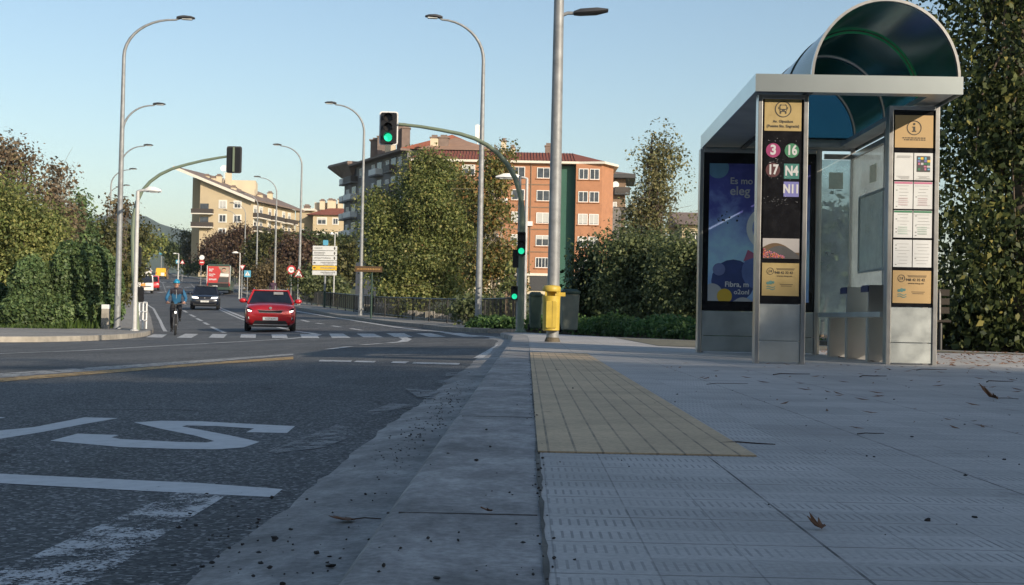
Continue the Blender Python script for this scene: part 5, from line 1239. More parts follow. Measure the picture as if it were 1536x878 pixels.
for s in (-1, 1):
    for k in range(4):   # fingers curled round the grip
        x = s*(.225+.021*k); y, z = -.285+.004*k, 1.04; L_ = (1, 1.1, 1.05, .9)[k]
        mb = MB(); mb.tube([(x, y+.005, z+.03), (x, y-.028*L_, z+.026), (x, y-.036*L_, z+.002), (x, y-.018, z-.022*L_), (x, y+.005, z-.024)], [.0095, .0095, .009, .0085, .007], 7); ex.append(mb)
    mb = MB(); mb.tube([(s*.215, -.262, 1.06), (s*.2, -.28, 1.045), (s*.196, -.3, 1.025), (s*.2, -.305, 1.01)], [.011, .011, .01, .008], 7); ex.append(mb)
# face: nose, ears, eyes
mb = MB(); mb.ball((0, -.168, 1.655), (.014, .02, .022), 0, 8, 6); ex.append(mb)
for s in (-1, 1): mb = MB(); mb.ball((s*.088, -.06, 1.65), (.012, .02, .03), 0, 8, 6); ex.append(mb)
skinned(cy, 'body', J, B, cls, ['skin', 'jacket_blue', 'jacket_dark', 'trousers', 'black'], 2, ex)
mb = MB()
for s in (-1, 1): mb.ball((s*.032, -.152, 1.675), (.012, .008, .007), 0, 8, 5)
mb.ball((0, -.158, 1.615), (.024, .006, .005), 0, 8, 5); obj('facial_features', mb, 'hair', cy)
mb = MB(); secs = []
n = 20
for z, r, o_ in ((1.685, 1.0, 0), (1.7, 1.06, 0), (1.74, 1.02, .005), (1.785, .82, .01), (1.815, .5, .015), (1.828, .12, .02)):
    secs.append([(.103*r*math.cos(2*math.pi*i/n), -.06+o_+.135*r*math.sin(2*math.pi*i/n), z) for i in range(n)])
mb.loft(secs); he = obj('helmet', mb, 'helmet', cy, True)
mb = MB()
for x in (-.05, 0, .05): mb.box((x, -.15, 1.765), (.016, .05, .03)); mb.box((x, -.06, 1.815-.2*abs(x)), (.016, .12, .012))
obj('helmet_vent', mb, 'navy', he)
mb = MB(); mb.tube([(0, -.03-.135, 1.47), (0, .08-.135, 1.36), (0, .19-.12, 1.18)], .007, 5); obj('jacket_zip', mb, 'paper', cy)
# pedestrian on the far pavement
pp = spot(409, 104, .13)
pd = thing('person', 'walker in a dark purple coat on the far pavement behind the red car', 'person', pp, .2)
J = {'hip': (0, 0, .95, (.15, .11)), 'waist': (0, 0, 1.12, (.14, .1)), 'chest': (0, 0, 1.35, (.18, .12)), 'neckb': (0, .01, 1.48, .07), 'neck': (0, 0, 1.53, .055), 'head': (0, -.01, 1.61, (.075, .09)), 'crown': (0, 0, 1.69, (.07, .08))}
B = [('hip', 'waist'), ('waist', 'chest'), ('chest', 'neckb'), ('neckb', 'neck'), ('neck', 'head'), ('head', 'crown')]
for s, n_ in ((1, 'R'), (-1, 'L')):
    st_ = .18*s
    J.update({n_+'hipj': (s*.09, 0, .9, .1), n_+'knee': (s*.1, -.06+st_*.5, .5, .065), n_+'calf': (s*.1, .0+st_*.8, .3, .058), n_+'ankle': (s*.1, .04+st_, .09, .042), n_+'toe': (s*.11, -.12+st_, .04, .035), n_+'sh': (s*.2, 0, 1.42, .07), n_+'elb': (s*.26, .05-st_*.5, 1.14, .052), n_+'wrist': (s*.25, -.04-st_*.8, .92, .035), n_+'palm': (s*.25, -.06-st_*.9, .83, (.03, .02))})
    B += [('hip', n_+'hipj'), (n_+'hipj', n_+'knee'), (n_+'knee', n_+'calf'), (n_+'calf', n_+'ankle'), (n_+'ankle', n_+'toe'), ('chest', n_+'sh'), (n_+'sh', n_+'elb'), (n_+'elb', n_+'wrist'), (n_+'wrist', n_+'palm')]
    
def cls2(a, b, t, c):
    k = a+b
    if 'head' in k or 'palm' in k: return 0
    if any(q in k for q in ('knee', 'calf', 'ankle')): return 2
    if 'toe' in k: return 3
    return 1
ex = []
for s in (-1, 1):
    for k in range(4): mb = MB(); y = -.03-.02*k-.16*s*.9; mb.tube([(s*.25, y-.03, .8), (s*.248, y-.03, .76), (s*.24, y-.032, .725+.008*abs(k-1))], [.01, .009, .007], 6); ex.append(mb)
    mb = MB(); mb.tube([(s*.24, -.08-.16*s, .86), (s*.225, -.12-.16*s, .82), (s*.222, -.125-.16*s, .79)], [.011, .01, .008], 6); ex.append(mb)
skinned(pd, 'body', J, B, cls2, ['skin', 'purple_cloth', 'denim', 'black'], 1, ex)
mb = MB(); mb.ball((0, .02, 1.68), (.098, .105, .1), 0, 12, 8); obj('hair', mb, 'hair', pd, True)
# ------------------------------------------------------------------ buildings
class Facade:
    """helper for things fixed to a wall running from A to B (seen from outside, left to right)"""
    def __init__(s, root, A, B):
        s.root = root; A, B = Vector((*A, root.location.z)), Vector((*B, root.location.z)); d = (B-A).normalized(); s.L = (B-A).length
        T = Matrix.Identity(4); T.col[0][:3] = d; T.col[1][:3] = (-d.y, d.x, 0); T.col[2][:3] = (0, 0, 1); T.col[3][:3] = A
        s.T = Matrix.Translation(-root.location) @ T
    def box(s, name, x, y, z, dx, dy, dz, m, parent=None): return obj(name, MB().box((x, y, z), (dx, dy, dz), T=s.T), m, parent or s.root)
    def window(s, x, z, w, h, trim='trim', shut=0.0, mull=1, sill=True):
        mb = MB(); t = .09
        for c, d in (((x-w/2+t/2, -.03, z), (t, .1, h)), ((x+w/2-t/2, -.03, z), (t, .1, h)), ((x, -.03, z+h/2-t/2), (w-2*t-.002, .1, t)), ((x, -.03, z-h/2+t/2), (w-2*t-.002, .1, t))): mb.box(c, d, T=s.T)
        for k in range(mull): mb.box((x-w/2+w*(k+1)/(mull+1), -.028, z), (.07, .09, h-2*t-.002), T=s.T)
        f = obj('window', mb, 'white', s.root)
        obj('pane', MB().box((x, .0, z), (w-2*t-.01, .07, h-2*t-.01), T=s.T), 'wglass', f)
        if shut > 0: hh = (h-2*t)*shut; obj('shutter', MB().box((x, -.04, z+h/2-t-hh/2), (w-2*t-.012, .04, hh), T=s.T), 'shutter', f)
        if sill: obj('sill', MB().box((x, -.07, z-h/2-.06), (w+.25, .2, .1), T=s.T), trim, f)
        if trim == 'trim':
            mb = MB(); b = .2
            for c, d in (((x-w/2-b/2, -.01, z), (b, .05, h+2*b)), ((x+w/2+b/2, -.01, z), (b, .05, h+2*b)), ((x, -.01, z+h/2+b/2), (w-.002, .05, b))): mb.box(c, d, T=s.T)
            obj('surround', mb, 'trim', f)
    def balcony(s, x, z, w, dep=1.2, rail='rail', slab='trim'):
        b = s.box('balcony', x, -dep/2, z, w, dep, .22, slab)
        mb = MB(); mb.box((x, -dep+.03, z+.6), (w-.04, .04, .9), T=s.T); mb.box((x-w/2+.05, -dep/2, z+.6), (.04, dep-.1, .9), T=s.T); mb.box((x+w/2-.05, -dep/2, z+.6), (.04, dep-.1, .9), T=s.T)
        obj('balcony_rail', mb, rail, b)
def foot(root, name, pts, z0, z1, m):
    l = root.location
    return obj(name, MB().slab([(x-l.x, y-l.y) for x, y in pts], z0-l.z, z1-l.z), m, root)
def rel(root, pts): return [tuple(Vector(p)-root.location) for p in pts]
def chimney(root, x, y, z0, z1, m='cream_lt', w=.9, parent=None):
    l = root.location; mb = MB(); mb.box((x-l.x, y-l.y, (z0+z1)/2-l.z), (w, w, z1-z0)); c = obj('chimney', mb, m, parent or root)
    mb = MB(); mb.box((x-l.x, y-l.y, z1-l.z+.1), (w*1.2, w*1.2, .18)); mb.box((x-l.x, y-l.y, z1-l.z+.35), (w*.7, w*.7, .32)); obj('chimney_cap', mb, 'roof_brown', c)
def XX(px, D, py=300): return at(px, py, D).x
def ZZ(py, D, px=700): return at(px, py, D).z
def brick_building():
    D = 179; ze = ZZ(245.5, D, 800); zb = 2.0; zg = ZZ(413, D, 800)
    r = thing('apartment_building', 'orange brick apartment block with a red tiled roof and a dark green wall strip', 'building', (0, D, zb))
    x0, x1, x2, x3, x4 = XX(612, D), XX(838.5, D), XX(863, D), XX(902, D), XX(918, D)
    foot(r, 'wall', [(x0, D), (x1, D), (x1, D+13), (x0, D+13)], zg, ze, 'brick')
    foot(r, 'green_wall', [(x1+.01, D+.6), (x2-.01, D+.6), (x2-.01, D+13), (x1+.01, D+13)], zg-2.5, ze-.2, 'render_green')
    foot(r, 'bay_wall', [(x2, D-.8), (x3, D-.8), (x4+.3, D+2.4), (x4+.3, D+13), (x2, D+13)], zg, ze, 'brick')
    foot(r, 'shop_floor', [(x0, D+.15), (x1-.01, D+.15), (x1-.01, D+12.9), (x0, D+12.9)], zb-2, zg-.002, 'cream_lt'); foot(r, 'shop_floor', [(x2+.02, D-.6), (x3, D-.6), (x4+.1, D+2.4), (x4+.1, D+12.9), (x2+.02, D+12.9)], zb-2, zg-.002, 'cream_lt')
    f = Facade(r, (x0, D), (x1, D)); g = Facade(r, (x2, D-.8), (x3, D-.8)); zz = lambda py: ZZ(py, D, 800)-zb
    f.box('floor_band', f.L/2, -.06, zg-zb+.1, f.L, .1, .35, 'trim'); g.box('floor_band', g.L/2, -.06, zg-zb+.1, g.L, .1, .35, 'trim')
    for i, py in enumerate((259.5, 293.5, 327, 361, 394)):
        for j, px in enumerate((627, 664, 702, 739, 777, 814.5)):
            f.window(XX(px, D)-x0, zz(py+(814.5-px)*-.02), 1.75, 1.45 if i < 4 else 1.4, 'brick', [0, .0, .95, .35, 0][i] if j > 2 else random.choice([0, .4, .9]), 1 if i < 4 else 3)
        if i < 4:
            for px in (874.7, 891.2): g.window(XX(px, D-.8)-x2, zz(py+1.3), 1.3, 1.45, 'brick', [0, 0, .95, .4][i], 1)
        else: g.window(XX(875, D-.8)-x2, zz(py+1.3), 1.3, 1.4, 'brick', .5, 1)
    f.box('shop_door', XX(812, D)-x0, .1, zz(424), 2.6, .1, 2.2, 'dgrey'); f.box('shop_window', XX(780, D)-x0, .1, zz(424), 2.4, .1, 1.8, 'wglass')
    for px in (650, 720, 796, 836): f.box('downpipe', XX(px, D)-x0, -.06, (ze+zg)/2-zb, .12, .1, ze-zg-.2, 'brick_dk')
    for px, py in ((757, 302), (795, 336), (720, 300), (683, 335)): f.box('cooling_unit', XX(px, D)-x0, -.2, zz(py), .8, .36, .6, 'white')
    for i, py in enumerate((277, 311, 344, 378)): f.box('string_course', f.L/2, -.02, zz(py), f.L-.02, .06, .14, 'brick_dk')
    # roof: eave board + hipped tiles
    ov = .7; zr_ = ZZ(228.5, D+6, 800)
    E = [(x0, D-ov), (x2+.4, D-ov), (x3+.3, D-.8-ov), (x4+1.0, D+2.2), (x4+1.0, D+13+ov), (x0, D+13+ov)]
    foot(r, 'eaves', E, ze, ze+.3, 'trim')
    e = [(x, y, ze+.301) for x, y in E]; R0, R1 = (x0+2, D+6.5, zr_), (XX(858, D+6), D+6.5, zr_)
    mb = MB(); mb.add(rel(r, e+[R0, R1]), [(0, 1, 7, 6), (1, 2, 7), (2, 3, 7), (3, 4, 7), (4, 5, 6, 7), (5, 0, 6)])
    mb2 = MB()
    rf = obj('roof', mb, 'roof_red', r)
    k = 0
    x = x0+.5
    while x < x2: # tile ribs running down the slope
        t = 1; mb2.tube(rel(r, [(x, D-ov+.05, ze+.36), (x+(0), D+6.3, zr_+.02)]) if x > R0[0] and x < R1[0] else rel(r, [(x, D-ov+.05, ze+.36), (min(max(x, R0[0]), R1[0]), D+6.3, zr_+.02)]), .05, 4, caps=False); x += .42
    obj('tile_ribs', mb2, 'roof_red', rf)
    chimney(r, XX(754, D+5), D+5, zr_-1.5, zr_+1.2, 'cream_lt', .7, rf); chimney(r, XX(821, D+7), D+7, zr_-1, zr_+.9, 'roof_brown', .9, rf); chimney(r, XX(768, D+4), D+4, zr_-1.6, zr_+.2, 'cream_lt', .6, rf)
    # rear block with a tan roof
    Db = 196; zk = ZZ(226, Db, 680); xa, xb = XX(632, Db), XX(738, Db)
    foot(r, 'rear_block', [(xa, Db), (xb, Db), (xb, Db+16), (xa, Db+16)], zb, zk, 'brick_dk')
    p = [(xa-.8, Db-.8, zk+.01), (xb+.8, Db-.8, zk+.01), (xb+.8, Db+16.8, zk+.01), (xa-.8, Db+16.8, zk+.01), (XX(681, Db+7), Db+7, ZZ(206.5, Db+7, 681))]
    mb = MB(); mb.add(rel(r, p), [(0, 1, 4), (1, 2, 4), (2, 3, 4), (3, 0, 4)]); rb = obj('rear_roof', mb, 'roof_tan', r)
    for px, w in ((650, 1.2), (664, 1.4)): chimney(r, XX(px, Db+2), Db+2, zk, ZZ(206+abs(px-657)*.3, Db+2, px), 'cream_lt' if w < 1.3 else 'roof_brown', w, rb)
    a = XX(714.5, Db+4); mb = MB(); l = r.location; mb.tube(rel(r, [(a, Db+4, zk), (a, Db+4, ZZ(186, Db+4, 714))]), .06, 6); mb.box(tuple(Vector((a, Db+3.8, ZZ(199, Db+4, 714)))-l), (.7, .4, 2.2)); mb.tube(rel(r, [(a+.6, Db+4, zk), (a+.6, Db+4, ZZ(178, Db+4, 714))]), .03, 5); obj('antenna', mb, 'white', r)
brick_building()
def dark_building():
    A, B = (-29.3, 230), (-16.2, 201); zb = 3.5; ze = ZZ(253, 230, 515)
    r = thing('apartment_building', 'dark shaded apartment block with pale balcony fronts left of the big roadside tree', 'building', (A[0], A[1], zb))
    d = Vector((B[0]-A[0], B[1]-A[1])).normalized(); n = Vector((-d.y, d.x))   # inward
    def P(a, b): return (A[0]+d.x*a+n.x*b, A[1]+d.y*a+n.y*b)
    L = 31.8
    foot(r, 'wall', [P(0, 0), P(L, 0), P(L, 14), P(0, 14)], zb-2, ze, 'greywall')
    f = Facade(r, A, B); H = ze-zb; fl = 3.0
    n_f = int(H//fl)
    for i in range(n_f):
        z = H-1.6-i*fl
        for x in (2.0, 9.2, 15.6, 22.6, 28.5):
            f.window(x, z, 1.6, 1.5, 'greywall', random.choice([0, .3, .8]), 1, False)
        f.balcony(5.5, z-1.4, 4.2, 1.3, 'paper' if i in (1, 2, 3) else 'rail', 'greywall'); f.balcony(18.8, z-1.4, 3.6, 1.3, 'paper' if i in (0, 3) else 'rail', 'greywall'); f.balcony(25.6, z-1.4, 3.2, 1.3, 'rail', 'greywall')
        for x in (5.5, 18.8, 25.6): f.box('balcony_door', x, -.02, z-.1, 2.2, .08, 2.2, 'wglass')
        f.balcony(1.0, z-1.4, 1.9, 1.0, 'paper', 'greywall')
    # flaring eave at the far corner, tiled slopes above
    zt = ze+.02
    ro = [P(-.8, -1.3), P(L+.5, -1.3), P(L+.5, 7), P(-.8, 7)]
    mb = MB(); mb.add(rel(r, [(*ro[0], zt), (*ro[1], zt), (*ro[2], zt+2.6), (*ro[3], zt+2.6), (*P(L+.5, 15), zt), (*P(-.8, 15), zt)]), [(0, 1, 2, 3), (3, 2, 4, 5), (0, 3, 5), (1, 4, 2)]); rf = obj('roof', mb, 'roof_red', r)
    foot(r, 'eaves', [P(-.8, -1.3), P(L+.5, -1.3), P(L+.5, .2), P(-.8, .2)], zt-.35, zt-.01, 'roof_brown')
    mb = MB(); l = r.location
    secs = [[(*P(-.6, -.4), zt-1.7), (*P(5.5, -.4), zt-1.7), (*P(5.5, .3), zt-1.7), (*P(-.6, 3), zt-1.7)], [(*P(-2.6, -2.4), zt+.2), (*P(6.5, -1.6), zt+.2), (*P(6.5, .3), zt+.2), (*P(-2.6, 4), zt+.2)], [(*P(-2.4, -2.2), zt+.6), (*P(6.4, -1.5), zt+.6), (*P(6.4, .3), zt+.6), (*P(-2.4, 4), zt+.6)]]
    mb.loft([rel(r, q) for q in secs]); obj('corner_eave', mb, 'roof_brown', r)
    for a, w, h in ((11, 2.2, 3.6), (13.2, 1.4, 4.0), (17.5, 1.6, 2.6), (23, 1.5, 4.6), (24.8, 1.2, 4.0)): q = P(a, 2.2); chimney(r, q[0], q[1], zt, zt+h, 'cream_lt' if a == 17.5 else 'roof_brown', w, rf)
dark_building()
def cream_building():
    D = 283; zb = 7.0; G0, G1 = (XX(300, D), D), (XX(376, D), D); S1 = (XX(443, 308), 308)
    r = thing('apartment_building', 'cream apartment block with a long sloping slate roof and white edge above the trees', 'building', (G1[0], D, zb))
    XL_, zl, xr_, zr_ = XX(266, D), ZZ(253, D, 266), G1[0], ZZ(298, D, 376)
    def zroof(x): return zr_+(zl-zr_)*(x-xr_)/(XL_-xr_)
    dd = Vector((S1[0]-G1[0], S1[1]-D)); sh = lambda k: (dd.x*k, dd.y*k)
    def wall(name, xa, xb, ya, m='cream'):
        mb = MB(); sx = dd.x*((ya-D)/dd.y)
        q = [(xa, ya, zb-3), (xb, ya, zb-3), (xb, ya, zroof(xb)-.5), (xa, ya, zroof(xa)-.5)]
        Y2 = 308; s2 = dd.x*((Y2-ya)/dd.y)
        b = [(x+s2, Y2, z) for x, y, z in q]
        mb.add(rel(r, q+b), [(0, 1, 2, 3), (7, 6, 5, 4), (0, 4, 5, 1), (1, 5, 6, 2), (2, 6, 7, 3), (3, 7, 4, 0)]); return obj(name, mb, m, r)
    wall('wall', G0[0], G1[0], D); wall('set_back_wall', XX(285.5, D), G0[0]-.02, D+6); wall('set_back_wall', XX(271.5, D), XX(285.5, D)-.02, D+10)
    def roofslab(name, th, ya, yb, ov, m, dz=0):
        mb = MB(); xa, xb = XL_-.5, xr_+ov
        def sx(y): return dd.x*((y-D)/dd.y)
        q = [(xa+sx(ya), ya, zroof(xa)+dz), (xb+sx(ya), ya, zroof(xb)+dz), (xb+sx(yb), yb, zroof(xb)+dz), (xa+sx(yb), yb, zroof(xa)+dz)]
        mb.add(rel(r, q+[(x, y, z+th) for x, y, z in q]), [(3, 2, 1, 0), (4, 5, 6, 7), (0, 1, 5, 4), (1, 2, 6, 5), (2, 3, 7, 6), (3, 0, 4, 7)]); return obj(name, mb, m, r)
    rf = roofslab('roof', .35, D-1.0, 311, 1.2, 'roof_brown', -.1); roofslab('white_verge', .6, D-1.3, D-1.02, 1.3, 'trim', -.35)
    f = Facade(r, G0, G1); s = Facade(r, G1, S1); zz = lambda py, px=340: ZZ(py, D, px)-zb
    for py in (307, 328, 349): 
        f.window(XX(334.5, D)-G0[0], zz(py), 1.45, 1.55, 'trim', .9 if py == 307 else 0, 1); f.window(XX(356.5, D)-G0[0], zz(py), 1.45, 1.45, 'trim', .4 if py == 307 else 0, 1)
    bw = Facade(r, (XX(286, D), D+6), (G0[0], D+6))
    for py in (322, 342): f.balcony(XX(305, D)-G0[0], zz(py), 4.6, 1.3, 'rail', 'trim'); f.box('balcony_door', XX(307, D)-G0[0], -.02, zz(py)+1.2, 1.8, .08, 2.1, 'wglass')
    b2 = Facade(r, (XX(271.5, D), D+10), (XX(285, D), D+10))
    for py in (303, 322): b2.window(1.9, zz(py), .8, 1.2, 'cream', 0, 1, False)
    # long side with balconies
    for i, py in enumerate((326, 346)):
        z = zz(py, 376)
        for x, w in ((4.5, 6.4), (12.5, 6.4), (20.5, 6.6)): s.balcony(x, z, w, 1.5, 'rail', 'trim')
        for x in (2.5, 5.6, 10.5, 14, 18.6, 22): s.window(x, z+1.55, 1.5, 2.0, 'trim', .3, 1, False)
    mb = MB(); q = Vector((XX(357, 293), 293, 0))
    zt = ZZ(262, 293, 370)
    foot(r, 'roof_room', [(XX(334, 294), 294), (XX(383, 294), 294), (XX(386, 302), 302), (XX(340, 302), 302)], zroof(xr_)-1, zt-1.2, 'cream_lt'); foot(r, 'roof_room', [(XX(362, 292), 292), (XX(381.5, 292), 292), (XX(383, 293.9), 293.9), (XX(364, 293.9), 293.9)], zroof(xr_), zt-3.2, 'cream_lt')
    foot(r, 'roof_room', [(XX(337, 293.5), 293.5), (XX(347, 293.5), 293.5), (XX(347, 293.95), 293.95), (XX(337, 293.95), 293.95)], zroof(xr_), zt+.4, 'cream_lt')
    for px, py, D_ in ((310, 262, 290), (320, 265, 290), (328, 262, 290), (350, 279, 286), (390, 290, 296), (405, 288, 303), (392, 302, 290)): chimney(r, XX(px, D_), D_, ZZ(py+14, D_, px), ZZ(py, D_, px)-.4, 'cream_lt', 1.1, rf)
    mb = MB(); p_ = Vector((XX(335, 290), 290, ZZ(253, 290, 335))); T = Matrix.Translation(p_-r.location) @ Matrix.Rotation(R(70), 4, 'X'); mb.lathe([(.05, -.2), (.5, -.1), (.75, .1), (.74, .12), (.4, -.05)], 16, T=T); mb.tube(rel(r, [p_, p_+Vector((.0, .3, -2.5))]), .06, 5); obj('satellite_dish', mb, 'white', r, True)
cream_building()
def pale_building():
    D = 312; zb = 8.0; x0, x1, x2 = XX(441, D), XX(470, D), XX(521, D)
    r = thing('apartment_building', 'pale yellow building with red roof and window trims between the cream and dark blocks', 'building', (x0, D, zb))
    z1, z2 = ZZ(315, D, 455), ZZ(323, D, 490)
    foot(r, 'wall', [(x0, D+3), (x1, D+3), (x1, D+14), (x0, D+14)], zb-2, z1, 'cream'); foot(r, 'wall', [(x1+.02, D), (x2, D), (x2, D+14), (x1+.02, D+14)], zb-2, z2, 'cream')
    foot(r, 'eaves', [(x0-.3, D+2), (x1+.0, D+2), (x1+.0, D+14), (x0-.3, D+14)], z1+.01, z1+.5, 'trim')
    mb = MB(); zr_ = ZZ(312.5, D+6, 490); mb.add(rel(r, [(x1-1.6, D-.8, z2+.01), (x2+.5, D-.8, z2+.01), (x2+.5, D+6, zr_), (x1+3, D+6, zr_), (x1-1.6, D+14, z2+.01), (x2+.5, D+14, z2+.01)]), [(0, 1, 2, 3), (3, 2, 5, 4), (0, 3, 4), (1, 5, 2)]); rf = obj('roof', mb, 'roof_red', r)
    f = Facade(r, (x1, D), (x2, D)); zz = lambda py: ZZ(py, D, 490)-zb
    for py in (332, 354):
        f.window(XX(483.5, D)-x1, zz(py), 2.0, 1.5, 'trim', .3, 1); f.window(XX(504, D)-x1, zz(py), 1.2, 1.4, 'trim', 0, 1)
    g = Facade(r, (x0, D+3), (x1, D+3)); g.window(2.0, zz(347), 1.0, 1.2, 'cream', 0, 1)
    foot(r, 'tower_room', [(XX(472, D+8), D+8), (XX(496, D+8), D+8), (XX(496, D+14), D+14), (XX(472, D+14), D+14)], z2-1, ZZ(304, D+8, 485), 'cream_lt'); foot(r, 'tower_room', [(XX(497, D+9), D+9), (XX(513, D+9), D+9), (XX(513, D+14), D+14), (XX(497, D+14), D+14)], z2-1, ZZ(306, D+9, 505), 'cream_lt')
    for px, py, w in ((461, 309, 1.4), (484, 301, 1.2), (496, 300, 1.3), (501, 301, 1.0), (511, 299, 1.2)): chimney(r, XX(px, D+7), D+7, ZZ(py+14, D+7, px), ZZ(py+1, D+7, px), 'cream_lt' if px > 470 else 'roof_brown', w, rf)
pale_building()
def small_buildings():
    D = 205; x0, x1 = XX(908, D), XX(938, D); zb = 3; zt = ZZ(268, D, 925)
    r = thing('apartment_building', 'brown brick block with a wide flat eave showing right of the orange building', 'building', (x0, D, zb))
    foot(r, 'wall', [(x0, D), (x1, D), (x1+1, D+12), (x0, D+12)], zb-2, zt, 'brick_dk')
    foot(r, 'eaves', [(x0-1, D-1.4), (x1+1.4, D-1.4), (x1+2.4, D+12), (x0-1, D+12)], zt+.01, zt+.6, 'dgrey')
    mb = MB(); c = ((x0+x1)/2-2, D+6, ZZ(255, D+6, 920)); mb.add(rel(r, [(x0-1, D-1.4, zt+.61), (x1+1.2, D-1.4, zt+.61), (x1+2.2, D+12, zt+.61), (x0-1, D+12, zt+.61), c]), [(0, 1, 4), (1, 2, 4), (2, 3, 4), (3, 0, 4)]); obj('roof', mb, 'roof_brown', r)
    f = Facade(r, (x0, D), (x1, D)); mb = MB(); T = Matrix.Translation((XX(922.5, D)-x0, -.6, ZZ(278, D, 922)-zb)) @ Matrix.Rotation(R(75), 4, 'X'); mb.lathe([(.05, -.1), (.5, .0), (.55, .05)], 14, T=T); obj('satellite_dish', mb, 'white', r)
    s = Facade(r, (x1, D), (x1+1, D+12))
    for i, py in enumerate((292, 322, 352)):
        z = ZZ(py, D, 930)-zb; f.balcony(f.L-.6, z, 2.4, 1.3, 'rail', 'dgrey'); f.window(1.2, z+1.2, 1.2, 1.4, 'brick_dk', .5, 1, False); s.window(4, z+1.4, 1.2, 1.4, 'brick_dk', .2, 1, False)
    # low grey wing in front of it
    foot(r, 'grey_wing', [(XX(916, 196), 196), (XX(929, 196), 196), (XX(932, 204), 204), (XX(918, 204), 204)], zb-2, ZZ(312, 196, 925), 'greywall')
    D = 120; x0, x1 = XX(1024, D), XX(1075, D); zb = .8; zt = ZZ(338, D, 1036)
    r = thing('house', 'beige house with a brown roof just showing left of the shelter behind the bushes', 'building', (x0, D, zb))
    foot(r, 'wall', [(x0, D), (x1, D), (x1, D+9), (x0, D+9)], zb-1, zt, 'cream')
    mb = MB(); zr_ = ZZ(328, D+4, 1036); mb.add(rel(r, [(x0-.6, D-.6, zt+.01), (x1+.6, D-.6, zt+.01), (x1+.6, D+4.5, zr_+.6), (x0-.6, D+4.5, zr_+.6), (x0-.6, D+9.6, zt+.01), (x1+.6, D+9.6, zt+.01)]), [(0, 1, 2, 3), (3, 2, 5, 4), (0, 3, 4), (1, 5, 2)]); obj('roof', mb, 'roof_brown', r)
    f = Facade(r, (x0, D), (x1, D)); f.window(1.2, zt-zb-1.4, 1.0, 1.1, 'trim', 0, 1)
    # graffiti wall and stone retaining wall behind the railing
    D = 82; x0, x1 = XX(536, D), XX(592, D); q = Vector((x0, D, zr(x0, D)))
    w = thing('graffiti_wall', 'dark blue grey wall with white scrawled graffiti behind the brown sign', 'wall', q)
    h = ZZ(394, D, 560)-q.z; mb = MB(); mb.box(((x1-x0)/2, 1, h/2-.2), (x1-x0, 2, h+.4)); obj('wall', mb, simple('blue_grey_wall', (.045, .055, .075), .7), w)
    mb = MB(); sx, sz = XX(549, D)-x0, ZZ(413, D, 555)-q.z
    for pts in ([(0, 0), (.15, -.1), (.45, -.12), (.8, -.05)], [(.2, .45), (.15, .1)], [(.38, .5), (.36, 0), (.55, 0)], [(.75, .5), (.62, .4), (.72, .25), (.6, .05)], [(.85, .5), (.85, .0)], [(.98, .3), (1.0, -.1)]): mb.tube([(sx+a, -.01, sz+b) for a, b in pts], .03, 5)
    obj('graffiti', mb, 'paper', w)
    st = thing('retaining_wall', 'low rough stone wall behind the dark railing', 'wall'); rows = []
    mb = MB(); rr = random.Random(12); y = 43.0
    while y < 84:
        l = rr.uniform(.5, 1.1); x = XR(y)+3.5; z = zr(x, y); h = rr.uniform(.3, .5)
        mb.box((x+rr.uniform(-.08, .08), y+l/2, z+h/2-.2), (.5, l-.03, h+.4)); y += l
    obj('stone_course', mb, 'stone', st, bevel=.03)
    D = 330; p = spot(248, D, 0); s = thing('statue', 'distant pale standing statue beside the road end', 'statue', p)
    mb = MB(); mb.box((0, 0, .8), (1.4, 1.2, 1.6)); obj('plinth', mb, 'cream', s, bevel=.1); mb = MB(); mb.loft([[(a*r*math.cos(t)+o, r*math.sin(t), z) for t in [2*math.pi*k/10 for k in range(10)]] for z, r, a, o in ((1.6, .55, 1, 0), (2.6, .5, 1, .05), (3.4, .62, 1.1, 0), (4.0, .5, 1.2, -.05), (4.25, .2, 1, -.05), (4.4, .26, 1, -.05), (4.75, .22, 1, -.05), (4.85, .05, 1, -.05))]); obj('figure', mb, 'cream', s, True)
small_buildings()
# ------------------------------------------------------------------ vegetation
def mesh_np(name, V, nper, mats, parent=None):
    """V: (N, nper, 3) array of separate polygons"""
    N = V.shape[0]; me = bpy.data.meshes.new(name)
    me.vertices.add(N*nper); me.vertices.foreach_set('co', V.astype(np.float32).ravel())
    me.loops.add(N*nper); me.loops.foreach_set('vertex_index', np.arange(N*nper, dtype=np.int32))
    me.polygons.add(N); me.polygons.foreach_set('loop_start', np.arange(0, N*nper, nper, dtype=np.int32))
    try: me.polygons.foreach_set('loop_total', np.full(N, nper, dtype=np.int32))
    except Exception: pass
    me.update(calc_edges=True); me.validate()
    me.materials.append(M[mats])
    o = bpy.data.objects.new(name, me); COL.objects.link(o)
    if parent: o.parent = parent
    return o
def leaf_cloud(rng, centres, n, spread, leaf, up=.0, squash=.8, droop=0.0):
    """n leaves scattered round clump centres; returns (n,4,3)"""
    k = rng.integers(0, len(centres), n)
    sp = spread[k] if hasattr(spread, '__len__') else spread
    off = rng.normal(0, 1, (n, 3)); off *= np.array([1, 1, squash])
    ln = np.linalg.norm(off, axis=1, keepdims=True); off *= (np.minimum(ln, 1.9)/np.maximum(ln, 1e-6))
    c = centres[k]+off*(sp[:, None] if hasattr(sp, '__len__') else sp)
    nrm = rng.normal(0, 1, (n, 3)); nrm[:, 2] = np.abs(nrm[:, 2])*.8+up; nrm += .6*off
    nrm /= np.linalg.norm(nrm, axis=1, keepdims=True)
    a = np.cross(nrm, rng.normal(0, 1, (n, 3))); a[:, 2] -= droop; a /= np.linalg.norm(a, axis=1, keepdims=True); b = np.cross(nrm, a)
    s = leaf*(.45+1.05*rng.uniform(0, 1, (n, 1))**1.4)
    return np.stack([c-a*s*.6, c+b*s*.42-a*s*.1, c+a*s*.65, c-b*s*.42-a*s*.1], axis=1)
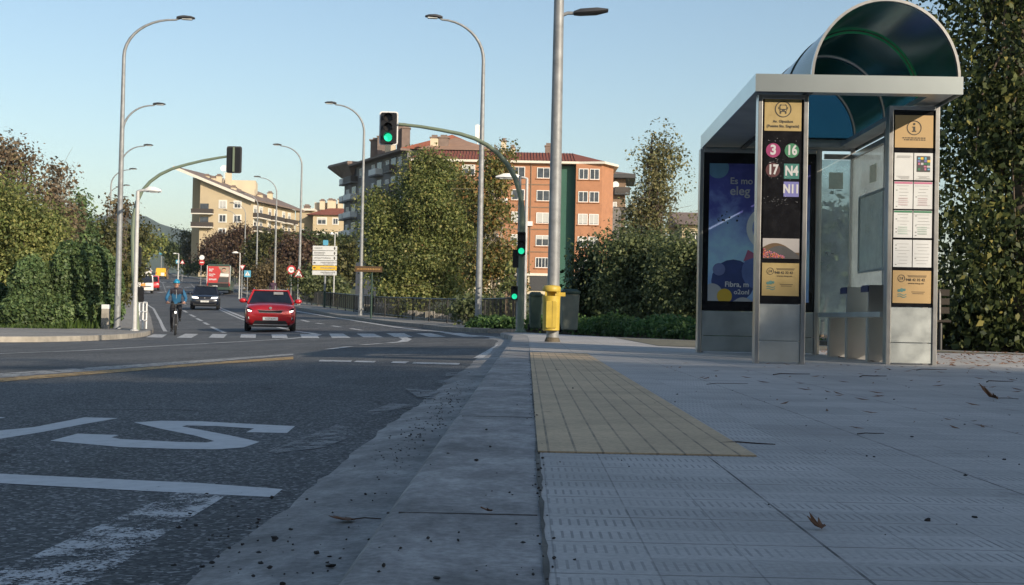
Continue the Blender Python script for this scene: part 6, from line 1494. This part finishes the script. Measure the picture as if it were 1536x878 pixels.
def clumps(rng, blobs, n, shell=.55):
    w = np.array([b[3]*b[4]*b[5] for b in blobs])**.8; k = rng.choice(len(blobs), n, p=w/w.sum())
    d = rng.normal(0, 1, (n, 3)); d /= np.linalg.norm(d, axis=1, keepdims=True)
    r = rng.uniform(0, 1, (n, 1))**(1/3); r = shell+(1-shell)*r if False else np.maximum(r, rng.uniform(0, 1, (n, 1))*shell)
    B = np.array(blobs); return B[k, :3]+d*r*B[k, 3:6]
def limb(rng, a, b, r0, r1, n=5, wob=.08):
    a, b = Vector(a), Vector(b); L = (b-a).length
    pts = []
    for i in range(n+1):
        t = i/n; p = a.lerp(b, t); p.z += .12*L*math.sin(math.pi*t)*(1 if b.z-a.z < L*.8 else .2)
        if 0 < i < n: p += Vector(rng.normal(0, wob*L/n, 3))
        pts.append(p)
    return pts, [r0+(r1-r0)*i/n for i in range(n+1)]
def tree(name, label, cat, loc, blobs, leaves, leaf, mat, seed, trunk=.18, bark='bark', nclump=None, spread=.5, fork=.3, group=None, branches=18, shell=.75, twigs=0, stems=1, crownname='crown', squash=.8, droop=0.0):
    """blobs relative to the foot of the tree"""
    rng = np.random.default_rng(seed)
    t = thing(name, label, cat, loc, 0, group)
    nclump = nclump or max(12, leaves//90)
    C = clumps(rng, blobs, nclump, shell)
    C[:, 2] = np.maximum(C[:, 2], .15)
    V = leaf_cloud(rng, C, leaves, spread*rng.uniform(.6, 1.3, nclump), leaf, squash=squash, droop=droop)
    V[:, :, 2] = np.maximum(V[:, :, 2], .02)
    if trunk:
        mb = MB(); top = np.average(np.array(blobs)[:, :3], axis=0, weights=[b[3]*b[4]*b[5] for b in blobs]); ztop = max(b[2]+b[5]*.5 for b in blobs)
        for s in range(stems):
            foot = Vector((0, 0, 0)) if stems == 1 else Vector((rng.uniform(-1, 1)*trunk*4, rng.uniform(-1, 1)*trunk*4, 0))
            end = Vector((top[0]+rng.normal(0, .3)*(stems > 1), top[1], ztop)) if stems == 1 else Vector(C[rng.integers(len(C))])
            pts, rs = limb(rng, foot, end, trunk/(stems**.5), trunk*.18/(stems**.5), 8, .12); rs[0] *= 1.35
            mb.tube(pts, rs, 9)
            for k in range(branches//stems):
                f = rng.uniform(fork, .95); i = min(int(f*8), 7); a = pts[i].lerp(pts[i+1], f*8-i); b = C[rng.integers(len(C))]
                q, r2 = limb(rng, a, b, max(.012, rs[i]*.5), .01, 5, .15); mb.tube(q, r2, 5, caps=False)
                for m in range(twigs):
                    j = rng.integers(1, 5); e = q[j]+Vector(rng.normal(0, .55, 3)); mb.tube([q[j], q[j].lerp(e, .5)+Vector(rng.normal(0, .06, 3)), e], [.012, .009, .005], 4, caps=False)
        obj('trunk', mb, bark, t, True)
    mesh_np(crownname, V, 4, mat, t)
    return t
def B(*a): return list(a)
def blobs_px(foot, D, items, spread=.3):
    """crown lobes given as photo ellipses (px, py, rx, ry, depth offset) at depth D"""
    s = D/F; out = []
    sh = lambda r: max(r*s-spread*1.05, .4*r*s)
    for px, py, rx, ry, dy in items:
        p = at(px, py, D)-foot; out.append((p.x, p.y+dy, p.z, sh(rx), sh((rx+ry)/2)*.9, sh(ry)))
    return out
def pt(name, label, cat, px, D, items, leaves, leaf, mat, seed, dz=0.0, **k):
    f = spot(px, D, dz); return tree(name, label, cat, f, blobs_px(f, D, items, k.get('spread', .5)), leaves, leaf, mat, seed, **k)
# big roadside plane trees behind the railing
pt('plane_tree', 'large olive green plane tree behind the railing left of the tall lamp', 'tree', 622, 71, [(628, 270, 42, 42, 0), (590, 320, 50, 55, .5), (655, 320, 55, 60, -.5), (580, 390, 42, 48, 0), (630, 395, 60, 50, -.8), (680, 395, 45, 55, 0), (642, 250, 36, 36, 0), (670, 270, 34, 36, 0), (692, 320, 38, 50, 0), (700, 385, 38, 48, 0), (600, 430, 50, 22, 0), (680, 434, 34, 20, 0), (563, 345, 30, 50, 0), (550, 308, 22, 20, 0)], 95000, .112, 'lf_plane', 21, trunk=.18, spread=.42, bark='bark_pale', stems=3, branches=30, nclump=420)
pt('plane_tree', 'thinner autumn plane tree with orange leaves between the tall lamp and traffic mast', 'tree', 742, 57, [(742, 260, 26, 45, 0), (735, 320, 34, 40, 0), (752, 385, 34, 40, 0), (720, 400, 30, 45, 0), (770, 430, 24, 36, 0), (760, 225, 14, 28, 0), (700, 285, 22, 30, 0), (790, 395, 18, 22, 0), (735, 455, 40, 26, 0)], 22000, .105, 'lf_planeR', 22, trunk=.12, spread=.36, bark='bark_pale', branches=40, nclump=170, twigs=2)
pt('staked_sapling', 'small sapling between two timber stakes near the traffic mast', 'tree', 764, 44, [(764, 430, 10, 16, 0), (768, 405, 8, 12, 0)], 260, .12, 'lf_yellow', 24, trunk=.03, nclump=14, spread=.2, branches=8)
sk = bpy.data.objects[[o.name for o in bpy.data.objects if o.name.startswith('staked_sapling')][0]]
for dx in (-.13, .13): mb = MB(); mb.tube([(dx, -.05, 0), (dx, -.05, 1.35)], .035, 7); obj('stake', mb, 'timber', sk)
mb = MB(); mb.box((0, -.05, 1.2), (.34, .05, .08)); obj('stake_rail', mb, 'timber', sk)
# bushes and trees right of the lamp column
pt('bush', 'dark loose leafed bush right of the large lamp column', 'bush', 882, 42.5, [(885, 385, 22, 26, 0), (880, 430, 30, 40, 0), (900, 460, 36, 34, 0), (868, 465, 18, 26, 0)], 10000, .095, 'lf_dark', 31, trunk=.07, stems=3, branches=30, spread=.34, nclump=110, twigs=1, crownname='foliage')
pt('bush', 'tall dense dark green bush in the middle of the verge left of the shelter', 'bush', 960, 41, [(960, 385, 44, 42, 0), (940, 430, 46, 50, .3), (985, 430, 50, 50, 0), (955, 470, 60, 26, -.5), (925, 370, 22, 28, 0)], 42000, .085, 'lf_shrub', 32, trunk=.1, stems=3, branches=34, spread=.42, nclump=260, crownname='foliage')
pt('bush', 'wide grey green bush against the left edge of the shelter', 'bush', 1050, 39, [(1030, 380, 40, 34, 0), (1020, 430, 50, 50, 0), (1070, 410, 46, 60, 0), (1040, 465, 60, 30, -.5), (1110, 420, 40, 60, 0)], 36000, .085, 'lf_shrub', 33, trunk=.1, stems=3, branches=34, spread=.42, nclump=260, crownname='foliage')
pt('bush', 'dark bush seen through the shelter glass', 'bush', 1230, 36, [(1180, 390, 60, 80, 0), (1260, 380, 60, 90, 0), (1330, 400, 50, 80, 0)], 9000, .17, 'lf_dark', 34, trunk=.1, stems=3, spread=.5, nclump=180, crownname='foliage')
pt('poplar_tree', 'slender poplar with thin yellowing top rising above the verge bushes', 'tree', 975, 58, [(976, 385, 60, 44, 0), (970, 335, 50, 44, 0), (978, 290, 42, 42, 0), (986, 250, 32, 42, 0), (998, 214, 18, 30, 0), (960, 232, 14, 30, 0), (1014, 238, 16, 24, 0), (1030, 264, 18, 14, 0), (946, 270, 18, 20, 0), (1036, 332, 28, 18, 0), (974, 205, 10, 22, 0)], 15000, .1, 'lf_poplar', 35, trunk=.16, spread=.3, branches=70, nclump=240, twigs=4, shell=.7, squash=1.5)
rng = np.random.default_rng(5)
def hedge(name, label, pts, hw, h, n, leaf, mat, seed, z=0.0):
    rng = np.random.default_rng(seed); t = thing(name, label, 'hedge', (pts[0][0], pts[0][1], z)); P = np.array(pts, float); seg = np.linalg.norm(np.diff(P, axis=0), axis=1); cum = np.concatenate([[0], np.cumsum(seg)])
    s = rng.uniform(0, cum[-1], n); x = np.interp(s, cum, P[:, 0]); y = np.interp(s, cum, P[:, 1]); a = rng.uniform(0, math.pi, n); hh = h*(1+.22*np.sin(s*1.7)+.15*np.sin(s*4.1+1))
    r = rng.uniform(.75, 1.05, n); c = np.stack([x+np.cos(a)*hw*r, y+rng.normal(0, hw*.5, n)-np.abs(np.sin(a))*0, np.sin(a)*hh*r], 1)-np.array([pts[0][0], pts[0][1], 0])
    mesh_np('foliage', leaf_cloud(rng, c, n*3, .07, leaf), 4, mat, t)
    return t
hedge('low_hedge', 'low dark green ground hedge along the lane left of the shelter', [(.6, 40.6), (2.2, 38.9), (3.2, 35.5), (4.5, 31.7), (6, 28)], .6, .36, 6000, .085, 'lf_hedge', 41)
hedge('low_hedge', 'bright low hedge behind the traffic mast foot', [(-1.0, 43.6), (-.2, 42.6), (.8, 42)], .5, .26, 2600, .085, 'lf_hedge', 42)
hedge('low_hedge', 'low shaded hedge behind the bench right of the shelter', [(6.9, 24), (8.5, 22.4), (10.5, 21.4), (14, 20)], .5, .62, 3200, .12, 'lf_dark', 43)
# tall trees at the right edge
for i, (x, y, h, r, n, lab) in enumerate(((8.6, 22.6, 9.5, 1.75, 12000, 'tall dark lime tree directly right of the shelter'), (11.0, 24.5, 11.5, 2.7, 16000, 'tall lime tree with sunlit flecks coloured into its leaves at the right edge'))):
    bl = [(0, 0, h*.12, r*.8, r*.8, h*.12), (0, 0, h*.3, r, r, h*.2), (.2, 0, h*.52, r*.95, r*.95, h*.22), (-.2, .1, h*.75, r*.72, r*.72, h*.2), (0, 0, h*.92, r*.35, r*.35, h*.1)]
    tree('lime_tree', lab, 'tree', (x, y, 0), bl, int(n*3.6), .088, 'lf_lime', 50+i, trunk=.2, spread=.5, branches=40, nclump=220, droop=.6)
# ---- left side: ivy mass and the trees behind it
def ivy():
    D = 47; items = [(55, 440, 28, 50, -.6), (52, 470, 34, 30, -.8), (100, 425, 24, 60, .2), (95, 470, 30, 30, -.3), (140, 425, 36, 50, .3), (150, 465, 30, 30, 0), (22, 465, 24, 30, .4), (-20, 460, 30, 34, .6), (-60, 450, 40, 44, .8), (118, 395, 24, 28, .6)]
    f = spot(90, D, .05); t = thing('ivy_hedge', 'trimmed dark green ivy mass with rounded tops beside the left pavement', 'hedge', f); rng = np.random.default_rng(61); V = []; mb = MB()
    for px, py, rx, ry, dy in items:
        p = at(px, py, D)-f; s = D/F; a, b, c = rx*s, (rx+10)*s*.9, ry*s
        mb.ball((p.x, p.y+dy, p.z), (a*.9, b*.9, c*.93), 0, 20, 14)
        n = int(3600*rx*ry/1400); d = rng.normal(0, 1, (n, 3)); d /= np.linalg.norm(d, axis=1, keepdims=True)
        k = 1+.035*np.sin(d[:, :1]*9+d[:, 2:]*7)+.03*rng.normal(0, 1, (n, 1)); V.append(np.array([p.x, p.y+dy, p.z])+d*k*np.array([a, b, c]))
    C = np.concatenate(V); C[:, 2] = np.maximum(C[:, 2], .03)
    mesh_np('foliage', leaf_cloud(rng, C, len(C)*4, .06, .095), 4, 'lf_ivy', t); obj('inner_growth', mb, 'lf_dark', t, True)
ivy()
pt('plane_tree', 'broad yellow green tree filling the left edge above the ivy', 'tree', 20, 55, [(15, 330, 56, 60, 0), (58, 350, 44, 56, .5), (10, 420, 70, 70, 0), (-50, 380, 70, 90, 0), (60, 420, 50, 70, 0), (18, 275, 36, 30, 0), (100, 375, 26, 34, 1), (-40, 300, 60, 50, 0)], 85000, .11, 'lf_yellow', 62, trunk=.28, spread=.5, branches=40, nclump=430)
pt('bare_tree', 'half bare reddish tree highest at the left edge', 'tree', 20, 72, [(10, 228, 36, 26, 0), (36, 246, 28, 26, 0), (-5, 270, 40, 30, 0), (45, 285, 26, 26, 0)], 3400, .15, 'lf_rosy', 63, trunk=.2, spread=.6, branches=60, nclump=150, twigs=4, bark='bark')
pt('bare_tree', 'thin reddish brown tree with pale stem above the ivy', 'tree', 78, 64, [(82, 262, 24, 16, 0), (75, 290, 22, 24, 0), (92, 320, 18, 26, 0), (100, 265, 14, 10, 0)], 1500, .16, 'lf_rosy', 64, trunk=.1, spread=.45, branches=46, nclump=80, twigs=4, bark='bark_pale')
pt('bare_tree', 'leafless brown twiggy tree behind the ivy', 'tree', 95, 68, [(95, 335, 26, 40, 0), (60, 310, 20, 30, 0)], 900, .16, 'lf_brown', 65, trunk=.12, spread=.5, branches=60, nclump=70, twigs=5)
pt('pine_tree', 'dark green pointed tree above the right end of the ivy', 'tree', 118, 78, [(118, 300, 13, 20, 0), (118, 330, 20, 26, 0), (122, 365, 26, 34, 0)], 7000, .16, 'lf_ivy', 66, trunk=.16, spread=.4, nclump=150, branches=20)
pt('tree', 'olive leafed tree left of the nearest left lamp', 'tree', 160, 86, [(155, 355, 24, 30, 0), (160, 400, 32, 40, 0), (135, 385, 20, 36, 0), (175, 425, 24, 40, 0)], 8000, .2, 'lf_olive', 67, trunk=.16, spread=.5, nclump=150)
pt('bare_tree', 'thin sparse tree just right of the nearest left lamp', 'tree', 186, 96, [(172, 305, 16, 12, 0), (188, 315, 18, 16, 0), (165, 325, 14, 12, 0)], 500, .2, 'lf_brown', 68, trunk=.1, spread=.5, branches=50, nclump=40, twigs=4)
pt('tree', 'yellow green tree at the left pavement behind the short white lamp', 'tree', 180, 112, [(190, 365, 20, 30, 0), (196, 400, 24, 30, 0), (212, 352, 14, 20, 0), (178, 420, 20, 30, 0)], 6500, .24, 'lf_olive', 69, trunk=.18, spread=.6, nclump=120)
pt('tree', 'yellowing roadside tree leaning over the truck', 'tree', 160, 150, [(212, 370, 16, 18, 0), (236, 362, 16, 8, 0), (228, 372, 18, 10, 0), (205, 390, 14, 18, 0)], 3200, .28, 'lf_yellow', 70, trunk=.2, spread=.6, nclump=80)
# ---- trees along the right of the road, before the cream building
for i, (px, D, items, n, m, lab) in enumerate((
    (285, 310, [(285, 365, 26, 26, 0), (275, 385, 30, 22, 0), (305, 355, 20, 18, 0), (262, 350, 10, 14, 0)], 8000, 'lf_olive', 'olive green tree furthest left before the cream building'),
    (325, 245, [(325, 372, 28, 28, 0), (310, 390, 24, 20, 0), (340, 358, 18, 16, 0)], 8000, 'lf_red', 'purple red tree above the bus'),
    (358, 195, [(358, 365, 22, 28, 0), (368, 350, 14, 14, 0), (350, 395, 20, 24, 0)], 6000, 'lf_red', 'dark reddish tree right of the bus below the cream building'),
    (395, 160, [(392, 375, 28, 32, 0), (410, 362, 22, 20, 0), (385, 405, 26, 26, 0)], 8000, 'lf_olive', 'dark olive tree behind the third right lamp'),
    (438, 150, [(438, 375, 26, 28, 0), (455, 385, 24, 26, 0), (425, 400, 22, 28, 0), (470, 400, 20, 26, 0)], 8000, 'lf_red', 'brown leafed tree left of the direction boards'),
    (500, 135, [(500, 385, 26, 30, 0), (520, 400, 20, 30, 0), (485, 410, 26, 30, 0), (530, 375, 14, 24, 0)], 8000, 'lf_olive', 'dull green tree behind the direction boards'),
    (465, 165, [(460, 362, 30, 14, 0), (490, 362, 24, 14, 0), (515, 366, 20, 16, 0)], 4500, 'lf_dark', 'dark tree below the pale yellow building'),
    (250, 240, [(255, 375, 12, 16, 0), (262, 392, 12, 12, 0)], 2500, 'lf_dark', 'small dark tree beside the distant statue'))):
    pt('tree', lab, 'tree', px, D, items, n, .3, m, 80+i, trunk=.22, spread=.75, nclump=130, dz=-.5)
pt('bush', 'tall dry yellowish brush behind the railing near the third right lamp', 'bush', 405, 132, [(400, 410, 30, 18, 0), (425, 415, 22, 20, 0), (385, 425, 24, 16, 0), (440, 425, 24, 16, 0)], 7000, .18, 'lf_brown', 91, trunk=.05, stems=3, spread=.5, nclump=130, crownname='foliage', squash=1.4)
pt('bush', 'brown green brush behind the railing below the direction boards', 'bush', 480, 94, [(470, 430, 26, 16, 0), (500, 432, 24, 16, 0), (455, 422, 20, 18, 0)], 5000, .18, 'lf_shrub', 92, trunk=.05, stems=3, spread=.4, nclump=110, crownname='foliage')
pt('bush', 'yellow green leafy bush behind the railing under the big plane tree', 'bush', 600, 69, [(590, 438, 26, 14, 0), (640, 440, 28, 14, 0), (680, 436, 26, 14, 0), (612, 470, 26, 14, 0), (665, 472, 24, 14, 0)], 6000, .13, 'lf_yellow', 93, trunk=.04, stems=3, spread=.35, nclump=100, crownname='foliage')
pt('bush', 'dark undergrowth at the lane corner behind the traffic mast', 'bush', 735, 50, [(730, 465, 30, 20, 0), (765, 460, 26, 24, 0), (700, 462, 22, 22, 0)], 3000, .12, 'lf_shrub', 94, trunk=.04, stems=3, spread=.34, nclump=100, crownname='foliage')
pt('bush', 'dark bushes on the far island beside the no entry sign', 'bush', 300, 205, [(300, 400, 18, 8, 0), (325, 402, 20, 10, 0), (280, 405, 12, 6, 0)], 3000, .3, 'lf_dark', 95, trunk=.04, stems=2, spread=.6, nclump=60, crownname='foliage')
# ---- unseen poplars added behind the camera to cast shade on the foreground
rs_ = random.Random(31)
kinds = ['low', 'rounded', 'broad', 'tall', 'old', 'leaning', 'dark', 'young', 'leafy', 'high', 'spreading', 'thick']
for i in range(9):
    x = 8+i*3.5; y = -26+rs_.uniform(-1.5, 1.5); h = 20.6+rs_.uniform(-1.2, 2.2); r = rs_.uniform(1.0, 1.6)
    bl = [(0, 0, h*.3, r, r, h*.14), (0, 0, h*.5, r*1.15, r*1.15, h*.18), (.4, 0, h*.72, r, r, h*.16), (-.3, 0, h*.88, r*.62, r*.62, h*.1)]
    tree('poplar_tree', kinds[i]+' unseen poplar added far behind the bus stop for shade', 'tree', (x, y, -.2), bl, 3000, .4, 'lf_dark', 120+i, trunk=.3, spread=.6, nclump=150, branches=10, group='unseen poplars added for shade')
def rear_block():  # added out of view to shade the foreground; lower wing lets sun past
    r = thing('apartment_building', 'unseen brick block added far behind the bus stop for shade', 'building', (18, -30, -.2))
    foot(r, 'wall', [(-34, -44), (38.9, -44), (38.9, -30), (-34, -30)], -.5, 18.7, 'brick_dk'); foot(r, 'low_wing', [(38.92, -44), (64, -44), (64, -30), (38.92, -30)], -.5, 16.5, 'brick_dk')
    foot(r, 'eaves', [(-34.6, -44.6), (38.9, -44.6), (38.9, -29.5), (-34.6, -29.5)], 18.7, 19.1, 'trim')
    f = Facade(r, (38.9, -30), (-34, -30))
    for i in range(6):
        for k in range(12): f.window(3+k*6, 2+i*3, 1.8, 1.5, 'brick_dk', random.choice([0, .3, .9]), 1, False)
rear_block()
# ------------------------------------------------------------------ leaves, twigs and grit on the ground
def dead_leaf(p, s, rz, label, curl=.3, stem=True, mat='deadleaf'):
    t = thing('fallen_leaf', label, 'leaf', p, rz); n = 5; out = []
    for k in range(n):
        a = math.pi*.5+(k-2)*.62; L = s*(1, .85, .55)[abs(k-2)]; a0, a1 = a-.31, a+.31
        out += [(.42*s*math.cos(a0), .42*s*math.sin(a0)), (.78*L*math.cos(a-.13), .78*L*math.sin(a-.13)), (L*math.cos(a), L*math.sin(a)), (.78*L*math.cos(a+.13), .78*L*math.sin(a+.13))]
    out += [(.42*s*math.cos(a1), .42*s*math.sin(a1)), (-.1*s, -.12*s), (.1*s, -.12*s)]
    zf = lambda x, y: .006+curl*(x*x+y*y)/s+.1*curl*s*math.sin(9*x/s)
    vs = [(0, 0, .005)]+[(x, y, zf(x, y)) for x, y in out]
    mb = MB(); mb.add(vs, [(0, i, i % len(out)+1) for i in range(1, len(out)+1)]); b = obj('blade', mb, mat, t); m = b.modifiers.new('t', 'SOLIDIFY'); m.thickness = .0012
    if stem: mb = MB(); mb.tube([(0, 0, .006), (.1*s, -.6*s, .008), (-.1*s, -1.3*s, .006)], [.0018, .0016, .0014], 5, ); obj('stalk', mb, 'twig', b)
def g0(px, py, z=0.0):
    lo, hi = 1.0, 60.0
    for _ in range(50):
        m = (lo+hi)/2
        if at(px, py, m).z > z: lo = m
        else: hi = m
    return at(px, py, lo)
p = g0(527, 783, -.1155); dead_leaf(p, .055, 1.9, 'reddish fallen leaf with a long stalk lying in the gutter', .2)
p = g0(1232, 796); dead_leaf(p, .03, .6, 'small orange brown leaf standing on a dark tile joint', .8, False)
p = g0(1494, 599); dead_leaf(p, .085, 1.2, 'large curled dry leaf far right on the paving', .9)
p = g0(735, 770); dead_leaf(p, .022, 2.2, 'tiny tan leaf on the kerb stone joint', .4, False)
rr = random.Random(77)
def twig(a, b, label, bend=.03, r=.002):
    A, Bp = g0(*a), g0(*b); t = thing('twig', label, 'twig', A); d = Bp-A; n = Vector((-d.y, d.x, 0)).normalized()*bend
    mb = MB(); mb.tube([(0, 0, r), d*.35+n*.7+Vector((0, 0, r*2)), d*.7+n*.5+Vector((0, 0, r)), d+Vector((0, 0, r))], [r, r*.9, r*.8, r*.5], 6); obj('stem', mb, 'twig', t, True)
    return t
twig((1078, 666), (1163, 668), 'dark curved twig across the end corner of the yellow strip', .03, .0028)
twig((805, 620), (840, 622), 'short bent twig on the near left of the yellow strip', .05, .0022)
twig((836, 557), (866, 555), 'arched stalk across the far part of the yellow strip', .1, .0026)
twig((1060, 577), (1122, 576), 'thin straight twig on the paving before the shelter', .06)
twig((1286, 652), (1326, 651), 'fine twig in the middle of the right paving', .01)
for k, (a, b, lab) in enumerate((((1160, 563), (1215, 562), 'long twig left of centre in front of the route totem'), ((1375, 556), (1420, 555), 'twig lying below the timetable totem'), ((1290, 566), (1330, 565), 'twig below the shelter opening'), ((1480, 574), (1520, 573), 'twig at the far right of the paving'))): twig(a, b, lab, .08, .004)
mb = MB()
def pebble(p, s):
    s *= .8; a = rr.uniform(0, 6.28); T = Matrix.Translation((p.x, p.y, p.z+s*.35)) @ Matrix.Rotation(a, 4, 'Z'); k0 = len(mb.v); mb.ball((0, 0, 0), (s*rr.uniform(.7, 1.5), s*rr.uniform(.5, 1), s*rr.uniform(.35, .7)), 0, 6, 4, T=T)
    for k in range(k0, len(mb.v)): v = mb.v[k]; mb.v[k] = (p.x+(v[0]-p.x)*rr.uniform(.6, 1.3), p.y+(v[1]-p.y)*rr.uniform(.6, 1.3), p.z+(v[2]-p.z)*rr.uniform(.6, 1.2))
for _ in range(260):
    t = rr.random(); px = 570+(712-570)*t**.7+rr.gauss(0, 17); py = 705-(705-575)*t**.7+rr.gauss(0, 10); q = g0(px, py, -.112); pebble(q, rr.uniform(.0022, .0055)*(1 if q.y < 5 else 1.3))
for _ in range(80): q = g0(rr.uniform(260, 560), rr.uniform(740, 870), -.112); pebble(q, abs(rr.gauss(.0025, .0025))+.0015)
for _ in range(60): q = g0(rr.uniform(560, 805), rr.uniform(560, 870), .0); pebble(q, abs(rr.gauss(.002, .0018))+.001)
for _ in range(300):
    q = Vector((rr.uniform(.1, 6), 1.9+abs(rr.gauss(0, 5)), 0)); pebble(q, (abs(rr.gauss(.0014, .002))+.0009)*(1+q.y*.07))
for _ in range(160): y = rr.uniform(1.5, 12); pebble(Vector((.066+.0117*(y-2.45)+rr.gauss(.0, .01), y, .001)), abs(rr.gauss(.0025, .0018))+.001)
for a, b, s in ((690, 637, .0), (380, 865, .006), (405, 853, .009), (424, 877, .007), (388, 830, .008), (261, 849, .007), (495, 836, .006), (548, 742, .006)):
    if s: pebble(g0(a, b, -.115), s)
for a, b, s in ((1392, 782, .008), (1462, 777, .008), (1448, 714, .007), (1506, 690, .006), (1368, 656, .007), (1311, 686, .006)): pebble(g0(a, b), s)
tag(obj('grit', mb, 'grit'), None, None, None, 'stuff')
cnt = MB(); rr2 = random.Random(5)
for _ in range(260):
    q = Vector((rr2.uniform(1.2, 7.5), rr2.uniform(4.5, 12.5), .002)); a = rr2.uniform(0, 3.14); l = rr2.uniform(.01, .05); d = Vector((math.cos(a)*l, math.sin(a)*l, 0)); n = Vector((-d.y, d.x, 0))*.18
    cnt.add([q-d, q+n, q+d+Vector((0, 0, l*.2)), q-n], [(0, 1, 2, 3)])
for _ in range(700):
    q = Vector((rr2.uniform(3.6, 9), rr2.uniform(12.5, 20), .006)); a = rr2.uniform(0, 3.14); l = rr2.uniform(.015, .05); d = Vector((math.cos(a)*l, math.sin(a)*l, 0)); n = Vector((-d.y, d.x, 0))*.35
    cnt.add([q-d, q+n, q+d+Vector((0, 0, l*.4)), q-n], [(0, 1, 2, 3)])
tag(obj('leaf_litter', cnt, 'deadleaf'), None, None, None, 'stuff')
# ------------------------------------------------------------------ camera, light
cam = bpy.data.cameras.new('camera'); co = bpy.data.objects.new('camera', cam); COL.objects.link(co); scene.camera = co
cam.sensor_width = 36; cam.sensor_fit = 'HORIZONTAL'; cam.lens = 36*F/1536; cam.clip_start = .05; cam.clip_end = 9000
co.matrix_world = Matrix.Translation((0, 0, H0)) @ Matrix.Rotation(math.pi/2+PITCH, 4, 'X') @ Matrix.Rotation(ROLL, 4, 'Z')
EL, AZ = R(20), R(40)
to_sun = Vector((math.sin(AZ)*math.cos(EL), -math.cos(AZ)*math.cos(EL), math.sin(EL)))
w = bpy.data.worlds.new('World'); scene.world = w; w.use_nodes = True
nt = w.node_tree; bg = nt.nodes['Background']; sky = nt.nodes.new('ShaderNodeTexSky')
sky.sky_type = 'NISHITA'; sky.sun_disc = False; sky.sun_elevation = EL
sky.sun_rotation = math.atan2(to_sun.x, to_sun.y)
sky.air_density = 1.2; sky.dust_density = 1.2; sky.ozone_density = 1.7; sky.altitude = 400
nt.links.new(sky.outputs[0], bg.inputs[0]); bg.inputs[1].default_value = .115
su = bpy.data.lights.new('sun', 'SUN'); su.energy = 4.1; su.angle = R(.53); su.color = (1, .86, .68)
so = bpy.data.objects.new('sun', su); COL.objects.link(so); so.rotation_euler = (-to_sun).to_track_quat('-Z', 'Y').to_euler()
vs = scene.view_settings; scene.display_settings.display_device = 'sRGB'
vs.view_transform = 'Standard'; vs.look = 'None'; vs.exposure = 0.42; vs.gamma = 1; vs.use_curve_mapping = False
scene.cycles.transparent_max_bounces = 16

# thin air: far things fade a little
hb = MB(); hb.box((0, 1600, 110), (9000, 4700, 270)); hz = obj('haze', hb, 'black'); hz['kind'] = 'stuff'
hm = bpy.data.materials.new('haze_air'); hm.use_nodes = True; hm.node_tree.nodes.clear()
ho = hm.node_tree.nodes.new('ShaderNodeOutputMaterial'); hv = hm.node_tree.nodes.new('ShaderNodeVolumePrincipled')
hv.inputs['Color'].default_value = (.75, .86, 1, 1); hv.inputs['Density'].default_value = .00012; hv.inputs['Anisotropy'].default_value = .2
hm.node_tree.links.new(hv.outputs[0], ho.inputs['Volume']); hz.data.materials.clear(); hz.data.materials.append(hm)
# groups for the repeats that have none yet
_top = [o for o in scene.objects if o.parent is None and o.get('label')]
_names = {}
for o in _top: _names.setdefault(o.name.split('.')[0], []).append(o)
_plural = {'bush': 'bushes'}
for n, l in _names.items():
    if len(l) > 1:
        for o in l:
            if not o.get('group'): o['group'] = _plural.get(n, n.replace('_', ' ')+'s')
